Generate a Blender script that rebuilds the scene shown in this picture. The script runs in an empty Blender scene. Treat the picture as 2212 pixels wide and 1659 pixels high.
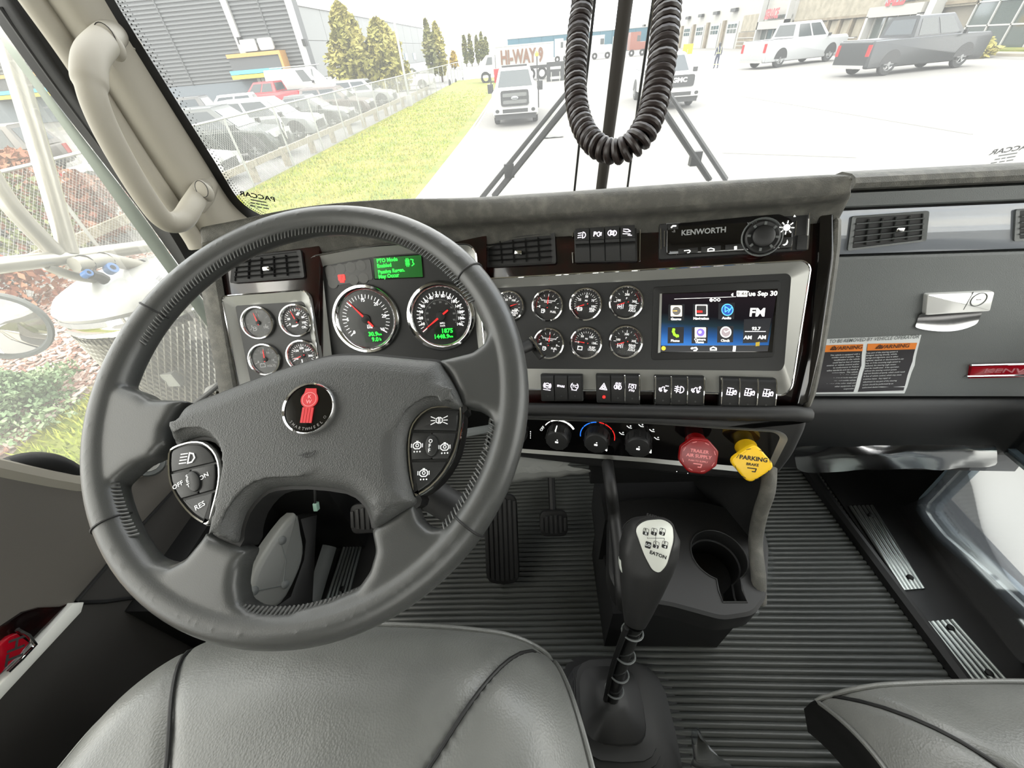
import bpy, bmesh, math, random
from mathutils import Vector as V, Matrix as M
from mathutils.geometry import tessellate_polygon
random.seed(7)
C = bpy.context.scene.collection
sc = bpy.context.scene
# ------------------------------------------------------------------ camera, sky, exposure
H = 2.75                       # eye height above the pavement
FPX, CX, CY = 845.0, 1106.0, 829.5
_p, _y, _r = math.radians(40.6), math.radians(-4.5), math.radians(5.0)
CF = V((math.sin(_y)*math.cos(_p), math.cos(_y)*math.cos(_p), -math.sin(_p)))
_R0 = V((math.cos(_y), -math.sin(_y), 0)); _U0 = _R0.cross(CF)
CR = _R0*math.cos(_r) - _U0*math.sin(_r); CU = _U0*math.cos(_r) + _R0*math.sin(_r)
cam_d = bpy.data.cameras.new('camera'); cam = bpy.data.objects.new('camera', cam_d); C.objects.link(cam)
cam.matrix_world = M(((CR.x, CU.x, -CF.x, 0), (CR.y, CU.y, -CF.y, 0), (CR.z, CU.z, -CF.z, H), (0, 0, 0, 1)))
cam_d.sensor_fit = 'HORIZONTAL'; cam_d.sensor_width = 36; cam_d.lens = 36*FPX/2212
cam_d.clip_start = .01; cam_d.clip_end = 1000
sc.camera = cam
SKY = 7.4
w = bpy.data.worlds.new('sky'); sc.world = w; w.use_nodes = True
nt = w.node_tree; nt.nodes.clear()
_o = nt.nodes.new('ShaderNodeOutputWorld'); _b = nt.nodes.new('ShaderNodeBackground')
_tc = nt.nodes.new('ShaderNodeTexCoord'); _mp = nt.nodes.new('ShaderNodeMapping'); _mp.inputs['Scale'].default_value = (1, 1, 2.2)
_n = nt.nodes.new('ShaderNodeTexNoise'); _n.inputs['Scale'].default_value = 2.2; _n.inputs['Detail'].default_value = 7; _n.inputs['Roughness'].default_value = .55
_cr = nt.nodes.new('ShaderNodeValToRGB'); _cr.color_ramp.elements[0].position = .42; _cr.color_ramp.elements[1].position = .56
_cr.color_ramp.elements[0].color = (.78, .84, .92, 1); _cr.color_ramp.elements[1].color = (1, .99, .96, 1)
nt.links.new(_tc.outputs['Generated'], _mp.inputs[0]); nt.links.new(_mp.outputs[0], _n.inputs['Vector'])
nt.links.new(_n.outputs['Fac'], _cr.inputs[0]); nt.links.new(_cr.outputs[0], _b.inputs['Color'])
_b.inputs['Strength'].default_value = SKY; nt.links.new(_b.outputs[0], _o.inputs[0])
sun_d = bpy.data.lights.new('sun', 'SUN'); sun_d.energy = 2.2; sun_d.angle = math.radians(25); sun_d.color = (1, .97, .9)
sun = bpy.data.objects.new('sun', sun_d); C.objects.link(sun); sun.rotation_euler = (math.radians(38), math.radians(-28), 0)
sc.view_settings.view_transform = 'Standard'; sc.view_settings.look = 'None'
sc.view_settings.exposure = 0.0; sc.view_settings.gamma = 1.0; sc.view_settings.use_curve_mapping = False
cy = sc.cycles; cy.max_bounces = 8; cy.diffuse_bounces = 5; cy.glossy_bounces = 4; cy.transmission_bounces = 4; cy.transparent_max_bounces = 16
cy.caustics_reflective = False; cy.caustics_refractive = False; cy.use_denoising = True; cy.sample_clamp_indirect = 6
# ------------------------------------------------------------------ geometry helpers
CAM = V((0, 0, H))
def ray(px, py): return CF + CR*((px-CX)/FPX) - CU*((py-CY)/FPX)
def onx(x, px, py): d = ray(px, py); return CAM + d*(x/d.x)
def ony(y, px, py): d = ray(px, py); return CAM + d*(y/d.y)
def onh(h, px, py): d = ray(px, py); return CAM + d*(h/d.z)      # h: height relative to the eye
def gr(px, py, z=0.0): return onh(z-H, px, py)                    # point on the ground
def atz(Z, px, py): return CAM + ray(px, py)*Z
def W(x, y, h): return V((x, y, h+H))
class Fr:
    """flat working frame on a surface: u right, v up, n towards the viewer"""
    def __init__(s, O, yaw=0, tilt=0, roll=0):
        t, y = math.radians(tilt), math.radians(yaw)
        s.O = V(O); s.n = V((-math.sin(y)*math.cos(t), -math.cos(t)*math.cos(y), math.sin(t)))
        u = V((math.cos(y), -math.sin(y), 0)); v = s.n.cross(u); v = v if v.z > -1e-6 else -v
        a = math.radians(roll); s.u = u*math.cos(a)+v*math.sin(a); s.v = v*math.cos(a)-u*math.sin(a)
        s._m()
    def _m(s):
        s.m = M(((s.u.x, s.v.x, s.n.x, s.O.x), (s.u.y, s.v.y, s.n.y, s.O.y), (s.u.z, s.v.z, s.n.z, s.O.z), (0, 0, 0, 1)))
    def p(s, px, py, w=0.0):
        d = ray(px, py); q = CAM + d*(((s.O-CAM).dot(s.n)+w)/d.dot(s.n)) - s.O
        return V((q.dot(s.u), q.dot(s.v), w))
    def P(s, px, py, w=0.0): return s.m @ s.p(px, py, w)
    def poly(s, pts, w=0.0): return [s.p(x, y, w).xy.to_3d() for x, y in pts]
def frame_axes(O, u, v):
    f = Fr(O); f.u = V(u).normalized(); f.n = f.u.cross(V(v)).normalized(); f.v = f.n.cross(f.u); f._m(); return f
def area2(p): return sum(p[i].x*p[(i+1) % len(p)].y-p[(i+1) % len(p)].x*p[i].y for i in range(len(p)))
def ccw(p):
    p = [V((q[0], q[1], 0)) for q in p]
    return p if area2(p) > 0 else p[::-1]
def inset(p, d):
    n = len(p); out = []
    for i in range(n):
        a = (p[i]-p[i-1]); b = (p[(i+1) % n]-p[i])
        a = a.normalized() if a.length > 1e-9 else b.normalized(); b = b.normalized() if b.length > 1e-9 else a
        na, nb = V((-a.y, a.x, 0)), V((-b.y, b.x, 0)); m = na+nb
        if m.length < 1e-6: m = na
        m.normalize(); c = max(.35, m.dot(na)); out.append(p[i]+m*(d/c))
    return out
def fillet(p, r, seg=4):
    p = [V((q[0], q[1], 0)) for q in p]; n = len(p); out = []
    for i in range(n):
        rr = r[i] if isinstance(r, (list, tuple)) else r
        a, b, c = p[i-1], p[i], p[(i+1) % n]; d1, d2 = (a-b), (c-b)
        L = min(rr, d1.length*.48, d2.length*.48)
        if L < 1e-6: out.append(b); continue
        s, e = b+d1.normalized()*L, b+d2.normalized()*L
        for k in range(seg+1):
            t = k/seg; out.append(s*(1-t)**2 + b*2*t*(1-t) + e*t*t)
    return out
def clip(p, a, b, c):                       # keep a*x+b*y<=c
    out = []; n = len(p)
    for i in range(n):
        q, r = p[i], p[(i+1) % n]; fq, fr_ = a*q.x+b*q.y-c, a*r.x+b*r.y-c
        if fq <= 0: out.append(q)
        if fq*fr_ < 0: out.append(q+(r-q)*(fq/(fq-fr_)))
    return out
def circ(cx, cy, rx, n=24, ry=None, a0=0):
    ry = rx if ry is None else ry
    return [V((cx+rx*math.cos(a0+2*math.pi*i/n), cy+ry*math.sin(a0+2*math.pi*i/n), 0)) for i in range(n)]
def rect(cx, cy, w, h, r=0, seg=4):
    p = [V((cx-w/2, cy-h/2, 0)), V((cx+w/2, cy-h/2, 0)), V((cx+w/2, cy+h/2, 0)), V((cx-w/2, cy+h/2, 0))]
    return fillet(p, r, seg) if r else p
def spline(pts, n=8, closed=False):
    pts = [V(p) for p in pts]; N = len(pts); out = []
    for i in range(N if closed else N-1):
        if closed: a, b, c, d = pts[i-1], pts[i], pts[(i+1) % N], pts[(i+2) % N]
        else: a, b, c, d = pts[max(i-1, 0)], pts[i], pts[i+1], pts[min(i+2, N-1)]
        for k in range(n):
            t = k/n
            out.append(.5*((2*b)+(c-a)*t+(2*a-5*b+4*c-d)*t*t+(3*b-a-3*c+d)*t**3))
    if not closed: out.append(pts[-1])
    return out
_txt = {}
def glyphs(s, bold=0.0):
    k = (s, bold)
    if k not in _txt:
        cu = bpy.data.curves.new('lettering', 'FONT'); cu.body = s; cu.size = 1; cu.resolution_u = 2; cu.offset = bold
        cu.align_x = 'CENTER'; cu.align_y = 'CENTER'
        o = bpy.data.objects.new('lettering', cu); C.objects.link(o)
        me = bpy.data.meshes.new_from_object(o)
        _txt[k] = ([v.co.copy() for v in me.vertices], [list(p.vertices) for p in me.polygons])
        C.objects.unlink(o); bpy.data.objects.remove(o); bpy.data.curves.remove(cu); bpy.data.meshes.remove(me)
    return _txt[k]
ROOTM = {}
class MB:
    def __init__(s): s.v = []; s.f = []
    def add(s, vs, fs):
        o = len(s.v); s.v += [V(p) for p in vs]; s.f += [[i+o for i in f] for f in fs]; return s
    def box(s, a, b, m=None):
        a, b = V(a), V(b)
        vs = [V((x, y, z)) for z in (a.z, b.z) for y in (a.y, b.y) for x in (a.x, b.x)]
        if m is not None: vs = [m @ q for q in vs]
        return s.add(vs, [(0, 2, 3, 1), (4, 5, 7, 6), (0, 1, 5, 4), (2, 6, 7, 3), (0, 4, 6, 2), (1, 3, 7, 5)])
    def loft(s, rings, cap0=False, cap1=False, closed=True):
        n = len(rings[0]); vs = [q for r in rings for q in r]; fs = []
        for i in range(len(rings)-1):
            for j in range(n if closed else n-1):
                k = (j+1) % n; fs.append((i*n+j, i*n+k, (i+1)*n+k, (i+1)*n+j))
        if cap0: fs.append(tuple(range(n))[::-1])
        if cap1: fs.append(tuple(range((len(rings)-1)*n, len(rings)*n)))
        return s.add(vs, fs)
    def prism(s, poly, w0, w1, bev=0, seg=2, back=True):
        p = ccw(poly); z = lambda q, w: [V((a.x, a.y, w)) for a in q]
        rings = [z(p, w0)]
        if bev:
            for k in range(seg+1):
                t = k/seg*math.pi/2; rings.append(z(inset(p, bev*(1-math.cos(t))), w1-bev*(1-math.sin(t)) if w1 > w0 else w1+bev*(1-math.sin(t))))
        else: rings.append(z(p, w1))
        return s.loft(rings, back, True)
    def ring(s, outer, inner, w_out, w_in, w0=None):
        """flat or sloped band between two outlines with equal point counts, plus an outer skirt down to w0"""
        o = [V((a.x, a.y, w_out)) for a in outer]; i = [V((a.x, a.y, w_in)) for a in inner]
        rs = [o, i]
        if w0 is not None: rs = [[V((a.x, a.y, w0)) for a in outer], o, i, [V((a.x, a.y, w0)) for a in inner]]
        return s.loft(rs)
    def tube(s, pts, r, n=8, closed=False, cap=True, flat=None):
        pts = [V(p) for p in pts]; N = len(pts); rings = []
        up = None
        for i in range(N):
            a = pts[i-1] if (i or closed) else pts[0]; b = pts[(i+1) % N] if (i < N-1 or closed) else pts[-1]
            t = (b-a).normalized()
            if up is None:
                up = t.orthogonal().normalized() if flat is None else (V(flat)-t*t.dot(V(flat))).normalized()
            else: up = (up-t*t.dot(up)); up = up.normalized() if up.length > 1e-6 else t.orthogonal().normalized()
            sd = t.cross(up); rr = r[i] if isinstance(r, (list, tuple)) else r
            ra, rb = (rr if isinstance(rr, (list, tuple)) else (rr, rr))
            rings.append([pts[i]+up*(ra*math.cos(2*math.pi*k/n))+sd*(rb*math.sin(2*math.pi*k/n)) for k in range(n)])
        if closed: rings.append(rings[0])
        return s.loft(rings, cap and not closed, cap and not closed)
    def lathe(s, prof, n=24, m=None, cap0=False, cap1=False):
        rings = []
        for r, z in prof:
            q = [V((r*math.cos(2*math.pi*k/n), r*math.sin(2*math.pi*k/n), z)) for k in range(n)]
            rings.append([m @ a for a in q] if m is not None else q)
        return s.loft(rings, cap0, cap1)
    def grid(s, rows):
        n = len(rows[0]); vs = [q for r in rows for q in r]
        return s.add(vs, [(i*n+j, i*n+j+1, (i+1)*n+j+1, (i+1)*n+j) for i in range(len(rows)-1) for j in range(n-1)])
    def face(s, poly, w=0.0): return s.add([V((a[0], a[1], w)) for a in ccw(poly)], [tuple(range(len(poly)))])
    def holed(s, outer, holes, w=0.0):
        ls = [[V((a[0], a[1], 0)) for a in l] for l in [outer]+holes]; flat = [q for l in ls for q in l]
        fs = [t if (flat[t[1]]-flat[t[0]]).cross(flat[t[2]]-flat[t[0]]).z > 0 else t[::-1] for t in tessellate_polygon(ls)]
        return s.add([V((q.x, q.y, w)) for q in flat], fs)
    def text(s, t, u, v, h, w=0.0, rot=0, sx=1.0, bold=.012, align='C'):
        vs, fs = glyphs(t, bold); k = h/.68; a = math.radians(rot); c, n = math.cos(a), math.sin(a)
        xs = [q.x for q in vs] or [0]; dx = {'C': 0, 'L': -min(xs), 'R': -max(xs)}[align]
        out = []
        for q in vs:
            x, y = (q.x+dx)*k*sx, (q.y-.041)*k
            out.append(V((u+x*c-y*n, v+x*n+y*c, w)))
        return s.add(out, fs if sx > 0 else [f[::-1] for f in fs])
    def stroke(s, pts, wd, w=0.0, closed=False):
        pts = [V((p[0], p[1], 0)) for p in pts]; n = len(pts)
        for i in range(n if closed else n-1):
            a, b = pts[i], pts[(i+1) % n]; d = (b-a)
            if d.length < 1e-9: continue
            d.normalize(); nn = V((-d.y, d.x, 0))*wd/2; e = d*wd*.4
            s.add([V((q.x, q.y, w)) for q in (a-nn-e, b-nn+e, b+nn+e, a+nn-e)], [(0, 1, 2, 3)])
        return s
    def build(s, name, mat, parent=None, fr=None, smooth=True, kind=None, label=None, sub=0, remesh=0, smo=0, auto=40, root=None):
        m = M() if fr is None else (fr.m if isinstance(fr, Fr) else fr)
        top = None
        if parent is not None:
            q = parent
            while q.parent is not None: q = q.parent
            top = ROOTM.get(q.name)
        if top is None and root is not None: top = M.Translation(V(root))
        if top is not None: m = top.inverted() @ m
        me = bpy.data.meshes.new(name); me.from_pydata([tuple(m @ q) for q in s.v], [], s.f); me.materials.append(mat)
        o = bpy.data.objects.new(name, me); C.objects.link(o)
        if parent is not None: o.parent = parent
        elif root is not None: o.location = V(root)
        if remesh:
            a = o.modifiers.new('remesh', 'REMESH'); a.mode = 'VOXEL'; a.voxel_size = remesh; a.use_smooth_shade = True
        if smo:
            a = o.modifiers.new('smooth', 'SMOOTH'); a.factor = .5; a.iterations = smo
        if sub:
            a = o.modifiers.new('subdivision', 'SUBSURF'); a.levels = a.render_levels = sub
        if smooth and not remesh:
            bm = bmesh.new(); bm.from_mesh(me)
            for f in bm.faces: f.smooth = True
            lim = math.radians(auto)
            for e in bm.edges:
                if len(e.link_faces) == 2 and e.calc_face_angle(0) > lim: e.smooth = False
            bm.to_mesh(me); bm.free()
        if kind: o['kind'] = kind
        if label: o['label'] = label
        return o
def thing(name, label, cat, m, group=None, kind=None):
    o = bpy.data.objects.new(name, None); C.objects.link(o); o.empty_display_size = .05
    m = m.m if isinstance(m, Fr) else (M.Translation(V(m)) if not isinstance(m, M) else m)
    o.matrix_world = m; ROOTM[o.name] = m.copy()
    if label: o['label'] = label
    if cat: o['category'] = cat
    if group: o['group'] = group
    if kind: o['kind'] = kind
    return o
def tag(o, label, cat, group=None):
    o['label'] = label; o['category'] = cat
    if group: o['group'] = group
    return o
def dup(root, m, label=None, group=None):
    r = root.copy(); C.objects.link(r); r.matrix_world = m; ROOTM[r.name] = m.copy()
    if label: r['label'] = label
    if group: r['group'] = group
    for ch in list(root.children):
        c = ch.copy(); C.objects.link(c); c.parent = r
        for g in list(ch.children):
            d = g.copy(); C.objects.link(d); d.parent = c
    return r
# ------------------------------------------------------------------ materials
def lin(c): return tuple(((x/255)/12.92 if x/255 <= .04045 else ((x/255+.055)/1.055)**2.4) for x in c)
def mat(name, col, rough=.5, metal=0, bump=None, var=None, emit=0, coat=0, spec=.5, sheen=0):
    m = bpy.data.materials.new(name); m.use_nodes = True; nt = m.node_tree; b = nt.nodes['Principled BSDF']
    c = lin(col)+(1,); b.inputs['Base Color'].default_value = c; b.inputs['Roughness'].default_value = rough
    b.inputs['Metallic'].default_value = metal; b.inputs['Specular IOR Level'].default_value = spec
    if coat: b.inputs['Coat Weight'].default_value = coat; b.inputs['Coat Roughness'].default_value = .04
    if sheen: b.inputs['Sheen Weight'].default_value = sheen
    if emit: b.inputs['Emission Color'].default_value = c; b.inputs['Emission Strength'].default_value = emit
    tc = nt.nodes.new('ShaderNodeTexCoord')
    if var:        # (scale, colour, low, high[, stretch])
        n = nt.nodes.new('ShaderNodeTexNoise'); n.inputs['Scale'].default_value = var[0]; n.inputs['Detail'].default_value = 6
        src = tc.outputs['Object']
        if len(var) > 4:
            mp = nt.nodes.new('ShaderNodeMapping'); mp.inputs['Scale'].default_value = var[4]; nt.links.new(src, mp.inputs[0]); src = mp.outputs[0]
        nt.links.new(src, n.inputs['Vector'])
        r = nt.nodes.new('ShaderNodeValToRGB'); r.color_ramp.elements[0].position = var[2]; r.color_ramp.elements[1].position = var[3]
        r.color_ramp.elements[0].color = c; r.color_ramp.elements[1].color = lin(var[1])+(1,)
        nt.links.new(n.outputs['Fac'], r.inputs[0]); nt.links.new(r.outputs[0], b.inputs['Base Color'])
    if bump:       # (scale, strength, distance, kind)
        if len(bump) > 3 and bump[3] == 'v':
            n = nt.nodes.new('ShaderNodeTexVoronoi'); out = n.outputs['Distance']
        else:
            n = nt.nodes.new('ShaderNodeTexNoise'); n.inputs['Detail'].default_value = 4; out = n.outputs['Fac']
        n.inputs['Scale'].default_value = bump[0]; nt.links.new(tc.outputs['Object'], n.inputs['Vector'])
        bp = nt.nodes.new('ShaderNodeBump'); bp.inputs['Strength'].default_value = bump[1]; bp.inputs['Distance'].default_value = bump[2]
        nt.links.new(out, bp.inputs['Height']); nt.links.new(bp.outputs[0], b.inputs['Normal'])
    return m
def glassmat(name, tint=(1, 1, 1), gloss=.06, veil=0.0, veilcol=(1, 1, .97), rough=0.0):
    m = bpy.data.materials.new(name); m.use_nodes = True; nt = m.node_tree; nt.nodes.clear()
    o = nt.nodes.new('ShaderNodeOutputMaterial'); t = nt.nodes.new('ShaderNodeBsdfTransparent'); t.inputs[0].default_value = tint+(1,)
    g = nt.nodes.new('ShaderNodeBsdfGlossy'); g.inputs['Roughness'].default_value = rough
    f = nt.nodes.new('ShaderNodeFresnel'); f.inputs['IOR'].default_value = 1.45
    k = nt.nodes.new('ShaderNodeMath'); k.operation = 'MULTIPLY'; k.inputs[1].default_value = gloss/.04
    k.use_clamp = True; nt.links.new(f.outputs[0], k.inputs[0])
    x = nt.nodes.new('ShaderNodeMixShader'); nt.links.new(k.outputs[0], x.inputs[0]); nt.links.new(t.outputs[0], x.inputs[1]); nt.links.new(g.outputs[0], x.inputs[2])
    if veil:  # translucent veil imitating the glare haze seen through the panes
        d = nt.nodes.new('ShaderNodeBsdfTranslucent'); d.inputs[0].default_value = veilcol+(1,)
        y = nt.nodes.new('ShaderNodeMixShader'); y.inputs[0].default_value = veil
        nt.links.new(x.outputs[0], y.inputs[1]); nt.links.new(d.outputs[0], y.inputs[2]); x = y
    nt.links.new(x.outputs[0], o.inputs[0]); return m
L_SEAT = mat('black_seat_leather', (108, 109, 106), .34, bump=(420, .25, .0012, 'v'), var=(9, (92, 93, 90), .35, .7))
L_WHEEL = mat('black_wheel_leather', (56, 57, 56), .36, bump=(900, .25, .0005))
PAD = mat('grained_black_vinyl', (56, 57, 56), .5, bump=(860, .45, .0007, 'v'))
P_DARK = mat('black_plastic', (19, 19, 19), .55, bump=(900, .12, .0005))
P_BLK = mat('matte_black_plastic', (10, 10, 10), .6)
P_GLOSS = mat('gloss_black_plastic', (10, 9, 9), .08, coat=.4)
P_SOFT = mat('dark_grey_dash_vinyl', (75, 74, 69), .7, bump=(650, .5, .001, 'v'), var=(60, (98, 96, 89), .45, .75))
P_GREY = mat('grey_grained_plastic', (93, 96, 95), .55, bump=(800, .3, .0006, 'v'))
P_FACE = mat('charcoal_panel_plastic', (18, 19, 19), .5, bump=(1200, .2, .0004))
P_BEIGE = mat('warm_grey_trim', (150, 145, 133), .6, bump=(900, .12, .0004))
P_TAUPE = mat('taupe_door_trim', (98, 94, 88), .6, bump=(900, .2, .0005))
WOOD = mat('burgundy_burl_veneer', (13, 5, 5), .14, var=(38, (42, 13, 11), .45, .75), coat=.4)
SILVER = mat('satin_silver_trim', (150, 150, 146), .38, metal=.55)
CHROME = mat('chrome', (225, 225, 224), .07, metal=1)
STEEL = mat('brushed_aluminium', (190, 195, 192), .28, metal=.9, bump=(300, .15, .0004))
DIAL = mat('black_dial', (16, 16, 16), .5)
MARK = mat('backlit_white_print', (235, 235, 235), .6, emit=.75)
MARK_D = mat('dim_white_print', (150, 150, 150), .6, emit=.12)
RED_N = mat('red_needle', (235, 40, 36), .5, emit=.7)
RED_E = mat('lit_red_lamp', (255, 30, 26), .4, emit=2.5)
RED = mat('red_plastic', (122, 5, 10), .3)
REDB = mat('dark_red_enamel', (150, 8, 26), .15, coat=.5)
YEL = mat('yellow_plastic', (232, 186, 20), .4)
GRN_E = mat('green_display_print', (40, 255, 70), .5, emit=1.3)
GRN_B = mat('green_display_glow', (8, 78, 18), .3, emit=.55)
WHITE_E = mat('white_display_print', (255, 255, 250), .5, emit=1.2)
BLUE_E = mat('blue_display_print', (40, 120, 230), .5, emit=1.0)
LENS = glassmat('gauge_lens', (1, 1, 1), .008)
RUB = mat('ribbed_black_rubber', (80, 82, 79), .36, var=(3, (64, 66, 64), .3, .7))
P_KICK = mat('dark_door_plastic', (50, 48, 45), .6, bump=(900, .2, .0005))
BLACKRUB = mat('black_rubber', (32, 32, 32), .55)
FILM = glassmat('clear_plastic_film', (.95, .97, .98), .035, .022, (.8, .9, 1), .1)
GLASS = glassmat('windshield_glass', (.835, .83, .80), .035, .055, (1, 1, .96))
GLASS_S = glassmat('side_glass', (.92, .915, .885), .014, .045, (1, 1, .96))
MIRR = mat('mirror_glass', (235, 235, 235), .02, metal=1)
CLOTHG = mat('grey_paper_towel', (120, 121, 118), .9, bump=(300, .4, .001))
WPAINT = mat('white_paint', (205, 205, 200), .35)
FILM2 = glassmat('crinkled_film', (.93, .96, .97), .10, .035, (.8, .9, 1), .15)
# ------------------------------------------------------------------ cab shell
XL, XR, XC = -.76, 1.16, .20            # inner door faces and centre line
FL = -1.10                              # cab floor relative to the eye
def struct(mb, name, mt, fr=None, **k):
    o = mb.build(name, mt, None, fr, **k); o['kind'] = 'structure'; return o
# ribbed floor mat: ridges across the cab
mb = MB(); rows = []; pitch = .0135; y = -.25
while y < 1.02:
    for t, hgt in ((0, 0), (.18, .0042), (.5, .0055), (.82, .0042)):
        rows.append((y+t*pitch, hgt))
    y += pitch
def floor_h(x, yy): return FL + .012*math.exp(-((x-.22)/.28)**2) - .018*max(0, (-x-.05))
xs = [XL+.15+(XR-.15-XL-.15)*i/22 for i in range(23)]
mb.grid([[W(x, yy, floor_h(x, yy)+hh) for x in xs] for yy, hh in rows])
floor = struct(mb, 'floor', RUB, auto=75); floor['label'] = 'black rubber floor mat with ridges across the cab'
mb = MB(); mb.box(W(XL-.08, -.9, FL-.06), W(XR+.08, 1.15, FL-.02)); struct(mb, 'floor_pan', P_BLK)
mb = MB(); mb.box(W(XL-.05, 1.02, FL-.05), W(XR+.05, 1.08, -.68)); struct(mb, 'wall_front', P_BLK)
mb = MB()
mb.box(W(XL-.1, -.93, -1.2), W(XR+.1, -.90, -.20)); mb.box(W(XL-.1, -.93, .22), W(XR+.1, -.90, .62))
mb.box(W(XL-.1, -.93, -.20), W(-.35, -.90, .22)); mb.box(W(.75, -.93, -.20), W(XR+.1, -.90, .22))
struct(mb, 'wall_back', P_BEIGE)
mb = MB(); mb.box(W(-.35, -.92, -.20), W(.75, -.915, .22)); struct(mb, 'window_6', GLASS_S)
mb = MB(); mb.box(W(XL-.1, -.93, .62), W(XR+.1, .74, .66)); struct(mb, 'ceiling', P_BEIGE)
# windshield: two raked panes meeting at the centre post, swept back at the sides
def wsp(t, s):                          # t 0 centre .. 1 outer edge, s 0 bottom .. 1 top ; left side
    bx, by, bh = XC, 1.27, -.40; tx, ty, th = XC, .955, .62
    x = XC + (-.66-XC)*t + .02*s*t; y = (by+(ty-by)*s) - (.30*t**2.2); h = bh + (th-bh)*s + .10*t*t*(1-s)
    return W(x, y, h)
def wsr(t, s): q = wsp(t, s); return V((2*XC-q.x, q.y, q.z))
for fn, nm in ((wsp, 'window_1'), (wsr, 'window_2')):
    mb = MB(); mb.grid([[fn(i/12, j/8) for i in range(13)] for j in range(9)]); struct(mb, nm, GLASS)
# centre post and thin seal lines beside it
def on_ws(px, py, off=0.0):             # point on the (flat, central) windshield surface at a pixel
    d = ray(px, py); a = W(XC, 1.27, -.40); n = V((0, .86, .27)).normalized()
    return CAM + d*(((a-CAM).dot(n)+off)/d.dot(n))
mb = MB(); mb.tube([on_ws(1425, -560), on_ws(1284, 520)], [(.0155, .0125), (.0155, .0125)], 10, flat=(1, 0, 0)); struct(mb, 'trim_1', mat('post_black', (50, 46, 42), .5))
for i, pts in enumerate((((1338, -500), (1289, -40), (1262, 210), (1241, 410), (1230, 515)), ((1478, -500), (1414, -20), (1378, 228), (1356, 400), (1342, 505)))):
    mb = MB(); mb.tube([on_ws(*q) for q in pts], .0032, 6); struct(mb, 'trim_%d' % (i+2), BLACKRUB)
# left A pillar: beige liner, black seals, pale door frame
def strip(rowsA, rowsB, n=10, bulge=(0, 0, 0), k=6):
    A, B = spline(rowsA, n), spline(rowsB, n); out = []
    for a, b in zip(A, B):
        out.append([a+(b-a)*(j/k)+V(bulge)*math.sin(math.pi*j/k) for j in range(k+1)])
    mb = MB(); mb.grid(out); return mb
def pil(px, py, x): return onx(x, px, py)
edge_r = [pil(200, -60, -.625), pil(226, 0, -.625), pil(330, 170, -.63), pil(440, 345, -.635), pil(500, 438, -.64), pil(546, 480, -.645)]
edge_l = [pil(30, -60, -.70), pil(71, 0, -.70), pil(170, 142, -.70), pil(290, 330, -.70), pil(400, 490, -.70), pil(424, 530, -.70)]
struct(strip(edge_l, edge_r, 10, (.025, -.03, 0)), 'wall_left', P_BEIGE)
mb = MB(); mb.tube(spline([q+V((.012, -.012, 0)) for q in edge_l], 8), .017, 10); struct(mb, 'trim_4', P_BEIGE)
frit_l = edge_r; frit_r = [pil(a+19, b-4, -.615) for a, b in ((200, -60), (226, 0), (330, 170), (440, 345), (500, 438), (556, 474))]
struct(strip(frit_l, frit_r, 10), 'trim_5', P_BLK)
mb = MB()
for i, q in enumerate(spline(frit_r, 16)):
    for k in range(3):
        a = q + V((.004+.0045*k, .0015*k, .0035*(k % 2))); r = .0016-.0004*k
        mb.add([a+V((r, 0, 0)), a+V((0, 0, r)), a-V((r, 0, 0)), a-V((0, 0, r))], [(0, 1, 2, 3)])
o = struct(mb, 'trim_6', P_BLK); o['label'] = 'black dot border along the windshield edge'
seal_r = [q+V((-.004, .012, 0)) for q in edge_l]
seal_l = [onx(-.765, *q) for q in ((-60, -40), (0, 55), (90, 180), (200, 322), (300, 452), (388, 575), (470, 690))]
seal_m = [onx(-.725, *q) for q in ((0, -60), (30, 0), (130, 150), (245, 320), (345, 470), (400, 560), (470, 690))]
struct(strip(seal_m, [*seal_r, W(-.70, .80, -.42)], 10, (0, 0, 0), 3), 'trim_7', P_BLK)
struct(strip(seal_l, seal_m, 10, (.012, -.004, 0), 6), 'trim_8', BLACKRUB)
mb = MB(); mb.tube(spline([onx(-.745, *q) for q in ((0, 15), (95, 150), (205, 300), (310, 440), (392, 556))], 8), .0035, 6); struct(mb, 'trim_9', P_DARK)
fr_l = [onx(-.79, *q) for q in ((-60, -60), (0, 82), (75, 190), (175, 330), (270, 462), (352, 575), (480, 750))]
fr_r = [onx(-.775, *q) for q in ((-60, -82), (0, 55), (88, 180), (198, 322), (298, 452), (384, 572), (500, 735))]
struct(strip(fr_l, fr_r, 10, (.004, 0, 0), 3), 'door_3', mat('door_frame_paint', (168, 176, 166), .4))
# side windows
mb = MB(); mb.box(W(XL-.035, -.55, -.60), W(XL-.032, .86, .60)); struct(mb, 'window_3', GLASS_S)
mb = MB(); mb.box(W(XR+.032, -.55, -.45), W(XR+.035, .80, .60)); struct(mb, 'window_4', GLASS_S)
mb = MB(); mb.box(W(XR-.01, -.93, -1.2), W(XR+.06, -.50, .5)); mb.box(W(XR-.01, -.5, .585), W(XR+.06, .85, .64)); mb.box(W(XR-.01, .78, -.42), W(XR+.06, 1.0, .5))
struct(mb, 'wall_right', P_BEIGE)
mb = MB(); mb.box(W(XL-.06, -.93, -1.2), W(XL+.01, -.50, .5)); mb.box(W(XL-.06, -.5, .585), W(XL+.01, .85, .64)); mb.box(W(XL-.035, -.5, -1.15), W(XL-.02, .15, -.56)); struct(mb, 'baseboard_left', P_BEIGE)
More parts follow.
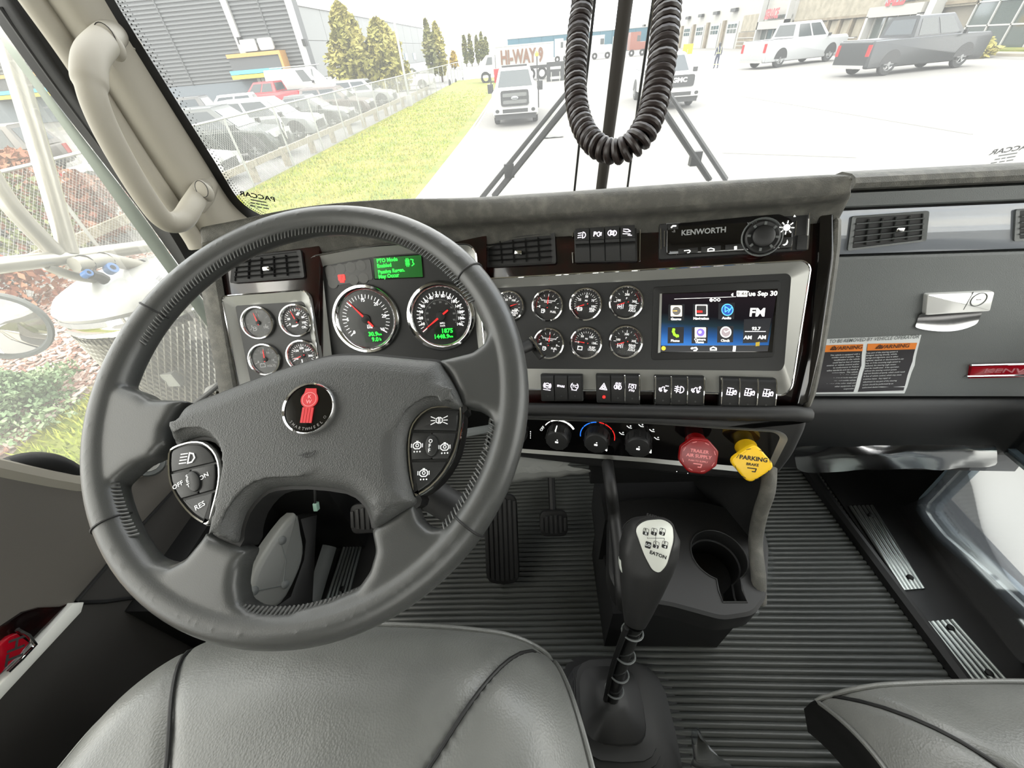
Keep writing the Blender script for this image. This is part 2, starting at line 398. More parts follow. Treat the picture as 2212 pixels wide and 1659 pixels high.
# ------------------------------------------------------------------ left door
d1 = thing('door_1', 'left cab door, taupe above and dark below', None, W(XL, .3, -.8), kind='structure')
FX = frame_axes(W(-.745, 0, 0), (0, 1, 0), (0, 0, 1))     # u forward, v up, n = +x (into the cab)
def dx(px, py, x=-.745): q = onx(x, px, py); return V((q.y, q.z-H, 0))
top = [dx(-40, 1000), dx(0, 1009), dx(60, 1022), dx(130, 1036), dx(190, 1042), dx(280, 1022), dx(365, 985), dx(440, 930)]
upper = top + [dx(470, 960), dx(372, 1062), dx(300, 1140), dx(160, 1303), dx(0, 1462), dx(-60, 1500)]
MB().prism(upper, -.05, 0, .004).build('door_panel', P_TAUPE, d1, FX)
mb = MB(); mb.tube([FX.m @ (q+V((0, -.006, -.012))) for q in spline(top, 5)], (.016), 8); mb.build('window_ledge', P_BEIGE, d1)
lower = [dx(470, 965), dx(372, 1065), dx(300, 1143), dx(165, 1300), dx(0, 1468), dx(-80, 1530), dx(-80, 2200), dx(200, 2000), dx(420, 1500), dx(560, 1250), dx(560, 1050)]
MB().prism(lower, -.055, -.006, .003).build('kick_panel', P_KICK, d1, FX)
mb = MB(); mb.tube([FX.m @ (dx(*q)+V((0, 0, -.004))) for q in ((300, 1290), (230, 1300), (168, 1302))], .0035, 6); mb.build('panel_seam', P_BLK, d1)
mb = MB(); mb.tube([FX.m @ (dx(*q)+V((0, 0, .001))) for q in ((372, 1062), (300, 1140), (165, 1298))], .003, 6); mb.build('panel_edge', P_BLK, d1)
MB().prism([dx(146, 1303), dx(170, 1301), dx(164, 1322), dx(0, 1497), dx(-30, 1530), dx(-30, 1497), dx(0, 1463)], -.01, .010, .002).build('trim_strip', mat('bright_door_strip', (225, 225, 218), .35), d1, FX)
MB().prism([dx(45, 1322), dx(80, 1312), dx(128, 1310), dx(143, 1305), dx(100, 1352), dx(0, 1448), dx(-30, 1475), dx(-30, 1375), dx(0, 1352)], -.01, .004, .003).build('veneer_insert', WOOD, d1, FX)
em = MB().prism([dx(5, 1375), dx(22, 1368), dx(48, 1388), dx(30, 1412), dx(0, 1440), dx(-30, 1470), dx(-30, 1405)], .002, .012, .002).build('door_emblem', REDB, d1, FX)
mb = MB(); mb.text('TH', *dx(16, 1404).xy, .018, .0125, rot=40); mb.build('lettering', CHROME, em, FX)
mb = MB(); mb.tube([FX.m @ (dx(*q)+V((0, 0, .012))) for q in ((0, 1452), (30, 1424), (60, 1392), (44, 1372), (20, 1360))], .0028, 6); mb.build('emblem_rim', CHROME, d1)
# window crank housing on the ledge
hs = thing('switch_housing', 'dark plastic housing on top of the left door ledge', 'housing', onx(-.75, 90, 1020))
mb = MB(); a = [onx(-.77, *q) for q in ((12, 1006), (60, 1000), (110, 1005), (150, 1022), (176, 1040))]
mb.tube(spline(a, 4), [.012+.006*math.sin(math.pi*i/16) for i in range(17)], 10); mb.build('housing_shell', P_DARK, hs)
MB().tube([onx(-.755, *q) for q in ((10, 1010), (50, 1012), (88, 1020))], .003, 6).build('housing_edge', P_GREY, hs)
# small mirror switch seen through the wheel
ms = thing('mirror_control', 'silver mirror control set in the left door ledge behind the wheel', 'switch', onx(-.73, 322, 1000))
f = Fr(onx(-.73, 322, 1000), -60, 40)
MB().prism(circ(0, 0, .024, 20), -.02, .004, .002).build('control_base', P_GREY, ms, f)
MB().prism(circ(0, 0, .017, 20), .002, .008, .002).build('control_cap', SILVER, ms, f)
# ------------------------------------------------------------------ right door with the low look-out window
d2 = thing('door_2', 'right cab door with a low look-out window', None, W(XR, .3, -.8), kind='structure')
FR = frame_axes(W(1.05, 0, 0), (0, -1, 0), (0, 0, 1))     # u backward, v up, n = -x (into the cab)
def rx(px, py, x=1.05): q = onx(x, px, py); return V((-q.y, q.z-H, 0))
gl = [rx(*q) for q in ((2012, 1105), (2016, 1092), (2107, 1000), (2141, 974), (2160, 978), (2212, 1022), (2300, 1085), (2300, 1375), (2212, 1296), (2141, 1230), (2049, 1153), (2020, 1118))]
glr = [q.copy() for q in gl]
bz = inset(ccw(gl), -.028); g0 = ccw(gl)
FRAMEB = mat('film_blue_frame', (96, 110, 118), .25)
mb = MB(); mb.ring(bz, inset(g0, -.001), .012, -.01, -.03); mb.build('window_frame', FRAMEB, d2, FR)
mb = MB(); mb.ring(inset(g0, -.014), inset(g0, -.009), .004, .006, -.01); mb.build('window_seal', STEEL, d2, FR)
big = [rx(*q) for q in ((1700, 960), (1900, 930), (2160, 890), (2400, 880), (2700, 1900), (2300, 1700), (2100, 1480), (1985, 1330), (1900, 1120))]
mb = MB(); mb.holed(ccw(big), [bz], -.004); mb.build('door_panel', P_DARK, d2, FR)
MB().face(gl, -.02).build('window_5', GLASS_S, None, FR)['kind'] = 'structure'
mb = MB(); mb.text('PACCAR', *rx(2040, 1128).xy, .010, -.017, rot=-8, sx=-1); mb.build('glass_marking', P_FACE, d2, FR)
mb = MB(); mb.box(W(XR-.06, .80, FL-.05), W(XR+.05, 1.05, -.45)); struct(mb, 'trim_10', P_BLK)
mb = MB(); mb.box(W(XR-.02, -.93, FL-.05), W(XR+.05, .12, -.47)); mb.box(W(XR-.03, .12, -.60), W(XR+.05, .84, -.45)); struct(mb, 'trim_11', P_DARK)
# sills with aluminium tread plates
def sill(side, x0, x1, nm):
    mb = MB(); mb.tube([W(x0, -.5, FL+.006), W(x0, .2, FL+.006), W(x0-.03*side, .70, FL+.006), W(x0-.05*side, .95, FL+.03)], [(.018, .018)]*4, 8); mb.box(W(min(x0, x1), -.8, FL-.03), W(max(x0, x1), .98, FL+.010))
    return struct(mb, nm, P_DARK)
sill(1, .895, 1.06, 'baseboard_right'); sill(-1, -.48, -.70, 'trim_12')
def tread(name, label, quad, h):
    P = [onh(h, *q) for q in quad]          # near-inner, near-outer, far-outer, far-inner
    t = thing(name, label, 'tread plate', (P[0]+P[2])/2, 'ribbed aluminium tread plates on the door sills')
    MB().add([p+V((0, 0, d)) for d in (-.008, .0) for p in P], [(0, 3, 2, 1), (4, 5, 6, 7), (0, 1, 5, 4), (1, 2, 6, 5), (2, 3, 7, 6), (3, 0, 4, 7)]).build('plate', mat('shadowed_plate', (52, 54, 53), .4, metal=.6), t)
    for i in range(6):
        k = (i+.5)/6; a, b = P[0].lerp(P[1], k), P[3].lerp(P[2], k)
        MB().tube([a+V((0, 0, .001)), b+V((0, 0, .001))], (.0042), 8).build('rib', STEEL, t)
    for k in (.12, .86):
        c = P[0].lerp(P[3], k).lerp(P[1].lerp(P[2], k), .62)
        MB().lathe([(.0075, 0), (.007, .004), (.004, .006)], 12, M.Translation(c+V((0, 0, .002))), cap1=True).build('screw', P_BLK, t)
tread('tread_plate', 'forward ribbed aluminium tread plate on the right door sill', ((1950, 1276), (1998, 1272), (1886, 1092), (1832, 1094)), FL+.012)
tread('tread_plate', 'rear ribbed aluminium tread plate beside the passenger seat', ((2100, 1475), (2178, 1470), (2060, 1338), (1998, 1344)), FL+.012)
tread('tread_plate', 'ribbed aluminium tread plate on the left sill beside the pedals', ((702, 1300), (752, 1300), (800, 1110), (764, 1110)), FL+.012)
# ------------------------------------------------------------------ dashboard planes
PC = Fr(atz(.72, 790, 690), 0, 27); PM_ = Fr(atz(.70, 1145, 690), 15, 30); PL = Fr(atz(.71, 590, 720), -4, 30)
PK = Fr(PM_.P(1400, 893), 15, 12)
def surf(px, py, w=0.0):
    def z(f): d = ray(px, py); return (((f.O-CAM).dot(f.n)+w)/d.dot(f.n))
    a, b, c = z(PL), z(PC), z(PM_)
    def sm(x, e): t = min(1, max(0, (x-e+40)/80)); return t*t*(3-2*t)
    k = sm(px, 672); zz = a*(1-k)+b*k; k = sm(px, 1045); zz = zz*(1-k)+c*k
    return CAM + ray(px, py)*zz
dash = thing('dashboard', 'padded truck dashboard with burgundy veneer fascia and overhanging brow', 'dashboard', W(0, .65, -.4))
ST = [(418, 496, 506, 541), (440, 489, 500, 541), (500, 478, 490, 528), (560, 464, 477, 518), (640, 447, 461, 508), (750, 434, 449, 500), (870, 427, 443, 496), (960, 426, 446, 494),
      (1040, 423, 447, 487), (1110, 417, 443, 484), (1217, 411, 438, 477), (1300, 404, 433, 472), (1400, 397, 426, 467), (1506, 390, 418, 460), (1600, 384, 411, 454), (1723, 377, 403, 445), (1800, 373, 398, 440), (1826, 374, 397, 434), (1838, 380, 398, 426), (1843, 389, 400, 416)]
rings = []
for x, t, c, b in ST:
    back = surf(x, b-2, .0); low = surf(x, b, .03); mid = surf(x, (b+c)/2+4, .047); cr_ = surf(x, c, .05)
    hc = cr_.z-H
    d = ray(x, t); crest2 = CAM+d*((hc+.010)/d.z) if d.z < 0 else cr_
    if (crest2-cr_).length > .2: crest2 = cr_+V((0, .16, .01))
    top0 = cr_.lerp(crest2, .3)+V((0, 0, .006)); far = crest2+V((0, .10, -.035)); fb = V((crest2.x*1.02, 1.22-.3*abs((crest2.x-XC)/.86)**2.2, H-.44))
    rings.append([back, low, mid, cr_, top0, crest2, far, fb, V((back.x, fb.y, H-.62)), V((back.x, back.y+.02, H-.62))])
mb = MB(); mb.loft(rings, True, True); mb.build('dash_brow', P_SOFT, dash, sub=2)
def veneer(f, pts, w=-.004, nm='veneer_panel', mt=WOOD, th=.02): return MB().prism(f.poly(pts, w), w-th, w, .002).build(nm, mt, dash, f)
veneer(PL, [(462, 600), (470, 545), (560, 516), (640, 504), (690, 498), (690, 790), (702, 850), (508, 850)], -.003)
veneer(PC, [(668, 506), (800, 492), (960, 487), (1052, 482), (1050, 600), (1080, 800), (700, 860), (672, 560)], -.006)
veneer(PM_, [(1032, 484), (1110, 478), (1250, 470), (1500, 454), (1723, 438), (1790, 432), (1795, 480), (1778, 700), (1740, 872), (1712, 890), (1400, 884), (1100, 878), (1050, 800)], -.005)
MB().prism(PM_.poly([(1770, 400), (1796, 402), (1800, 560), (1770, 760), (1744, 868), (1716, 884), (1745, 760), (1765, 560)]), -.03, .004, .003).build('gloss_edge', P_GLOSS, dash, PM_)
# left edge post and right padded edge of the stack
mb = MB(); mb.tube([PL.P(446, 545, 0), PL.P(462, 640, 0), PL.P(494, 830, 0), PL.P(505, 900, 0)], [(.012, .02)]*4, 8, flat=(0, -1, 0)); mb.build('edge_trim', P_SOFT, dash)
mb = MB(); pts = [(1818, 425), (1812, 520), (1796, 640), (1778, 760), (1756, 865), (1744, 900)]
outer = [PM_.P(x, y, .004) for x, y in pts]; wd = [(30, 40), (26, 35), (24, 32), (22, 30), (18, 26), (6, 20)]
rr = []
for (x, y), (l, r_) in zip(pts, wd):
    a, b, c = PM_.P(x-l*.8, y+3, .006), PM_.P(x, y, .008), PM_.P(x+r_*.45, y-2, -.012)
    e = c+V((.012, .07, -.02)); g = c+V((.03, .22, -.10))
    rr.append([a, b, c, e, g, V((a.x, g.y, g.z))])
mb.loft(rr, True, True); mb.build('stack_side', P_SOFT, dash, sub=1)
# lower roll below the switches that carries the climate panel
low_o = [(1060, 893), (1145, 888), (1400, 892), (1620, 905), (1720, 897), (1748, 890), (1744, 925), (1715, 985), (1680, 1030), (1640, 1040), (1500, 1030), (1300, 1012), (1120, 990), (1050, 985)]
MB().prism(fillet(PK.poly(low_o), .012, 3), -.12, .004, .014, 3).build('lower_roll', P_DARK, dash, PK)
mb = MB(); mb.tube([PM_.P(1745, 897, .006), PM_.P(1715, 893, .014), PM_.P(1600, 893, .016), PM_.P(1400, 889, .014), PM_.P(1145, 884, .012), PM_.P(1050, 884, .012)], .012, 10); mb.build('roll_edge', P_DARK, dash)
# knee panel below the cluster, steering column shroud
mb = MB(); mb.grid([[V((x, yy, H+h)) for x in (-.60, -.35, -.1, .08)] for yy, h in ((.60, -.47), (.57, -.50), (.60, -.56), (.80, -.62))]); mb.build('knee_panel', P_BLK, dash)
# backing of the stack so nothing shows through
mb = MB(); a = [PM_.P(1030, 470, -.03), PM_.P(1790, 420, -.03), PM_.P(1720, 885, -.03), PM_.P(1030, 880, -.03)]
bk = [a[0]+V((0, .08, -.07)), a[1]+V((0, .12, -.10)), a[2]+V((0, .36, 0)), a[3]+V((0, .3, 0))]; mb.loft([a, bk], True, True); mb.build('stack_body', P_BLK, dash)
# ------------------------------------------------------------------ gauges
def dial_marks(mb, R, ang0, ang1, n, major, w, nums, rn=.60, hn=.15, t0=.72, t1=.84, bold=.02):
    for i in range(n+1):
        a = math.radians(ang0+(ang1-ang0)*i/n); k = i % major == 0
        r0, r1 = (t0-.05 if k else t0)*R, t1*R
        mb.stroke([(r0*math.cos(a), r0*math.sin(a)), (r1*math.cos(a), r1*math.sin(a))], R*(.035 if k else .02), w)
    for t, a in nums:
        a = math.radians(a); mb.text(t, R*rn*math.cos(a), R*rn*math.sin(a), R*hn, w, bold=bold)
def needle_mesh(ang, R, tip=.74, tail=.18, wd=.05, w=.0):
    a = math.radians(ang); d = V((math.cos(a), math.sin(a), 0)); n = V((-d.y, d.x, 0))
    p = [d*(R*tip), d*(R*.1)+n*R*wd, -d*(R*tail)+n*R*wd*.8, -d*(R*tail)-n*R*wd*.8, d*(R*.1)-n*R*wd]
    return MB().prism(p, w-.0006, w+.0006)
def gauge(panel, f, px, py, R, ang, ticks, nums, texts=(), red=None, label=None, icon=None, face=DIAL, mk=MARK, rn=.56, hn=.15, tip=.74, tail=.18):
    c = f.p(px, py); fl = Fr(f.m @ c); fl.u, fl.v, fl.n = f.u, f.v, f.n; fl._m()
    g = MB().lathe([(R, -.002), (R, .004), (R*.97, .0065), (R*.9, .007), (R*.83, .004), (R*.815, .001)], 40).build('gauge', CHROME, panel, fl)
    if label: g['label'] = label
    MB().face(circ(0, 0, R*.83, 36), .0012).build('dial_face', face, g, fl)
    mb = MB(); dial_marks(mb, R*.83, *ticks, .0016, nums, rn=rn, hn=hn)
    for t, du, dv, h in texts: mb.text(t, du*R, dv*R, h*R, .0016, bold=.02)
    if icon: icon(mb, R)
    mb.build('dial_print', mk, g, fl, smooth=False)
    if red:
        mb = MB(); a0, a1 = red
        mb.stroke([(R*.72*math.cos(math.radians(a0+(a1-a0)*i/10)), R*.72*math.sin(math.radians(a0+(a1-a0)*i/10))) for i in range(11)], R*.06, .0017); mb.build('red_band', RED, g, fl, smooth=False)
    needle_mesh(ang, R*.83, tip=tip, tail=tail, wd=.035, w=.0038).build('needle', RED_N, g, fl, smooth=False)
    MB().lathe([(R*.14, .0012), (R*.13, .004), (R*.05, .005)], 16, cap1=True).build('needle_hub', P_BLK, g, fl)
    MB().lathe([(R*.82, .0056), (R*.5, .0061), (.0001, .0063)], 28).build('lens', LENS, g, fl)
    return g, fl
def i_pump(mb, R):
    s = R*.1; x, y = -.26*R, -.36*R
    mb.stroke([(x-s, y-s), (x+s*.5, y-s), (x+s*.5, y+s*1.2), (x-s, y+s*1.2)], R*.035, .0016, True); mb.stroke([(x-s, y+.3*s), (x+.5*s, y+.3*s)], R*.035, .0016)
    mb.stroke([(x+s*.5, y-.4*s), (x+s*1.1, y-.4*s), (x+s*1.1, y+.6*s), (x+.7*s, y+1.1*s)], R*.03, .0016)
def i_axle(mb, R):
    x, y, s = -.34*R, -.26*R, R*.1
    for dx_ in (-s, s): mb.stroke([(x+dx_, y-1.2*s), (x+dx_, y+1.2*s)], R*.04, .0016)
    mb.stroke([(x-s, y), (x+s, y)], R*.03, .0016); mb.stroke([(x, y-.8*s), (x, y+.8*s)], R*.03, .0016); mb.stroke([(x+2*s, y-s), (x+2*s, y+1.4*s)], R*.035, .0016)
def i_brake(mb, R):
    x, y = -.33*R, -.30*R; p = circ(x, y, R*.10, 14); mb.stroke(p, R*.03, .0016, True); mb.stroke([(x-R*.05, y), (x+R*.05, y)], R*.04, .0016)
    for s in (-1, 1): mb.stroke([(x+s*R*.15*math.cos(a), y+R*.15*math.sin(a)) for a in (-.8, -.3, .3, .8)], R*.03, .0016)
def i_box(mb, R): mb.stroke(rect(-.33*R, -.36*R, .26*R, .2*R), R*.045, .0016, True); mb.stroke([(-.46*R, -.24*R), (-.40*R, -.3*R)], R*.04, .0016)
def i_batt(mb, R): mb.stroke(rect(-.22*R, -.36*R, .3*R, .2*R), R*.035, .0016, True); mb.stroke([(-.31*R, -.24*R), (-.27*R, -.24*R)], R*.04, .0016); mb.stroke([(-.17*R, -.24*R), (-.13*R, -.24*R)], R*.04, .0016)
def i_oil(mb, R): mb.stroke([(-.32*R, -.36*R), (-.1*R, -.36*R), (.06*R, -.26*R), (-.1*R, -.3*R), (-.3*R, -.3*R)], R*.045, .0016, True)
def i_therm(mb, R): mb.stroke([(-.1*R, -.42*R), (-.1*R, -.24*R)], R*.06, .0016); mb.stroke([(-.2*R, -.46*R), (0, -.46*R)], R*.04, .0016)
# ---- left gauge pod
pod = thing('gauge_panel', 'small four-gauge panel in a silver frame left of the instrument cluster', 'gauge panel', Fr(PL.P(590, 720)) if 0 else M.Translation(PL.P(590, 720)) @ PL.m.to_3x3().to_4x4())
out = [PL.p(*q).xy.to_3d() for q in ((483, 640), (660, 627), (672, 640), (704, 850), (524, 850))]
inn = [PL.p(*q).xy.to_3d() for q in ((510, 664), (650, 655), (655, 660), (690, 850), (548, 850))]
fo = fillet(out, [.012, .010, .010, .004, .004], 5); fi = fillet(inn, [.004, .003, .003, .003, .003], 5)
MB().ring(fo, fi, .006, -.004, -.008).build('panel_frame', SILVER, pod, PL)
mb = MB(); mb.tube([PL.m @ V((q.x, q.y, .006)) for q in fo], .0012, 5, closed=True); mb.build('frame_edge', CHROME, pod)
MB().prism(inset(ccw(fo), .002), -.008, -.0025).build('face_plate', P_FACE, pod, PL)
PLg = Fr(PL.O + PL.n*-.0025, -4, 30); rg = .0298
gauge(pod, PLg, 559, 697, rg, 104, (215, -35, 8, 4), [('E', 205), ('1/2', 88), ('F', -25)], [('DEF', .42, -.3, .12)], label='DEF level gauge, needle near half', icon=i_pump, face=mat('reflection_tint_dial', (44, 46, 44), .35), mk=MARK_D)  # paler dial colour imitates a reflection on the gauge
gauge(pod, PLg, 641, 692, rg, 112, (205, -30, 20, 5), [('0', 205), ('20', 165), ('60', 65), ('80', 20), ('100', -20)], [('PSI', .12, .33, .1), ('OIL', .4, -.44, .13)], (80, 60), 'oil pressure gauge', i_oil)
gauge(pod, PLg, 574, 776, rg, 88, (200, -20, 8, 4), [('8', 195), ('13', 108), ('16', 60), ('18', -10)], [('VOLTS', .3, -.42, .12)], label='battery voltmeter', icon=i_batt, face=mat('reflection_tint_dial_dark', (34, 36, 34), .35), mk=MARK_D)  # weaker reflection tint put into this dial's colour
gauge(pod, PLg, 655, 768, rg, 198, (205, -25, 20, 5), [('100', 200), ('150', 135), ('200', 90), ('250', 45), ('300', -5)], [('F', .1, .25, .1)], (60, 20), 'water temperature gauge', i_therm)
# ---- main cluster
clu = thing('instrument_cluster', 'silver framed instrument cluster with tachometer, speedometer and green message screen', 'instrument cluster', M.Translation(PC.P(860, 660)) @ PC.m.to_3x3().to_4x4())
out = [PC.p(*q).xy.to_3d() for q in ((672, 556), (800, 532), (920, 526), (1016, 529), (1029, 545), (1054, 840), (705, 850))]
inn = [PC.p(*q).xy.to_3d() for q in ((696, 578), (808, 556), (920, 548), (1000, 550), (1006, 558), (1040, 840), (727, 850))]
fo = fillet(out, [.014, .05, .05, .012, .012, .003, .003], 5); fi = fillet(inn, [.006, .05, .05, .004, .004, .003, .003], 5)
MB().ring(fo, fi, .008, -.006, -.010).build('cluster_frame', SILVER, clu, PC)
mb = MB(); mb.tube([PC.m @ V((q.x, q.y, .008)) for q in fo], .0014, 5, closed=True); mb.build('frame_edge', CHROME, clu)
MB().prism(inset(ccw(fo), .002), -.012, -.004).build('face_plate', P_FACE, clu, PC)
PCg = Fr(PC.O+PC.n*-.004, 0, 27)
lw = PCg.poly([(700, 578), (800, 560), (806, 604), (712, 618)])
MB().prism(fillet(lw, .004, 3), -.001, .001).build('lamp_strip', mat('smoked_lamp_strip', (58, 58, 57), .4), clu, PCg)
for i in range(8):
    px, py = 714+22*(i % 4)+(6 if i > 3 else 0), 585+27*(i//4)-4.2*(i % 4)*.9
    if i == 5: continue
    c = PCg.p(px, py); MB().face(circ(c.x, c.y, .0092, 18), .0014).build('warning_lamp', mat('dead_lamp', (72, 72, 70), .5) if i == 0 else bpy.data.materials['dead_lamp'], clu, PCg)
c = PCg.p(739, 601); mb = MB(); mb.prism(rect(c.x, c.y+.001, .0125, .0105, .002), .001, .002); mb.prism(rect(c.x, c.y-.006, .008, .003), .001, .002)
lp = mb.build('warning_lamp', RED_E, clu, PCg, label='lit red parking brake lamp'); MB().text('P', c.x, c.y+.001, .006, .0023).build('lamp_letter', RED, lp, PCg, smooth=False)
sc_ = fillet(PCg.poly([(806, 556), (912, 549), (916, 600), (809, 604)]), .002, 2)
ds = MB().prism(sc_, -.001, .0018).build('message_screen', P_GLOSS, clu, PCg, label='green message screen')
MB().face(inset(ccw(sc_), .0015), .002).build('screen_glow', GRN_B, ds, PCg)
mb = MB()
for t, x, y, h in (('PTO Mode', 815, 564, .0062), ('Enabled', 816, 575, .0062), ('Passive Regen.', 818, 588, .0062), ('May Occur', 819, 598, .0062)):
    q = PCg.p(x, y); mb.text(t, q.x, q.y, h, .0024, rot=2.5, align='L', bold=.03, sx=.92)
q = PCg.p(884, 567)
for dy_ in (-.004, -.0014, .0014, .004): mb.stroke([(q.x-.006, q.y+dy_), (q.x+.001, q.y+dy_)], .0014, .0024)
for dx_ in (-.004, -.001): mb.stroke([(q.x+dx_, q.y-.007), (q.x+dx_, q.y+.007)], .0012, .0024)
mb.stroke([(q.x+.004, q.y+.005), (q.x+.008, q.y+.004), (q.x+.007, q.y), (q.x+.009, q.y-.003), (q.x+.005, q.y-.006)], .0016, .0024)
mb.build('screen_text', GRN_E, ds, PCg, smooth=False)
rc = .0632
g, fl = gauge(clu, PCg, 791.5, 689, rc, 131, (222, -36, 30, 5), [('0', 222), ('5', 179), ('15', 93), ('20', 50), ('25', 7), ('30', -36)], [('x100', .08, -.18, .055), ('RPM', .08, -.25, .06)], None, 'tachometer with a pale reflection tinted into its dial', face=mat('reflection_tint_tacho', (38, 40, 39), .35), rn=.66, hn=.115, tip=.86, tail=.36)  # whole dial lightened to stand in for a window reflection
def lcd(g, fl, R, lines, cx, cy, w_, h_):
    b = MB().prism(rect(cx*R, cy*R, w_*R, h_*R), .001, .0018).build('odometer_screen', mat('dark_green_lcd', (8, 30, 12), .3, emit=.15) if 'dark_green_lcd' not in bpy.data.materials else bpy.data.materials['dark_green_lcd'], g, fl)
    mb = MB()
    for t, u, v, h in lines: mb.text(t, u*R, v*R, h*R, .0024, align='R', bold=.03)
    mb.build('odometer_digits', GRN_E, g, fl, smooth=False)
lcd(g, fl, rc, [('30.9', .30, -.44, .115), ('km', .41, -.455, .06), ('9.0', .30, -.60, .115), ('h', .38, -.6, .08)], .16, -.52, .56, .34)
g, fl = gauge(clu, PCg, 952.5, 683, rc, 216, (217, -25, 28, 2), [(str(10*i), 217-17.29*i) for i in range(1, 15)], [('MPH', .03, -.20, .05), ('km/h', .03, -.27, .05)], None, 'speedometer at zero', rn=.70, hn=.10, tip=.86, tail=.34)
mb = MB()
for i in range(1, 10): a = math.radians(217-26*i); mb.text(str(10*i), rc*.40*math.cos(a), rc*.40*math.sin(a), rc*.05, .0017)
for i in range(46): a = math.radians(217-242*i/45); mb.stroke([(rc*.455*math.cos(a), rc*.455*math.sin(a)), (rc*.475*math.cos(a), rc*.475*math.sin(a))], rc*.012, .0017)
mb.build('mph_scale', MARK_D, g, fl, smooth=False)
lcd(g, fl, rc, [('1875', .32, -.42, .12), ('1448.9', .2, -.58, .115), ('km', .31, -.59, .06)], .1, -.5, .6, .34)
# ---- centre gauge panel
cgp = thing('gauge_panel', 'wide silver framed panel with seven gauges and a recess for the touchscreen', 'gauge panel', M.Translation(PM_.P(1400, 700)) @ PM_.m.to_3x3().to_4x4())
out = [PM_.p(*q).xy.to_3d() for q in ((1000, 606), (1732, 564), (1746, 578), (1706, 836), (1690, 852), (1615, 850), (1400, 843), (1000, 838))]
inn = [PM_.p(*q).xy.to_3d() for q in ((1030, 624), (1703, 590), (1711, 598), (1696, 790), (1688, 802), (1615, 801), (1400, 799), (1030, 796))]
fo = fillet(out, [.004, .013, .013, .010, .010, .003, .003, .004], 5); fi = fillet(inn, [.004, .006, .006, .008, .008, .003, .003, .004], 5)
MB().ring(fo, fi, .008, -.003, -.008).build('panel_frame', SILVER, cgp, PM_)
mb = MB(); mb.tube([PM_.m @ V((q.x, q.y, .008)) for q in fo], .0013, 5, closed=True); mb.build('frame_edge', CHROME, cgp)
MB().prism(inset(ccw(fo), .002), -.010, -.003).build('face_plate', P_FACE, cgp, PM_)
PMg = Fr(PM_.O+PM_.n*-.003, 15, 30); rg = .0283
gauge(cgp, PMg, 1101, 662, rg, 22, (200, -20, 12, 3), [('0', 200), ('50', 120), ('100', 60), ('150', -20)], [('PSI', 0, .52, .1), ('PRIM', .35, -.25, .11), ('BRAKE', .35, -.38, .11), ('AIR', .35, -.51, .11)], label='primary air gauge half hidden by the wheel rim')
fu = [('E', 190), ('F', -10)]
gauge(cgp, PMg, 1183.5, 660, rg, 90, (190, -10, 8, 2), fu, [('FUEL', .38, -.36, .12), ('ULTRA LOW SULFUR', 0, .30, .065), ('FUEL ONLY', 0, .2, .065)], (195, 140), 'fuel gauge, upper', i_pump, rn=.62)
gauge(cgp, PMg, 1265.5, 657.5, rg, 200, (205, -25, 20, 5), [('0', 205), ('25', 147), ('50', 90), ('75', 33), ('100', -10)], [('PSI', 0, .22, .09), ('BRK', .40, -.24, .12), ('APP', .40, -.38, .12)], (235, 212), 'brake application gauge', i_brake)
gauge(cgp, PMg, 1352.5, 653.5, rg, 200, (180, 0, 8, 4), [('100', 168), ('200', 90), ('300', 12)], [('F', 0, .24, .11), ('FRNT', .40, -.16, .12), ('DRV', .40, -.30, .12), ('AXLE', .40, -.44, .12)], (50, 10), 'front drive axle temperature gauge', i_axle)
gauge(cgp, PMg, 1186, 741.5, rg, 86, (190, -10, 8, 2), fu, [('FUEL', .36, -.30, .12), ('2', .36, -.44, .12), ('ULTRA LOW SULFUR', 0, .30, .065), ('FUEL ONLY', 0, .2, .065)], (195, 140), 'fuel gauge, lower', i_pump, rn=.62)
gauge(cgp, PMg, 1266, 740.5, rg, 176, (180, 0, 15, 5), [('0', 180), ('50', 125), ('100', 55), ('150', 4)], [('PSI', 0, .25, .09), ('SUSP', .40, -.24, .12), ('LOAD', .40, -.38, .12)], (180, 150), 'suspension load gauge', i_box)
gauge(cgp, PMg, 1351.5, 738.5, rg, 200, (180, 0, 8, 4), [('100', 168), ('200', 90), ('300', 12)], [('F', 0, .24, .11), ('REAR', .40, -.16, .12), ('DRV', .40, -.30, .12), ('AXLE', .40, -.44, .12)], (50, 10), 'rear drive axle temperature gauge', i_axle)
# ---- touchscreen
S = PMg; tq = lambda x, y: (1400+x*320/2212, 600+y*200/1382)
ts = thing('touchscreen', 'lit colour touchscreen with app icons in the centre of the dash', 'screen', M.Translation(S.P(1548, 692)) @ S.m.to_3x3().to_4x4())
bz = fillet(S.poly([(1411, 620), (1687, 605), (1672, 772), (1407, 778)]), .006, 4)
MB().prism(bz, -.002, .0016, .0012).build('bezel', P_BLK, ts, S)
gl = S.poly([tq(195, 235), tq(1930, 165), tq(1850, 1110), tq(150, 1115)])
MB().prism(gl, 0, .0026, .0006).build('screen_glass', P_GLOSS, ts, S)
MB().prism(S.poly([tq(172, 240), tq(205, 238), tq(182, 1112), tq(145, 1120)]), 0, .0032).build('glass_edge', SILVER, ts, S)
m = bpy.data.materials.new('home_screen'); m.use_nodes = True; nt_ = m.node_tree; nt_.nodes.clear()
o_ = nt_.nodes.new('ShaderNodeOutputMaterial'); e_ = nt_.nodes.new('ShaderNodeEmission'); t_ = nt_.nodes.new('ShaderNodeTexCoord'); s_ = nt_.nodes.new('ShaderNodeSeparateXYZ'); r_ = nt_.nodes.new('ShaderNodeValToRGB'); mr = nt_.nodes.new('ShaderNodeMapRange')
yb, yt = S.p(*tq(800, 1005)).y, S.p(*tq(800, 300)).y; oy = S.p(1548, 692).y
mr.inputs[1].default_value = yb-oy; mr.inputs[2].default_value = yt-oy
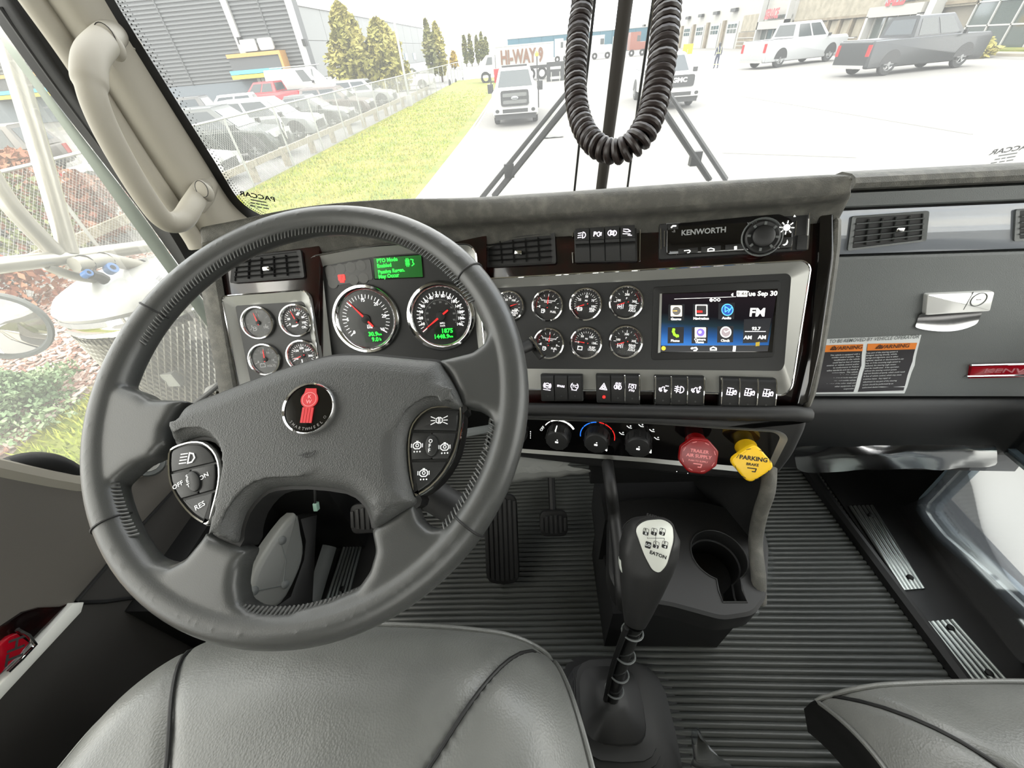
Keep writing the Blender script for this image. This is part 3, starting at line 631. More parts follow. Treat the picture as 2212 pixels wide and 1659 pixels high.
nt_.links.new(t_.outputs['Object'], s_.inputs[0]); nt_.links.new(s_.outputs['Y'], mr.inputs[0]); nt_.links.new(mr.outputs[0], r_.inputs[0]); nt_.links.new(r_.outputs[0], e_.inputs[0]); nt_.links.new(e_.outputs[0], o_.inputs[0])
el = r_.color_ramp.elements; el[0].color = lin((72, 140, 225))+(1,); el[1].position = 1; el[1].color = lin((38, 32, 36))+(1,)
a = el.new(.2); a.color = lin((52, 98, 160))+(1,); a = el.new(.42); a.color = lin((44, 62, 70))+(1,); a = el.new(.62); a.color = lin((30, 28, 32))+(1,)
MB().face(S.poly([tq(205, 245), tq(1915, 185), tq(1790, 1005), tq(190, 1010)]), .003).build('home_screen', m, ts, S)
mb = MB(); mb.face(S.poly([tq(190, 1014), tq(1790, 1010), tq(1775, 1095), tq(185, 1100)]), .003); mb.face(S.poly([tq(1425, 620), tq(1830, 600), tq(1770, 960), tq(1405, 975)]), .0031)
for (x0, y0) in ((300, 400), (665, 395), (1045, 380), (292, 738), (648, 738), (1028, 725)): mb.face(S.poly([tq(x0, y0), tq(x0+240, y0-6), tq(x0+232, y0+236), tq(x0-4, y0+240)]), .0031)
mb.build('tiles', mat('dark_tile', (30, 31, 35), .2, emit=.8), ts, S)
def ipoly(ctr, pts): return [S.p(*tq(ctr[0]+x, ctr[1]+y)).xy.to_3d() for x, y in pts]
def rr_(x, y, a, b, r=22): return fillet([S.p(*tq(x+i*a, y+j*b)).xy.to_3d() for i, j in ((-1, -1), (1, -1), (1, 1), (-1, 1))], .0012, 3)
IW, IG, IB = WHITE_E, mat('icon_grey', (95, 92, 88), .5, emit=.9), BLUE_E
def ic(nm, polys, mt, w=.0034):
    mb = MB()
    for p in polys: mb.face(p, w)
    return mb.build(nm, mt, ts, S, smooth=False)
def pc_(x, y, r, n=22): return [S.p(*tq(x+r*math.cos(2*math.pi*i/n), y+r*math.sin(2*math.pi*i/n))).xy.to_3d() for i in range(n)]
ic('gauges_icon', [rr_(418, 495, 84, 82)], mat('icon_cream', (225, 215, 200), .5, emit=1)); ic('gauges_icon_dial', [pc_(420, 495, 62)], IG, .0036)
ic('gauges_icon_hand', [ipoly((420, 495), ((-55, -5), (10, -8), (10, 6), (-55, 5)))], mat('icon_gold', (240, 190, 90), .5, emit=1), .0038)
ic('navigation_icon', [rr_(790, 485, 90, 84)], IW); ic('navigation_icon_road', [rr_(790, 482, 74, 66)], mat('icon_black', (40, 38, 40), .5, emit=.8), .0036); ic('navigation_icon_car', [ipoly((765, 505), ((-45, -18), (40, -14), (40, 16), (-45, 16)))], RED_N, .0038)
ic('audio_icon', [pc_(1176, 478, 90)], mat('icon_light_blue', (90, 190, 255), .5, emit=1)); ic('audio_icon_disc', [pc_(1176, 478, 76)], mat('icon_deep_blue', (20, 70, 150), .5, emit=1), .0036)
mb = MB(); mb.stroke([S.p(*tq(x, y)) for x, y in ((1140, 430), (1205, 470), (1142, 510))], .0013, .0038, True); mb.stroke([S.p(*tq(x, y)) for x, y in ((1190, 515), (1240, 440))], .0013, .0038); mb.build('audio_icon_play', bpy.data.materials['icon_light_blue'], ts, S)
mb = MB(); mb.stroke([S.p(*tq(x, y)) for x, y in ((378, 770), (372, 800), (390, 845), (425, 870), (440, 868))], .0038, .0036); mb.face(pc_(378, 775, 22), .0037); mb.face(pc_(435, 865, 22), .0037); mb.build('phone_icon', mat('icon_green', (150, 240, 40), .5, emit=1.1), ts, S)
ic('camera_icon', [rr_(775, 815, 84, 76)], bpy.data.materials['icon_cream']); ic('camera_icon_lens', [pc_(778, 815, 58)], mat('icon_violet', (120, 100, 190), .5, emit=1), .0036); ic('camera_icon_glint', [pc_(768, 810, 24)], IW, .0038)
ic('clock_icon', [pc_(1152, 810, 84)], IW); ic('clock_icon_dial', [pc_(1152, 810, 68)], mat('icon_mauve', (150, 138, 142), .5, emit=.9), .0036)
mb = MB(); mb.stroke([S.p(*tq(x, y)) for x, y in ((1130, 790), (1150, 812), (1200, 785))], .0012, .0038)
mb.stroke([S.p(*tq(x, y)) for x, y in ((640, 1050), (710, 1040), (725, 1062), (710, 1080), (680, 1082))], .0022, .0036); mb.face(ipoly((650, 1050), ((-22, 0), (6, -22), (6, 22))), .0036)
mb.stroke([S.p(*tq(x, y)) for x, y in ((925, 1075), (925, 1050), (965, 1030), (1010, 1050), (1010, 1075))], .0018, .0036, True)
mb.stroke([S.p(*tq(x, y)) for x, y in ((1282, 1030), (1276, 1082))], .004, .0036)
mb.face(rr_(1392, 240, 80, 44), .0036); mb.face(pc_(935, 334, 26), .0036)
for x in (992, 1048): mb.stroke(pc_(x, 330, 19, 12), .0011, .0036, True)
mb.stroke([S.p(*tq(390, 318)), S.p(*tq(1300, 285))], .0006, .0036); mb.stroke([S.p(*tq(1440, 800)), S.p(*tq(1740, 800))], .001, .0036)
mb.face(ipoly((1262, 252), ((-28, -6), (0, -26), (0, 26), (-28, 14))), .0036)
def tx(t, x, y, h, **k): q = S.p(*tq(x, y)); mb.text(t, q.x, q.y, h, .0037, rot=5, **k)
tx('Tue Sep 30', 1670, 236, .0066, bold=.03); tx('FM', 1620, 515, .0118, bold=.03); tx('93.7', 1602, 757, .0046, bold=.03); tx('AM', 1480, 888, .0052, bold=.03); tx('AM', 1690, 885, .0052, bold=.03)
for t, x, y in (('Gauges', 412, 615), ('Navigation', 785, 606), ('Audio', 1165, 600), ('Phone', 400, 936), ('Camera', 768, 916), ('Views', 762, 958), ('Clock', 1142, 934)): tx(t, x, y, .0036, bold=.03)
mb.build('screen_text', WHITE_E, ts, S, smooth=False)
mb = MB(); q = S.p(*tq(1392, 240)); mb.text('9:46', q.x, q.y, .0058, .0039, rot=5); mb.build('clock_digits', IG, ts, S, smooth=False)
ic('yellow_dot', [pc_(228, 1050, 32)], mat('icon_yellow', (235, 200, 50), .5, emit=.9)); ic('yellow_note', [ipoly((1625, 990), ((-28, -28), (32, -36), (28, 24), (-32, 30)))], mat('icon_olive', (170, 145, 40), .5, emit=.6))
# ---- radio
rq = lambda x, y: (1410+x*360/2212, 440+y*140/860)
R_ = Fr(PM_.O+PM_.n*.002, 15, 30)
rad = thing('car_radio', 'black car stereo with volume knob and backlit keys at top of the dash', 'radio', M.Translation(R_.P(1585, 507)) @ R_.m.to_3x3().to_4x4())
MB().prism(fillet(R_.poly([rq(85, 265), rq(2095, 45), rq(2055, 620), rq(80, 745)]), .003, 3), -.02, .004, .0015).build('faceplate', P_BLK, rad, R_)
MB().prism(fillet(R_.poly([rq(350, 270), rq(1650, 140), rq(1840, 230), rq(1830, 600), rq(170, 690), rq(180, 320)]), .006, 3), .002, .0075, .002).build('display_window', P_GLOSS, rad, R_)
mb = MB()
for a, b in (((2085, 60), (2050, 610)), ((1905, 230), (1890, 420)), ((2062, 200), (2045, 425)), ((105, 330), (110, 600)), ((1848, 490), (1838, 620)), ((315, 620), (318, 680)), ((155, 360), (155, 570))):
    mb.tube([R_.P(*rq(*a), .006), R_.P(*rq(*b), .006)], .0008, 5)
mb.build('chrome_strips', CHROME, rad)['kind'] = 'stuff'
kc = R_.p(*rq(1425, 455)); KF = Fr(R_.m @ kc); KF.u, KF.v, KF.n = R_.u, R_.v, R_.n; KF._m()
MB().lathe([(.0265, .006), (.0275, .0085), (.026, .0095), (.0245, .0075)], 36).build('knob_ring', P_GREY, rad, KF)
kn = MB().lathe([(.0235, .006), (.023, .012), (.0205, .0135), (.015, .012), (.0145, .018), (.012, .020), (.004, .0205)], 32, cap1=True).build('volume_knob', P_DARK, rad, KF)
for k in range(8):
    a = math.pi/4*k; MB().box((.016, -.0016, .012), (.0205, .0016, .0142), M.Rotation(a, 4, 'Z')).build('knob_grip', P_GREY, kn, KF)
for i, x in enumerate((460, 760, 1075)):
    b = MB().prism(R_.poly([rq(x-128, 610-(x-460)*.085), rq(x+128, 590-(x-460)*.085), rq(x+126, 655-(x-460)*.085), rq(x-130, 680-(x-460)*.085)]), .004, .0088, .0008).build('key', P_DARK, rad, R_)
for q4 in (((1690, 270), (1840, 262), (1835, 400), (1685, 410)), ((1680, 460), (1825, 455), (1815, 590), (1660, 600)), ((195, 290), (330, 280), (330, 350), (195, 360))):
    MB().prism(R_.poly([rq(*q) for q in q4]), .004, .0085, .0008).build('key', P_DARK, rad, R_)
MB().prism(R_.poly([rq(1900, 430), rq(2050, 420), rq(2040, 615), rq(1885, 620)]), .003, .0062, .0008).build('aux_cover', P_DARK, rad, R_)
mb = MB(); rp = lambda x, y: R_.p(*rq(x, y)); wz = .0092
mb.stroke([rp(x, y) for x, y in ((410, 635), (470, 628), (486, 640), (470, 660), (452, 662))], .0012, wz)
mb.stroke([rp(x, y) for x, y in ((715, 642), (718, 615), (755, 602), (798, 614), (797, 636))], .0012, wz, True)
for y in (585, 600, 615): mb.stroke([rp(1066, y), rp(1090, y-2)], .0016, wz)
c = rp(1747, 333); mb.face(circ(c.x, c.y, .0045, 18), wz)
for k in range(8): a = k*math.pi/4; mb.stroke([(c.x+.006*math.cos(a), c.y+.006*math.sin(a)), (c.x+.009*math.cos(a), c.y+.009*math.sin(a))], .0014, wz)
mb.face([rp(x, y) for x, y in ((1752, 488), (1764, 520), (1750, 552), (1715, 570), (1690, 558), (1730, 545), (1745, 520))], wz)
mb.stroke([rp(x, y) for x, y in ((240, 330), (258, 312), (296, 310))], .002, wz); mb.face([rp(x, y) for x, y in ((1832, 195), (1848, 165), (1866, 192))], wz)
mb.build('key_symbols', WHITE_E, rad, R_, smooth=False)['kind'] = 'stuff'
mb = MB(); q = rp(660, 378); mb.text('KENWORTH', q.x, q.y, .0074, .0079, rot=6.5, bold=.03); q = rp(265, 258); mb.text('Bluetooth', q.x, q.y, .0034, .0045, rot=6); q = rp(1385, 265); mb.text('VOLUME  PUSH', q.x, q.y, .003, .0079, rot=6); q = rp(1838, 122); mb.text('OPEN USB', q.x, q.y, .0035, .0045, rot=6); q = rp(268, 378); mb.text('-/i', q.x, q.y, .004, .0079, rot=6)
mb.build('lettering', mat('silver_print', (140, 142, 142), .5), rad, R_, smooth=False)
# ---- vents
def vent(name, label, f, quad, nh=4, nv=4, w=.0, rad_=.004, rim=P_BLK, tab=(.62, .48)):
    q = [f.p(*p).xy.to_3d() for p in quad]; c = sum(q, V())/4      # TL TR BR BL
    t = thing(name, label, 'air vent', M.Translation(f.m @ c) @ f.m.to_3x3().to_4x4())
    p = fillet(q, rad_, 4); pi = fillet([a+(c-a).normalized()*.008 for a in q], rad_*.6, 4)
    MB().ring(p, pi, w+.004, w+.003, w-.004).build('vent_frame', rim, t, f)
    MB().face(inset(ccw(p), .001), w+.0005).build('duct', P_BLK, t, f)
    b = lambda s, r: (q[3]*(1-s)+q[2]*s)*(1-r)+(q[0]*(1-s)+q[1]*s)*r
    for i in range(nh):
        r = .13+.74*(i+.5)/nh
        MB().tube([f.m @ (b(s, r)+V((0, 0, w+.004))) for s in (.06, .94)], [(.0026, .0012)]*2, 6, flat=tuple(f.n)).build('slat', rim, t)
    for i in range(nv):
        s = .06+.88*(i+1)/(nv+1)
        MB().tube([f.m @ (b(s, r)+V((0, 0, w+.002))) for r in (.12, .88)], [(.0024, .0009)]*2, 6, flat=tuple(f.n)).build('vane', rim, t)
    c2 = b(*tab); MB().prism(rect(c2.x, c2.y, .013, .007, .002), w+.002, w+.011, .0015).build('vent_tab', CHROME, t, f)
    return t
VU = Fr(PL.O+PL.n*-.001, -4, 30)
vent('air_vent', 'black louvred air vent left of the instrument cluster, above the four small gauges', VU, ((505, 556), (652, 540), (660, 600), (500, 612)), tab=(.52, .42))
vent('air_vent', 'black louvred air vent right of the instrument cluster behind the wheel rim', Fr(PM_.O+PM_.n*-.003, 15, 30), ((1046, 518), (1199, 500), (1202, 570), (1050, 578)), nh=4, nv=4, tab=(.5, .42))
# ------------------------------------------------------------------ rocker switches
# symbols drawn in a unit box, as polylines / text
def arc(cx, cy, r, a0, a1, n=8, ry=None): return [(cx+r*math.cos(math.radians(a0+(a1-a0)*i/n)), cy+(ry or r)*math.sin(math.radians(a0+(a1-a0)*i/n))) for i in range(n+1)]
LAMP_D = [[(0, -.35), (0, .35)] + arc(0, 0, .38, 90, -90, 8)]
def lampL(cx, s, sc_=1): return [[(cx+p[0]*s*sc_, p[1]*sc_) for p in LAMP_D[0]]] + [[(cx-s*.14*sc_, k*sc_), (cx-s*.5*sc_, (k+.06)*sc_)] for k in (-.24, 0, .24)]
TRUCK = [[(-.45, -.15), (-.45, .05), (-.2, .08), (-.1, .25), (.1, .25), (.1, -.05), (.45, -.1)], arc(-.25, -.2, .1, 0, 360), arc(.25, -.2, .1, 0, 360)]
AXLE = [[(-.35, .35), (.2, .35)], [(-.08, .35), (-.08, -.35)], [(-.35, -.1), (.2, -.1)], [(-.35, -.4), (-.35, .15)], [(.2, -.4), (.2, .15)], [(-.35, -.38), (.2, -.38)], [(.32, -.25), (.55, -.25), (.55, .05), (.32, .05), (.32, -.25)], arc(.435, .08, .08, 0, 180)]
ICON = {
 'abs': [arc(0, .05, .33, 0, 360, 16), arc(0, .05, .48, 140, 220), arc(0, .05, .48, -40, 40), [(-.45, -.5), (.45, -.5)], ('ABS', 0, .05, .2)],
 'spare': [('SPARE', 0, 0, .24)], 'tc': [arc(0, 0, .45, 130, 235), arc(0, 0, .45, -55, 50), ('TC', 0, 0, .34), [(-.3, -.5), (.3, -.5)]],
 'hazard': [[(-.45, -.35), (.45, -.35), (0, .45), (-.45, -.35)], [(-.2, -.2), (.2, -.2), (0, .14), (-.2, -.2)]],
 'aux': [('AUX', 0, .48, .24)] + lampL(-.18, -1, .7) + lampL(.18, 1, .7), 'pto': [[(-.4, -.1), (-.4, .4), (.4, .4), (.4, -.1)], arc(0, .08, .18, 0, 360, 12), ('PTO', 0, -.4, .24)],
 'truck1': TRUCK+[[(.2, .42), (.5, .42)]], 'fog': [[(p[0]+.1, p[1]) for p in LAMP_D[0]]] + [[(-.05, k), (-.5, k+.05)] for k in (-.24, 0, .24)] + [[(-.28, -.4), (-.22, -.1), (-.3, .1), (-.24, .4)]],
 'truck2': TRUCK+[[(.38, .1), (.38, .45)], [(.28, .3), (.38, .45), (.48, .3)]], 'axle': AXLE,
 'dip': [[(p[0]*.9+.05, p[1]*.9) for p in LAMP_D[0]]] + [[(-.1, k), (-.5, k-.08)] for k in (-.25, 0, .25)], 'trailer': [('P', -.25, 0, .5)] + lampL(.2, -1, .6)[1:] + [arc(.25, 0, .25, 90, 270)],
 'park': lampL(-.2, -1, .75) + lampL(.2, 1, .75), 'work': [[(-.5, .3), (0, .3), (.3, .1), (-.1, .0), (-.5, .1)], [(-.5, -.2), (.3, -.2)], [(.1, -.35), (.5, -.35)]]}
def icon(mb, name, cx, cy, s, w, wd=.09):
    for it in ICON[name]:
        if isinstance(it[0], str): mb.text(it[0], cx+it[1]*s, cy+it[2]*s, it[3]*s, w, bold=.03)
        else: mb.stroke([(cx+p[0]*s, cy+p[1]*s) for p in it], wd*s, w)
def bank(label, f, quad, icons, lit=(), chrome=(), h=.012, upper=False):
    q = [f.p(*p).xy.to_3d() for p in quad]; c = sum(q, V())/4; n = len(icons)
    t = thing('switch_bank', label, 'switch panel', M.Translation(f.m @ c) @ f.m.to_3x3().to_4x4(), 'rocker switch banks on the dashboard')
    b = lambda s, r: (q[3]*(1-s)+q[2]*s)*(1-r)+(q[0]*(1-s)+q[1]*s)*r
    MB().prism(fillet([b(-.02, -.03), b(1.02, -.03), b(1.02, 1.03), b(-.02, 1.03)], .002, 2), -.01, h*.35, .001).build('switch_housing', P_BLK, t, f)
    for i, ic_ in enumerate(icons):
        s0, s1 = (i+.04)/n, (i+.96)/n
        rows = []
        prof = ((.0, .3), (.0, .55), (.12, .8), (.45, .86), (.62, 1.0), (.9, .86), (1.0, .6), (1.0, .3)) if not upper else ((0, .3), (0, .6), (.35, .62), (.48, .75), (.52, 1.25), (.6, 1.3), (.64, .72), (1, .7), (1, .3))
        for r, k in prof: rows.append([b(s0, r)+V((0, 0, h*k)), b(s1, r)+V((0, 0, h*k))])
        mb = MB(); mb.grid(rows); sd0 = [r[0] for r in rows]; sd1 = [r[1] for r in rows]; mb.add(sd0, [tuple(range(len(sd0)))]); mb.add(sd1, [tuple(range(len(sd1)))[::-1]])
        o = mb.build('rocker_switch', P_BLK if not upper else P_DARK, t, f, auto=60)
        wdt = (b(s1, .5)-b(s0, .5)).length
        cc = b((s0+s1)/2, .60 if not upper else .80); mb = MB(); icon(mb, ic_, cc.x, cc.y, wdt*.62, h*(1.02 if not upper else .76))
        mb.build('symbol', mat('switch_backlight', (250, 240, 255), .5, emit=1.1) if 'switch_backlight' not in bpy.data.materials else bpy.data.materials['switch_backlight'], o, f, smooth=False)
        if i in lit:
            c3 = b((s0+s1)/2, .22); MB().lathe([(.0026, h*.8), (.0024, h*.95), (.001, h*1.0)], 14, M.Translation(V((c3.x, c3.y, 0))), cap1=True).build('lamp', RED_E, o, f)
        elif not upper:
            c3 = b((s0+s1)/2, .2); MB().face(circ(c3.x, c3.y, .0016, 10), h*.86).build('lamp', P_DARK, o, f)
    for k in chrome:
        s = k/n; MB().tube([f.m @ (b(s, r)+V((0, 0, h*kk))) for r, kk in ((0, .5), (.1, .85), (.5, 1.0), (.9, .9), (1, .55))], .0011, 6).build('chrome_edge', CHROME, t)
    return t
FS = Fr(PM_.O+PM_.n*.006, 15, 30)
bank('lower rocker bank nearest the wheel: brake, spare and traction switches', FS, ((1170, 809), (1257, 810), (1259, 864), (1172, 864)), ('abs', 'spare', 'tc'))
bank('lower rocker bank with the hazard triangle and lit red lamp', FS, ((1289, 809), (1381, 810), (1381, 871), (1291, 867)), ('hazard', 'aux', 'pto'), lit=(0,), chrome=(2, 3))
bank('lower rocker bank with the fog lamp switch between two truck symbols', FS, ((1415, 812), (1519, 814), (1517, 878), (1414, 874)), ('truck1', 'fog', 'truck2'), chrome=(0, 1, 2, 3))
bank('lower rocker bank farthest right with three axle lock switches', FS, ((1557, 815), (1673, 819), (1669, 886), (1554, 881)), ('axle', 'axle', 'axle'), chrome=(0, 1, 2, 3))
bank('upper bank of four lighting switches between the vent and the radio', Fr(PM_.O+PM_.n*-.002, 15, 30), ((1243, 497), (1372, 487), (1374, 563), (1245, 566)), ('dip', 'trailer', 'park', 'work'), upper=True)
mb = MB()
for a, b in (((1237, 493), (1237, 512)), ((1237, 545), (1238, 568)), ((1383, 481), (1382, 562))): mb.tube([PM_.P(*a, -.001), PM_.P(*b, -.001)], .0012, 6)
mb.build('bank_trim', CHROME, dash)['kind'] = 'stuff'
# ------------------------------------------------------------------ climate panel
cl = thing('climate_panel', 'long black climate panel in a silver frame below the rocker switches', 'control panel', M.Translation(PK.P(1400, 950)) @ PK.m.to_3x3().to_4x4())
out = PK.poly([(1060, 897), (1145, 900), (1400, 909), (1679, 926), (1701, 938), (1664, 1010), (1639, 1016), (1400, 992), (1131, 972), (1050, 966)])
inn = PK.poly([(1064, 901), (1146, 904), (1400, 913), (1668, 931), (1680, 940), (1654, 1000), (1638, 1005), (1400, 984), (1133, 965), (1054, 960)])
fo = fillet(out, [.003, .004, .004, .008, .008, .010, .008, .004, .004, .003], 4); fi = fillet(inn, [.002, .002, .002, .005, .005, .006, .004, .002, .002, .002], 4)
MB().ring(fo, fi, .009, .004, .002).build('panel_frame', SILVER, cl, PK)
MB().prism(inset(ccw(fo), .002), .0, .005).build('face_plate', P_GLOSS, cl, PK)
def knob(px, py, ang, label, marks):
    c = PK.p(px, py); fl = Fr(PK.m @ c); fl.u, fl.v, fl.n = PK.u, PK.v, PK.n; fl._m()
    k = MB().lathe([(.0235, .005), (.0225, .010), (.0215, .026), (.019, .0295), (.012, .030)], 32, cap1=True).build('control_knob', P_DARK, cl, fl, label=label)
    for i in range(12): MB().box((.0212, -.0012, .009), (.0232, .0012, .025), M.Rotation(math.pi*2*i/12, 4, 'Z')).build('grip_rib', P_DARK, k, fl)
    a = math.radians(ang); MB().box((.0205, -.0007, .012), (.0236, .0007, .0285), M.Rotation(a, 4, 'Z')).build('pointer', WHITE_E, k, fl)
    mb = MB(); mb.face(rect(0, -.001, .006, .004, .001), .0304); mb.face(circ(.001, .004, .0013, 8), .0304); mb.build('symbol', MARK, k, fl, smooth=False)
    for col, segs in marks:
        mb = MB()
        for s in segs:
            if isinstance(s, str): continue
            a0, a1, wd = s; mb.stroke(arc(0, 0, .031, a0, a1, 6), wd, .0056)
        mb.build('scale_arc', col, k, fl, smooth=False)
    return fl, k
SK = .0
fl, k = knob(1209, 934, 100, 'fan speed knob', ((WHITE_E, ((150, 128, .0016), (122, 98, .0022), (92, 66, .003), (60, 34, .0036))),))
mb = MB(); mb.text('OFF', -.033, .006, .005, .0056, rot=60); mb.build('off_mark', MARK, k, fl, smooth=False)
fl, k = knob(1291, 939, 330, 'temperature knob with blue and red scale', ((BLUE_E, ((190, 150, .0016), (145, 122, .0018), (117, 100, .0018))), (RED_N, ((88, 74, .0018), (68, 42, .0018), (36, -4, .0016)))))
fl, k = knob(1379, 947, 345, 'air direction knob', ())
mb = MB()
for a in (165, 128, 90, 52, 18): a = math.radians(a); x, y = .031*math.cos(a), .031*math.sin(a); mb.stroke([(x-.004, y+.002), (x, y-.001), (x+.004, y-.001)], .0015, .0056); mb.face(circ(x+.002, y+.003, .0014, 8), .0056)
mb.build('vent_symbols', MARK, k, fl, smooth=False)
c = PK.p(1140, 935); mb = MB(); mb.lathe([(.014, .005), (.013, .02), (.008, .021)], 20, M.Translation(V((c.x-.012, c.y, 0))), cap1=True); mb.build('control_knob', P_DARK, cl, PK, label='small knob mostly hidden by the wheel rim')
mb = MB()
for i in range(4): mb.face(rect(c.x+.007, c.y+.008-.005*i, .0014, .003), .0056)
mb.build('scale_ticks', MARK, cl, PK, smooth=False)
# ------------------------------------------------------------------ brake valve knobs
def valve(name, label, px, py, mt, sides, lines, tm, rot0):
    c = PK.p(px, py, .005); fl = Fr(PK.m @ c); fl.u, fl.v, fl.n = PK.u, PK.v, PK.n; fl._m()
    t = thing(name, label, 'brake knob', fl, None)
    MB().lathe([(.0165, 0), (.0155, .004), (.0145, .03), (.017, .038)], 24).build('stem', mt, t, fl)
    FT = Fr(fl.m @ V((0, 0, .041)), 12, 34)
    p = circ(0, 0, .031, sides, a0=rot0) if sides == 8 else fillet([V((.033, 0, 0)), V((0, .033, 0)), V((-.033, 0, 0)), V((0, -.033, 0))], .012, 4)
    k = MB().prism(fillet(p, .004, 2) if sides == 8 else p, -.006, .005, .003, 3).build('button', mt, t, FT)
    mb = MB(); y = .009
    for s, h in lines: mb.text(s, 0, y, h, .0054, bold=.03); y -= h+.0032
    mb.stroke([(-.006, y+.001), (.006, y+.001), (.005, y-.004), (.001, y-.004)], .0016, .0054)
    for a in range(0, 360, 45): a = math.radians(a+22); mb.stroke([(.0245*math.cos(a-.12), .0245*math.sin(a-.12)), (.0245*math.cos(a+.12), .0245*math.sin(a+.12))], .0009, .0054)
    mb.build('lettering', tm, k, FT, smooth=False)
valve('trailer_air_knob', 'red octagonal trailer air supply knob on the climate panel', 1502, 952, RED, 8, (('TRAILER', .0050), ('AIR SUPPLY', .0050), ('PUSH TO SUPPLY', .0026)), mat('pink_print', (225, 130, 130), .5), math.pi/8)
valve('parking_brake_knob', 'yellow diamond shaped parking brake knob at the right end of the panel', 1611, 966, YEL, 4, (('PARKING', .0064), ('BRAKE', .0040)), P_BLK, 0)
# ------------------------------------------------------------------ passenger dash
PR = Fr(ony(.72, 1915, 500), 3, 10)
pd = thing('passenger_dash', 'grey passenger side dashboard with gloss strip and padded knee roll', 'dashboard', M.Translation(PR.P(2000, 600)) @ PR.m.to_3x3().to_4x4())
X0, X1 = PR.p(1740, 600).x, XR-.02-PR.O.x
def rowv(px, py): return PR.p(px, py).y
a0 = PR.p(1900, 408).y; prof = [(a0+.006, .010), (a0+.012, .012), (a0+.022, .006), (a0+.032, -.02), (a0+.036, -.06), (a0+.02, -.14), (a0-.05, -.50), (a0-.3, -.5), (a0-.3, -.02)]
def extr(pr, nm, mt, x0=X0, x1=X1, sub=0, n=2):
    mb = MB(); mb.loft([[V((x0+(x1-x0)*i/n, y, w_)) for y, w_ in pr] for i in range(n+1)], True, True); return mb.build(nm, mt, pd, PR, auto=35)
pf = [(a0-.1, -.03), (a0-.002, -.03), (a0-.002, .010), (a0+.004, .018), (a0+.016, .020)]
extr([(a0, -.05), (a0, .006), (a0+.004, .013), (a0+.012, .015), (a0+.020, .010), (a0+.025, -.002), (a0+.027, -.03), (a0+.004, -.10), (a0-.14, -.48), (a0-.2, -.48)], 'top_pad', P_SOFT, x0=PR.p(1834, 400).x)
b1 = rowv(1900, 446)
extr([(b1, -.03), (b1, .0), (b1+.003, .004), (a0-.004, .006), (a0-.003, -.03)], 'upper_panel', P_GREY)
c1, c0 = rowv(1900, 452), rowv(1900, 547)
extr([(c0, -.03), (c0, -.001), (c0+.004, .001), (c1-.004, .001), (c1, -.001), (c1, -.03)], 'gloss_strip', mat('sky_reflection_gloss', (128, 132, 138), .05, coat=1))  # pale sky reflection put into the strip's base colour
g1, g0 = rowv(1900, 553), rowv(1900, 846)
gb = thing('glove_box', 'grey glove box lid with chrome latch on the passenger side', 'glove box', M.Translation(PR.P(2000, 700)) @ PR.m.to_3x3().to_4x4())
mb = MB(); prg = [(g0, -.03), (g0, .018), (g0+.02, .016), (g0+.05, .008), (g0+.09, .003), (g1-.004, .002), (g1, -.001), (g1, -.03)]
mb.loft([[V((X0+(X1-X0)*i/2, y, w_)) for y, w_ in prg] for i in range(3)], True, True); mb.build('lid', P_GREY, gb, PR, auto=35)
bk = rowv(1900, 972); k0 = rowv(1900, 853)
extr([(bk-.02, -.2), (bk-.01, -.02), (bk, .012), (bk+.012, .026), (bk+.04, .034), (bk+.07, .036), (k0-.03, .034), (k0-.01, .028), (k0, .016), (k0+.004, -.03)], 'knee_roll', P_FACE)
MB().box((X0, bk-.06, -.24), (X1, bk+.02, .0)).build('lower_cover', P_BLK, pd, PR)
MB().box((X0, bk+.03, -.26), (X1, a0-.01, -.031)).build('dash_core', P_BLK, pd, PR)
PV = Fr(PR.O+PR.n*.001, 3, 10)
vent('air_vent', 'black louvred air vent in the gloss strip above the warning sticker', PV, ((1838, 467), (2004, 455), (1997, 520), (1828, 541)), nh=4, nv=4, rim=P_GREY, tab=(.62, .5))
vent('air_vent', 'air vent cut off by the right edge of the picture', PV, ((2190, 452), (2370, 442), (2366, 505), (2186, 521)), nh=4, nv=4, rim=P_GREY)
# latch
lt = PR.poly([(1993, 632), (2137, 626), (2127, 668), (1989, 677)])
MB().prism(fillet(lt, .004, 3), .0, .012, .003).build('latch_plate', mat('bright_latch', (245, 245, 242), .2, metal=.35), gb, PR)
cp = MB(); cp.grid([[PR.p(*q, w_) for q in row] for row, w_ in ((((1987, 676), (2030, 674), (2080, 670), (2126, 667)), .011), (((1983, 686), (2030, 684), (2075, 681), (2120, 678)), .0042), (((1979, 702), (2025, 706), (2070, 703), (2113, 695)), .0046), (((1974, 709), (2025, 717), (2070, 716), (2109, 702)), .0085))]); cp.build('latch_cup', mat('latch_cup_metal', (170, 170, 170), .2, metal=.9), gb, PR, sub=2)
c = PR.p(2114, 647, .012); mb = MB(); mb.tube([PR.m @ V((q.x, q.y, .0125)) for q in circ(c.x, c.y, .0125, 24)], .0008, 5, closed=True); mb.build('lock_ring', P_GREY, gb)
MB().box((c.x-.004, c.y-.0006, .012), (c.x+.004, c.y+.0006, .0128)).build('key_slot', P_FACE, gb, PR)
MB().box((-.0005+PR.p(2092, 650, .012).x, PR.p(2092, 669, .012).y, .011), (.0005+PR.p(2092, 650, .012).x, PR.p(2092, 631, .012).y, .0124)).build('latch_split', P_GREY, gb, PR)
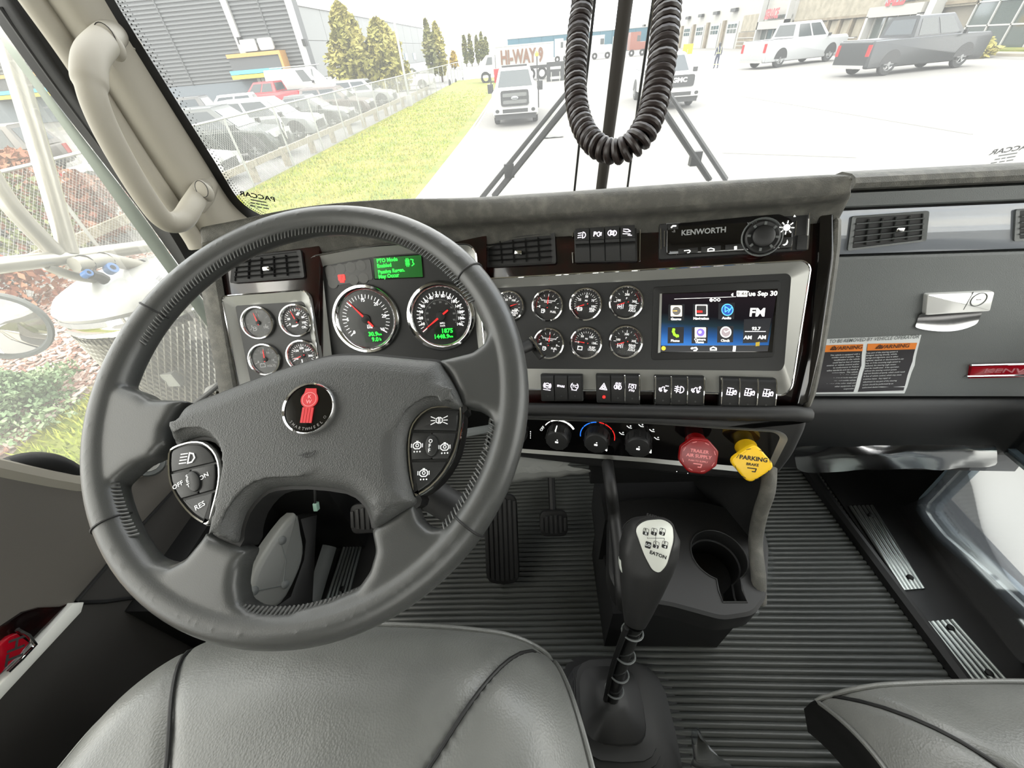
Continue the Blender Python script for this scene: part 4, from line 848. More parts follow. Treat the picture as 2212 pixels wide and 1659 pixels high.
# emblem strip
es = thing('dash_emblem', 'red and chrome lettered emblem strip low on the glove box', 'emblem', M.Translation(PR.P(2200, 800, .006)) @ PR.m.to_3x3().to_4x4())
wE = .010
MB().prism(PR.poly([(2098, 790), (2335, 784), (2331, 810), (2090, 816)], wE), .0, wE+.003, .001).build('emblem_bar', REDB, es, PR)
for a, b in (((2097, 789), (2335, 783)), ((2088, 813), (2331, 808))): MB().tube([PR.P(*a, wE+.003), PR.P(*b, wE+.003)], .0022, 6).build('chrome_edge', CHROME, es)
mb = MB(); q = PR.p(2112, 800, wE); mb.text('KENWORTH', q.x+.010, q.y+.001, .0095, wE+.0034, align='L', sx=2.1); mb.build('lettering', mat('emblem_lettering', (196, 120, 126), .3, metal=.3), es, PR, smooth=False)
# warning sticker
stk = thing('warning_sticker', 'white and black warning sticker with two orange headings on the glove box', 'sticker', M.Translation(PR.P(1880, 780, .012)) @ PR.m.to_3x3().to_4x4())
q = lambda x, y, w_=.0: PR.p(1760+x*452/2212, 690+y*180/881, w_)
def sw_(v):   # follow the lid's swell
    y = v.y
    for (ya, wa), (yb_, wb) in zip(prg[1:-2], prg[2:-1]):
        if ya <= y <= yb_: return wa+(wb-wa)*(y-ya)/(yb_-ya)
    return .003
def patch(pts, dz, nm, mt, par, n=8):
    """quad patch (left edge, right edge lists from top to bottom) laid on the lid"""
    rows = []
    for i in range(n+1):
        k = i/n
        def at(e):
            t = k*(len(e)-1); j = min(int(t), len(e)-2); return e[j].lerp(e[j+1], t-j)
        a, b = at(pts[0]), at(pts[1]); r = []
        for s in (0, .5, 1):
            c = a.lerp(b, s); c.z = sw_(c)+dz; r.append(c)
        rows.append(r)
    mb = MB(); mb.grid(rows); return mb.build(nm, mt, par, PR)
WPAP = mat('sticker_white', (215, 218, 218), .45)
patch(([q(-560, 230), q(-580, 480), q(-620, 745)], [q(1112, 155), q(1030, 470), q(880, 735)]), .0008, 'sticker_sheet', WPAP, stk)
BLKP, ORG = mat('sticker_black', (34, 32, 36), .45), mat('sticker_orange', (226, 128, 44), .45)
for L, R2, tag_ in (([q(-500, 282), q(-520, 470), q(-560, 735)], [q(497, 252), q(470, 470), q(352, 720)], 0), ([q(545, 248), q(510, 480), q(396, 720)], [q(1065, 238), q(1010, 430), q(872, 705)], 1)):
    patch((L, R2), .0012, 'text_block', BLKP, stk)
for L, R2 in (([q(-500, 282), q(-504, 352)], [q(497, 252), q(490, 325)]), ([q(545, 248), q(535, 320)], [q(1065, 238), q(1045, 305)])): patch((L, R2), .0016, 'heading_bar', ORG, stk, 3)
mb = MB()
def tw(t, x, y, h, dz=.0020, **k): c = q(x, y); mb.text(t, c.x, c.y, h, sw_(c)+dz+.0006, rot=3, **k)
tw('TO BE REMOVED BY VEHICLE OPERATOR', 605, 196, .0076, align='C', sx=.80); mb.build('title', mat('sticker_grey_print', (95, 100, 98), .5), stk, PR, smooth=False)
mb = MB(); tw('WARNING', 325, 288, .0082); tw('WARNING', 815, 272, .0082)
for x, y in ((182, 295), (662, 281)): c = q(x, y); mb.stroke([(c.x-.005, c.y-.003), (c.x+.005, c.y-.003), (c.x, c.y+.005)], .0016, sw_(c)+.0026, True)
mb.build('headings', mat('sticker_dark_print', (70, 36, 14), .5), stk, PR, smooth=False)
mb = MB(); rnd = random.Random(3)
LR = ['This vehicle is equipped with a', 'stability control system.  Any', 'modification to the vehicle', 'could lead to loss of vehicle', 'control, or vehicle control and/or', 'to conformance to Federal', 'safety standards and can result in', 'serious injury.  This vehicle', 'label is not limited to, original', 'attached truck body type and', 'size, and weight ratings,', 'location of the axles, track and', 'other equipment, and', 'suspension.']
RR_ = ['If any part of the steering system is', 'damaged, steering directly, vehicle,', 'springs and alignment, etc.) is either', 'replaced, repaired, or disconnected in any', 'way, or if the mounting angle sensor is', 'replaced, the steering angle sensor', 'must be recalibrated.  If the operation', 'without the steering control system', 'may not function properly, which could result', 'in loss of vehicle control, which may cause', 'a serious injury.  Any repair or', 'adjustment to any part of the steering', 'system should be performed by an', 'authorized dealer.']
for i in range(14):
    y = 345+25.5*i; sh = 30*(i/14)**1.6*2
    c = q(462-sh*1.9, y+8); mb.text(LR[i], c.x, c.y, .0031, sw_(c)+.0018, rot=3, align='R')
    c = q(525-sh*1.5, y); mb.text(RR_[i], c.x, c.y, .0031, sw_(c)+.0018, rot=3, align='L', sx=.92)
mb.build('small_print', WPAP, stk, PR, smooth=False)
# ------------------------------------------------------------------ steering wheel
SW = Fr(W(-.2383, .2964, -.2607), -1.1, 56.6)
wh = thing('steering_wheel', 'black leather steering wheel with four spokes and two chrome edged switch pods', 'steering wheel', SW)
RM, rm = .2150, .0168
mb = MB(); N = 96; rings = []
for i in range(N):
    a = 2*math.pi*i/N; d = V((math.cos(a), math.sin(a), 0))
    rings.append([d*(RM+rm*math.cos(t)) + V((0, 0, rm*1.05*math.sin(t))) for t in [2*math.pi*k/16 for k in range(16)]])
mb.loft(rings+[rings[0]])
def sp(pts, w0=-.013, w1=.013, bev=.009): mb.prism(SW.poly(pts, .0), w0, w1, bev, 3)
sp([(225, 800), (262, 830), (317, 850), (341, 866), (371, 866), (418, 868), (400, 882), (376, 927), (372, 960), (347, 990), (311, 1006), (288, 1024), (250, 1060), (215, 1000), (212, 900)])
sp([(948, 781), (961, 781), (1022, 766), (1046, 748), (1054, 725), (1080, 690), (1112, 760), (1128, 850), (1110, 930), (1068, 925), (1058, 899), (1037, 886), (1002, 880), (994, 858), (976, 819)])
sp([(456, 1148), (452, 1160), (416, 1203), (383, 1220), (350, 1212), (300, 1190), (330, 1260), (420, 1335), (520, 1370), (640, 1370), (660, 1330), (618, 1316), (582, 1315), (552, 1309), (531, 1295), (525, 1262), (530, 1225), (548, 1186)])
sp([(808, 1142), (817, 1189), (805, 1231), (781, 1265), (720, 1291), (640, 1312), (700, 1350), (820, 1320), (930, 1250), (1020, 1160), (1060, 1070), (1030, 1060), (992, 1095), (970, 1131), (949, 1141), (931, 1140), (912, 1123), (898, 1084)])
mb.build('rim', L_WHEEL, wh, SW, remesh=.0022, smo=8)
def wq(px, py, wz=0.0): return SW.p(px, py, wz)
# leather joints across the rim
for a in (150, 37, 214, 322):
    a = math.radians(a); d = V((math.cos(a), math.sin(a), 0)); ca = V((-d.y, d.x, 0))
    MB().tube([SW.m @ (d*(RM+(rm+.0001)*math.cos(t)) + V((0, 0, (rm*1.05+.0001)*math.sin(t)))) for t in [math.radians(-60+240*k/16) for k in range(17)]], .0011, 6).build('leather_joint', P_BLK, wh)
# stitching along the inner edge of the rim
mb = MB()
for a0, a1 in ((28, 160), (190, 222), (246, 296), (318, 352)):
    a = a0
    while a < a1:
        t = math.radians(a); d = V((math.cos(t), math.sin(t), 0)); tt = V((-d.y, d.x, 0))
        for zz in (.006,):
            c = d*(RM-rm*.96) + V((0, 0, zz)); mb.tube([c-d*.0035+tt*.002, c+V((0, 0, .0032))+d*.001, c+d*.005-tt*.002+V((0, 0, .0035))], .0010, 5)
        a += 1.2
mb.build('stitching', L_WHEEL, wh, SW)['kind'] = 'stuff'
# airbag cover
PADP = [(372, 940), (378, 920), (398, 885), (416, 870), (461, 853), (537, 823), (600, 800), (660, 781), (705, 769), (750, 765), (811, 766), (901, 775), (944, 779), (956, 792), (978, 825), (994, 858), (1000, 880), (985, 886), (955, 878), (925, 882), (896, 904), (881, 940), (879, 985), (885, 1035), (896, 1072), (898, 1088),
        (858, 1114), (811, 1143), (800, 1120), (793, 1099), (778, 1080), (745, 1060), (660, 1050), (590, 1053), (555, 1070), (525, 1108), (512, 1148), (505, 1176), (456, 1150), (462, 1110), (475, 1060), (483, 1010), (481, 980), (460, 950), (430, 943), (400, 950), (380, 958)]
pts = [SW.p(x, y, .012).xy.to_3d() for x, y in PADP]; p = ccw(spline(pts, 2, True))
mb = MB(); lv = [(0, -.022), (0, .008), (.002, .014), (.006, .019), (.012, .0225), (.020, .0245)]
mb.loft([[V((q.x, q.y, w_)) for q in inset(p, d)] for d, w_ in lv], True, True)
mb.build('airbag_cover', PAD, wh, SW, remesh=.0022, smo=6)
mb = MB(); mb.loft([[V((q.x, q.y, w_)) for q in inset(p, d)] for d, w_ in ((-.003, -.02), (-.003, .006), (.001, .007))], True, False); mb.build('cover_gap', P_BLK, wh, SW)
mb = MB(); mb.lathe([(.030, -.10), (.036, -.05), (.045, -.010)], 24, M.Translation(V((0, -.035, 0))), cap1=True); mb.build('hub', P_BLK, wh, SW)
# emblem
c = SW.p(667, 882, .027); fe = Fr(SW.m @ c); fe.u, fe.v, fe.n = SW.u, SW.v, SW.n
ra = math.radians(-3); fe.u, fe.v = SW.u*math.cos(ra)+SW.v*math.sin(ra), SW.v*math.cos(ra)-SW.u*math.sin(ra); fe._m()
em = MB().lathe([(.0255, -.004), (.0255, .001), (.0245, .002), (.0235, .001), (.0233, 0), (.001, .0002)], 40, cap1=True).build('wheel_emblem', P_GLOSS, wh, fe, label='round black emblem with chrome ring')
MB().lathe([(.0258, -.003), (.0258, .0012), (.0248, .0026), (.0236, .0012)], 40).build('chrome_ring', CHROME, em, fe)
ER = mat('emblem_red', (190, 44, 50), .35)
mb = MB(); mb.prism(circ(0, .0085, .0085, 24), .0005, .0016); mb.prism([V((-.0062, .014, 0)), V((.0062, .014, 0)), V((.0052, .0195, 0)), V((-.0052, .0195, 0))], .0005, .0015)
for i in range(4): mb.prism(rect(-.0043+.00287*i, -.0068, .0024, .015), .0005, .0015)
mb.build('emblem_badge', ER, em, fe)
mb = MB(); mb.text('K', 0, .0112, .0036, .0018); mb.text('W', 0, .0062, .0036, .0018); mb.stroke(circ(0, .0085, .0068, 20), .0005, .0018, True); mb.build('badge_letters', mat('badge_pink', (240, 150, 150), .5), em, fe, smooth=False)
mb = MB()
for i, ch in enumerate('SMARTWHEEL'): a = math.radians(222+10.6*i); mb.text(ch, .0200*math.cos(a), .0200*math.sin(a), .0027, .0006, rot=math.degrees(a)+90)
mb.stroke(circ(.0175, -.0085, .0012, 10), .0003, .0006, True)
mb.build('lettering', mat('emblem_print', (110, 108, 106), .5), em, fe, smooth=False)
mb = MB(); cc = SW.p(664, 981, .0258)
mb.tube(spline([SW.m @ (cc+V((x, y, 0))) for x, y in ((-.009, -.001), (-.003, -.0005), (.003, .001), (.0075, .003), (.004, -.002), (-.002, -.003), (-.004, .0005), (.001, .0015))], 4), .0003, 5); mb.build('thread_scrap', P_BLK, wh)
# switch pods
def podm(pts, name_lab, labels, icons, lines):
    w_ = .010; o = ccw(spline([SW.p(x, y, w_).xy.to_3d() for x, y in pts], 2, True))
    base = MB().prism(inset(o, -.0015), -.02, w_-.004, .002).build('switch_pod', P_BLK, wh, SW, label=name_lab)
    mb = MB(); mb.loft([[V((q.x, q.y, z)) for q in inset(o, d)] for d, z in ((-.0015, w_-.008), (-.0012, w_), (0, w_+.0015), (.0013, w_+.0012), (.0016, w_-.001))]); mb.build('chrome_rim', CHROME, base, SW)
    MB().prism(inset(o, .0014), w_-.006, w_-.001).build('pod_face', P_FACE, base, SW)
    inn = inset(o, .0032)
    xs = [q.x for q in inn]; ys = [q.y for q in inn]
    (ax, ay), (bx, by), (cx_, cy_), (ddx, ddy) = [SW.p(*l, w_).xy for l in lines]     # two dividing lines
    def half(P, a, b, s):
        n = V((-(b[1]-a[1]), b[0]-a[0], 0)).normalized()*s; return clip(P, n.x, n.y, n.x*a[0]+n.y*a[1]-.0012)
    topk = half(inn, (ax, ay), (bx, by), -1); mid = half(half(inn, (ax, ay), (bx, by), 1), (cx_, cy_), (ddx, ddy), -1); bot = half(inn, (cx_, cy_), (ddx, ddy), 1)
    mc = V(((ax+bx+cx_+ddx)/4, (ay+by+cy_+ddy)/4, 0))
    ax_ = V((cx_-ax, cy_-ay, 0)).normalized()
    for P in (topk, bot):
        if len(P) > 2: MB().prism(fillet(P, .002, 2) if len(P) < 9 else P, w_-.002, w_+.0015, .0012).build('button', P_FACE, base, SW)
    for s in (-1, 1):
        n = V((-ax_.y, ax_.x, 0))*s; P = clip(mid, n.x, n.y, n.x*mc.x+n.y*mc.y-.0005)
        if len(P) > 2: MB().prism(P, w_-.002, w_+.0022, .0012).build('button', P_FACE, base, SW)
    ov = [V((mc.x+q.x*1, mc.y+q.y, 0)) for q in [M.Rotation(math.atan2(ax_.y, ax_.x), 3) @ V((0, 0, 0)) if 0 else V((.0105*math.cos(t)*ax_.x - .0065*math.sin(t)*ax_.y, .0105*math.cos(t)*ax_.y + .0065*math.sin(t)*ax_.x, 0)) for t in [2*math.pi*i/24 for i in range(24)]]]
    MB().prism(inset(ccw(ov), -.0008), w_, w_+.0024).build('button_gap', P_BLK, base, SW)
    MB().prism(ov, w_, w_+.0045, .0018).build('button', P_FACE, base, SW)
    mb = MB(); rot = math.degrees(math.atan2(-ax_.x, ax_.y))+180
    for t, x, y, h, z in labels:
        c_ = SW.p(x, y, w_); mb.text(t, c_.x, c_.y, h, w_+z, rot=rot if rot < 90 else rot-360, bold=.01)
    for fn, x, y, s in icons:
        c_ = SW.p(x, y, w_); fn(mb, c_.x, c_.y, s, w_+.0026)
    mb.build('button_print', mat('cool_white_print', (225, 225, 225), .5, emit=.35) if 'cool_white_print' not in bpy.data.materials else bpy.data.materials['cool_white_print'], base, SW, smooth=False)
def i_high(mb, x, y, s, w_):
    mb.stroke([(x+s*.1, y-s*.5), (x+s*.1, y+s*.5), (x+s*.5, y+s*.4), (x+s*.7, y), (x+s*.5, y-s*.4)], s*.14, w_, True)
    for k in (-.45, -.15, .15, .45): mb.stroke([(x-s*.1, y+k*s), (x-s*.75, y+(k-.06)*s)], s*.1, w_)
def i_park(mb, x, y, s, w_):
    for d in (-1, 1):
        mb.stroke([(x+d*s*.08, y-s*.35), (x+d*s*.08, y+s*.35), (x+d*s*.35, y+s*.2), (x+d*s*.35, y-s*.2)], s*.1, w_, True)
        for k in (-.35, 0, .35): mb.stroke([(x+d*s*.5, y+k*s*.7), (x+d*s*.95, y+k*s*1.3)], s*.09, w_)
def i_eng(mb, x, y, s, w_):
    mb.stroke([(x-s*.5, y-s*.2), (x-s*.5, y+s*.15), (x-s*.25, y+s*.35), (x+s*.3, y+s*.35), (x+s*.45, y+s*.15), (x+s*.45, y-s*.2), (x+s*.25, y-s*.4), (x-s*.25, y-s*.4)], s*.12, w_, True)
    mb.stroke(circ(x, y, s*.18, 10), s*.1, w_, True); mb.stroke([(x-s*.1, y+s*.5), (x+s*.1, y+s*.5)], s*.12, w_); mb.stroke([(x-s*.72, y-s*.2), (x-s*.72, y+s*.2)], s*.1, w_); mb.stroke([(x+s*.65, y-s*.2), (x+s*.65, y+s*.2)], s*.1, w_)
    for k in (-.35, 0, .35): mb.face(circ(x+k*s, y-s*.75, s*.1, 8), w_)
podm([(366, 980), (377, 966), (395, 959), (416, 954), (440, 956), (461, 972), (473, 996), (476, 1029), (470, 1066), (458, 1111), (450, 1131), (441, 1130), (416, 1114), (392, 1087), (374, 1057), (366, 1026)], 'left switch pod',
     [('S', 413, 1030, .0034, .0050), ('E', 414, 1039, .0034, .0050), ('T', 416, 1049, .0034, .0050), ('OFF', 389, 1048, .0042, .0027), ('ON', 445, 1029, .0042, .0027), ('RES', 435, 1092, .0046, .0020)], [(i_high, 410, 990, .010)], [(372, 1022), (466, 1000), (392, 1080), (466, 1060)])
podm([(990, 880), (996, 886), (995, 921), (984, 974), (960, 1020), (931, 1052), (904, 1069), (896, 1066), (887, 1030), (882, 974), (886, 930), (900, 904), (922, 885), (946, 878)], 'right switch pod',
     [('O', 933, 954, .0034, .0050), ('F', 931, 964, .0034, .0050), ('F', 930, 974, .0034, .0050)], [(i_park, 950, 909, .0085), (i_eng, 903, 963, .0078), (i_eng, 962, 966, .0078), (i_eng, 917, 1022, .0078)], [(886, 932), (992, 934), (884, 996), (975, 994)])
# column shroud and stalks
col = thing('steering_column', 'dark steering column shroud behind the wheel with a lever on the right', 'steering column', SW.m @ V((0, -.02, -.12)))
mb = MB(); ax = SW.n; rr = []
for t, a, b in ((-.03, .05, .035), (-.06, .075, .05), (-.16, .08, .055), (-.30, .07, .06)):
    rr.append([V((a*math.cos(k*math.pi/8)*(1), b*math.sin(k*math.pi/8)-.03, t)) for k in range(16)])
mb.loft(rr, True, True); mb.build('column_shroud', P_BLK, col, SW)
q0, q1 = SW.m @ V((.07, .0, -.07)), PM_.P(1150, 742, .07)
MB().tube([q0, q0.lerp(q1, .6), q1, PM_.P(1172, 772, .075)], [.008, .008, .011, .007], 10).build('stalk', P_DARK, col)
MB().tube([PM_.P(1145, 728, .083), PM_.P(1156, 742, .083), PM_.P(1172, 770, .08)], .0025, 8).build('stalk_edge', CHROME, col)
q2 = PK.P(1062, 925, .06); MB().tube([SW.m @ V((.08, -.04, -.10)), q2, PK.P(1068, 965, .06)], .007, 8).build('trailer_brake_lever', P_GREY, col)
mb = MB(); mb.tube([SW.P(918, 1060, -.10), SW.P(1000, 1110, -.10)], .02, 10); mb.build('lower_shroud', P_BLK, col)
mb = MB(); mb.tube([SW.P(925, 1105, -.12), SW.P(955, 1103, -.12)], .006, 8); mb.build('tilt_lever', P_GREY, col)
# ------------------------------------------------------------------ seats
def seat(label, C0, xl, xr, yf, yb, top, seamL, seamR, roundf, dome):
    """C0 base point; outline functions of depth; height field with rounded shoulders; piping along the seams"""
    t = thing('cab_chair', label, 'seat', C0, 'black leather cab seats')
    def hgt(s, r):   # s across 0..1, r depth 0 front..1 back
        e = min(s, 1-s); f = r
        drop = .060*max(0, 1-e/.16)**2.2 + .075*max(0, 1-f/.22)**2.4
        h = top - drop + dome*math.sin(math.pi*s)*(.4+.6*r)
        for sm in (seamL, seamR):
            d = abs(s-sm(r)); h -= .007*math.exp(-(d/.012)**2)
        return h
    nS, nR = 72, 56; rows = []
    for j in range(nR+1):
        r = (j/nR)**1.25; row = []
        for i in range(nS+1):
            s = .5-.5*math.cos(math.pi*i/nS) if 0 else i/nS
            a, b = xl(r), xr(r); x = a+(b-a)*s
            yy = yf(s)+(yb-yf(s))*r
            row.append(W(x, yy, hgt(s, r)))
        rows.append(row)
    mb = MB(); mb.grid(rows); sm_o = mb.build('seat_cushion', L_SEAT, t, auto=80)
    # skirt below the edge
    edge = [rows[j][0] for j in range(nR, -1, -1)] + rows[0][1:] + [rows[j][-1] for j in range(1, nR+1)]
    cen = sum(edge, V())/len(edge)
    mb = MB(); mb.loft([edge, [e+V((0, 0, -.012))+(e-cen).normalized()*.004 for e in edge], [e+V((0, 0, -.05)) for e in edge], [e.lerp(cen, .12)+V((0, 0, -.14)) for e in edge]], closed=False); mb.build('seat_skirt', P_BLK, t)
    mb = MB(); mb.tube([e+V((0, 0, .0015))+(e-cen).normalized()*.002 for e in edge], .0032, 8); mb.build('edge_piping', L_SEAT, t)
    for sm in (seamL, seamR):
        P = []
        for j in range(0, 41):
            r = j/40; s = sm(r)
            if 0 <= s <= 1: a, b = xl(r), xr(r); P.append(W(a+(b-a)*s, yf(s)+(yb-yf(s))*r, hgt(s, r)+.0042))
        MB().tube(P, .0024, 7).build('seam_piping', P_BLK, t)
    mb = MB(); mb.box(W(xl(.5)+.06, yf(.5)-.38, FL+.05), W(xr(.5)-.06, yf(.5)-.08, top-.13)); mb.box(W(xl(.5)+.09, yf(.5)-.46, FL-.02), W(xr(.5)-.09, yf(.5)-.12, FL+.06)); mb.build('seat_base', P_BLK, t)
    return t
zt = -.545
fl_ = [onh(zt-.05, *q) for q in ((352, 1392), (1192, 1398))]; bl_ = [onh(zt-.06, 138, 1659), onh(zt-.06, 1255, 1659)]
def lerp_x(a, b): return lambda r: a.x+(b.x-a.x)*min(1, r*1.0)**.75
yB = -.34
_k = (fl_[0].y-bl_[0].y)/(fl_[0].y-yB)
def xl_(r): return fl_[0].x + (bl_[0].x-fl_[0].x)*min(1.25, (r/_k))**.8
def xr_(r): return fl_[1].x + (bl_[1].x+.012-fl_[1].x)*min(1.1, (r/_k))**.7
def sL(r): return .25*min(1.5, r/.23)**.62-.002
def sR(r): return 1.0-.245*min(1.4, r/.23)**.62
seat('black leather driver seat cushion under the steering wheel', W(-.23, -.1, FL), xl_, xr_, lambda s: .168+.026*math.sin(math.pi*s)**.5, yB, zt, sL, sR, .1, .012)
zp = -.66
pf_ = onh(zp-.03, 1795, 1490)
seat('black leather passenger seat cushion at the lower right', W(.62, -.1, FL), lambda r: pf_.x+.030+.02*min(1, r/.3), lambda r: pf_.x+.54, lambda s: pf_.y+.006+.012*math.sin(math.pi*s)**.5, -.38, zp, lambda r: .03+.40*min(1, r/.5)**.9, lambda r: .97-.40*min(1, r/.5)**.9, .1, .010)
# ------------------------------------------------------------------ centre console
con = thing('center_console', 'black centre console with two cup holders under the climate panel', 'console', W(.25, .35, -.85))
hd = -.70
dk = [onh(hd, *q) for q in ((1322, 1085), (1420, 1075), (1520, 1085), (1640, 1120), (1655, 1180), (1650, 1285), (1625, 1320), (1560, 1330), (1450, 1300), (1345, 1285), (1322, 1240))]
dk = [V((q.x, q.y, 0)) for q in dk]
DKF = M.Translation(V((0, 0, H+hd)))
c1, c2 = onh(hd, 1552, 1198), onh(hd, 1397, 1165)
r1, r2 = .046, .046
hole1 = [V((c1.x+r1*math.cos(a), c1.y+r1*math.sin(a), 0)) for a in [math.radians(-62+i*304/24) for i in range(25)]]
hole1 = [q for q in hole1]
s0 = onh(hd, 1535, 1272)
hole1 = [V((c1.x+r1*math.cos(a), c1.y+r1*math.sin(a), 0)) for a in [math.radians(-64+310*i/26) for i in range(27)]] + [V((c1.x-.022, c1.y-.060, 0)), V((c1.x-.022, c1.y-.078, 0)), V((c1.x+.016, c1.y-.078, 0)), V((c1.x+.016, c1.y-.060, 0))]
hole2 = circ(c2.x, c2.y, r2, 28)
mb = MB(); mb.holed(fillet(ccw(dk), .012, 3), [ccw(hole1), hole2]); mb.build('console_deck', mat('console_plastic', (17, 17, 17), .5), con, DKF)
for hl, dp in ((ccw(hole1), .075), (hole2, .075)):
    cup = MB().loft([[V((q.x, q.y, 0)) for q in hl], [V((q.x, q.y, -.006)) for q in inset(hl, .0015)], [V((q.x, q.y, -.03)) for q in inset(hl, .002)], [V((q.x, q.y, -.032)) for q in inset(hl, .0045)], [V((q.x, q.y, -dp)) for q in inset(hl, .006)]], False, True).build('cup_holder', P_BLK, con, DKF)
    MB().tube([q+V((0, 0, .0006)) for q in hl], .0014, 6, closed=True).build('cup_rim', P_DARK, cup, DKF)
fo = fillet(ccw(dk), .012, 3); cen = sum(fo, V())/len(fo)
lowp = [onh(hd-.10, *q) for q in ((1318, 1230), (1322, 1320), (1345, 1335), (1450, 1368), (1560, 1395), (1600, 1388), (1650, 1290))]
mb = MB(); mb.loft([[V((q.x, q.y, 0)) for q in fo], [V((q.x, q.y, -.004)) for q in inset(fo, -.005)], [V((q.x, q.y, -.05)) for q in inset(fo, -.006)], [V((q.x, q.y+.01, -.10)) for q in inset(fo, .004)], [V((q.x, q.y+.08, -.2)) for q in inset(fo, .03)]], False, True); mb.build('console_body', P_BLK, con, DKF)
def rail(pts, wd, nm='side_rail', mt=P_SOFT):
    mb = MB(); mb.tube(spline(pts, 4), [(.011, wd)]*((len(pts)-1)*4+1), 10, flat=(0, 1, 0)); return mb.build(nm, mt, con)
rail([PM_.P(1662, 1010, -.01), atz(.635, 1658, 1060), atz(.655, 1642, 1110), onh(hd+.03, 1632, 1170), onh(hd+.012, 1638, 1240), onh(hd-.03, 1640, 1300)], .011)
rail([PM_.P(1312, 1000, -.01), atz(.68, 1320, 1060), onh(hd+.05, 1326, 1110), onh(hd+.02, 1336, 1190), onh(hd-.0, 1342, 1270), onh(hd-.03, 1346, 1310)], .012, mt=P_DARK)
mb = MB(); mb.box(W(.11, .50, -.72), W(.42, .53, -.52)); mb.box(W(.13, .42, -.90), W(.40, .55, -.73)); mb.build('console_back', P_BLK, con)
rp_ = [PM_.P(1655, 1010, -.02), atz(.64, 1652, 1060), atz(.66, 1638, 1110), onh(hd+.01, 1634, 1170)]
MB().grid([rp_, [q+V((-.02, .10, -.10)) for q in rp_], [q+V((-.10, .20, -.34)) for q in rp_]]).build('console_side', P_BLK, con)
mb = MB(); mb.tube([onh(-.60, 1460, 1018), onh(-.60, 1474, 1014), onh(-.60, 1487, 1022)], .002, 6); mb.build('cubby_catch', CHROME, con)
mb = MB(); mb.box(W(.14, .30, FL), W(.40, .52, -.88)); mb.build('console_foot', P_BLK, con)
for k in range(3): MB().box(onh(hd-.045, 1352, 1300+k*14), onh(hd-.045, 1352, 1300+k*14)+V((.022, -.004, .007))).build('side_clip', P_DARK, con)
MB().box(onh(hd-.06, 1606, 1322), onh(hd-.06, 1606, 1322)+V((.02, -.006, .012))).build('side_clip', P_GREY, con)
# ------------------------------------------------------------------ gear lever
gs = thing('gear_shifter', 'black gear lever with silver shift pattern plate and rubber boot', 'gear lever', onh(FL, 1335, 1590))
bc = onh(FL, 1338, 1585)
def sq(cx, cy, h, a, b, r=.45, n=20):
    out = []
    for k in range(n):
        t = 2*math.pi*k/n; c, s = math.cos(t), math.sin(t); e = .55
        out.append(V((cx+a*abs(c)**e*(1 if c > 0 else -1), cy+b*abs(s)**e*(1 if s > 0 else -1), H+h)))
    return out
base = onh(-.88, 1322, 1505)
mb = MB(); prof = []
for i in range(8):
    k = i/7; h = FL+.014+(.15)*k; a = .112-.042*k; b = .125-.05*k
    cx_, cy_ = bc.x+(base.x-bc.x)*k*.75, bc.y+(base.y-bc.y)*k*.75
    prof += [sq(cx_, cy_, h, a, b), sq(cx_, cy_, h+.008, a-.001, b-.001), sq(cx_, cy_, h+.012, a-.020, b-.020), sq(cx_, cy_, h+.019, a-.020, b-.020)]
prof += [sq(base.x, base.y-.004, -.905, .055, .055), sq(base.x, base.y, -.895, .03, .03), sq(base.x, base.y, -.875, .022, .022)]
mb.loft(prof, False, True); mb.build('rubber_boot', BLACKRUB, gs, auto=70)
mb = MB(); fl2 = sq(bc.x+.004, bc.y, FL+.006, .128, .142); mb.loft([[q+V((0, 0, 0)) for q in fl2], [q+V((0, 0, .007)) for q in fl2], sq(bc.x, bc.y, FL+.016, .115, .128)], False, True); mb.build('boot_flange', P_BLK, gs)
for q in ((1408, 1497), (1432, 1608), (1262, 1440)): MB().lathe([(.006, 0), (.0055, .004), (.003, .006)], 12, M.Translation(onh(FL+.017, *q)), cap1=True).build('flange_screw', CHROME, gs)
n0, n1 = onh(-.635, 1372, 1345), onh(-.50, 1412, 1128)
sh = spline([base, base.lerp(n0, .5)+V((-.002, .004, 0)), n0], 8)
MB().tube(sh, .0128, 14).build('lever_shaft', mat('gloss_black_shaft', (12, 12, 12), .15, coat=.4), gs)
for k in (.12, .36, .62, .90):
    c = base.lerp(n0, k); d = (n0-base).normalized()
    MB().tube([c+d*.004*math.sin(t)+((d.cross(V((0, 1, 0))).normalized())*math.cos(t)+d.cross(d.cross(V((0, 1, 0))).normalized())*math.sin(t))*.0148 for t in [2*math.pi*i/20 for i in range(20)]], .0016, 6, closed=True).build('cable_tie', P_GREY, gs)
MB().tube([p+V((-.013, -.006, 0)) for p in sh], .0042, 8).build('air_line', P_BLK, gs)
kd = (n1-n0); wpx = [(0, .0155), (.08, .019), (.2, .0235), (.4, .0305), (.58, .0365), (.74, .0395), (.88, .0375), (.96, .030), (1.02, .014)]
ax = kd.normalized(); sx = V((1, 0, 0)); sx = (sx-ax*ax.dot(sx)).normalized(); sy = ax.cross(sx)
_kc = n0+kd*.72; _pd = (CAM-_kc); _pd = (_pd-ax*_pd.dot(ax)).normalized(); KN = frame_axes(_kc+_pd*.0305, V((1, 0, 0)), V((0, 0, 1)))
KN.n = (_pd+ax*.10).normalized(); KN.u = ax.cross(KN.n).normalized(); KN.v = KN.n.cross(KN.u); KN._m()
def flat_(q):
    e = (q-KN.O).dot(KN.n); return q-KN.n*(e+.0006) if e > -.0006 else q
mb = MB(); rg_ = []
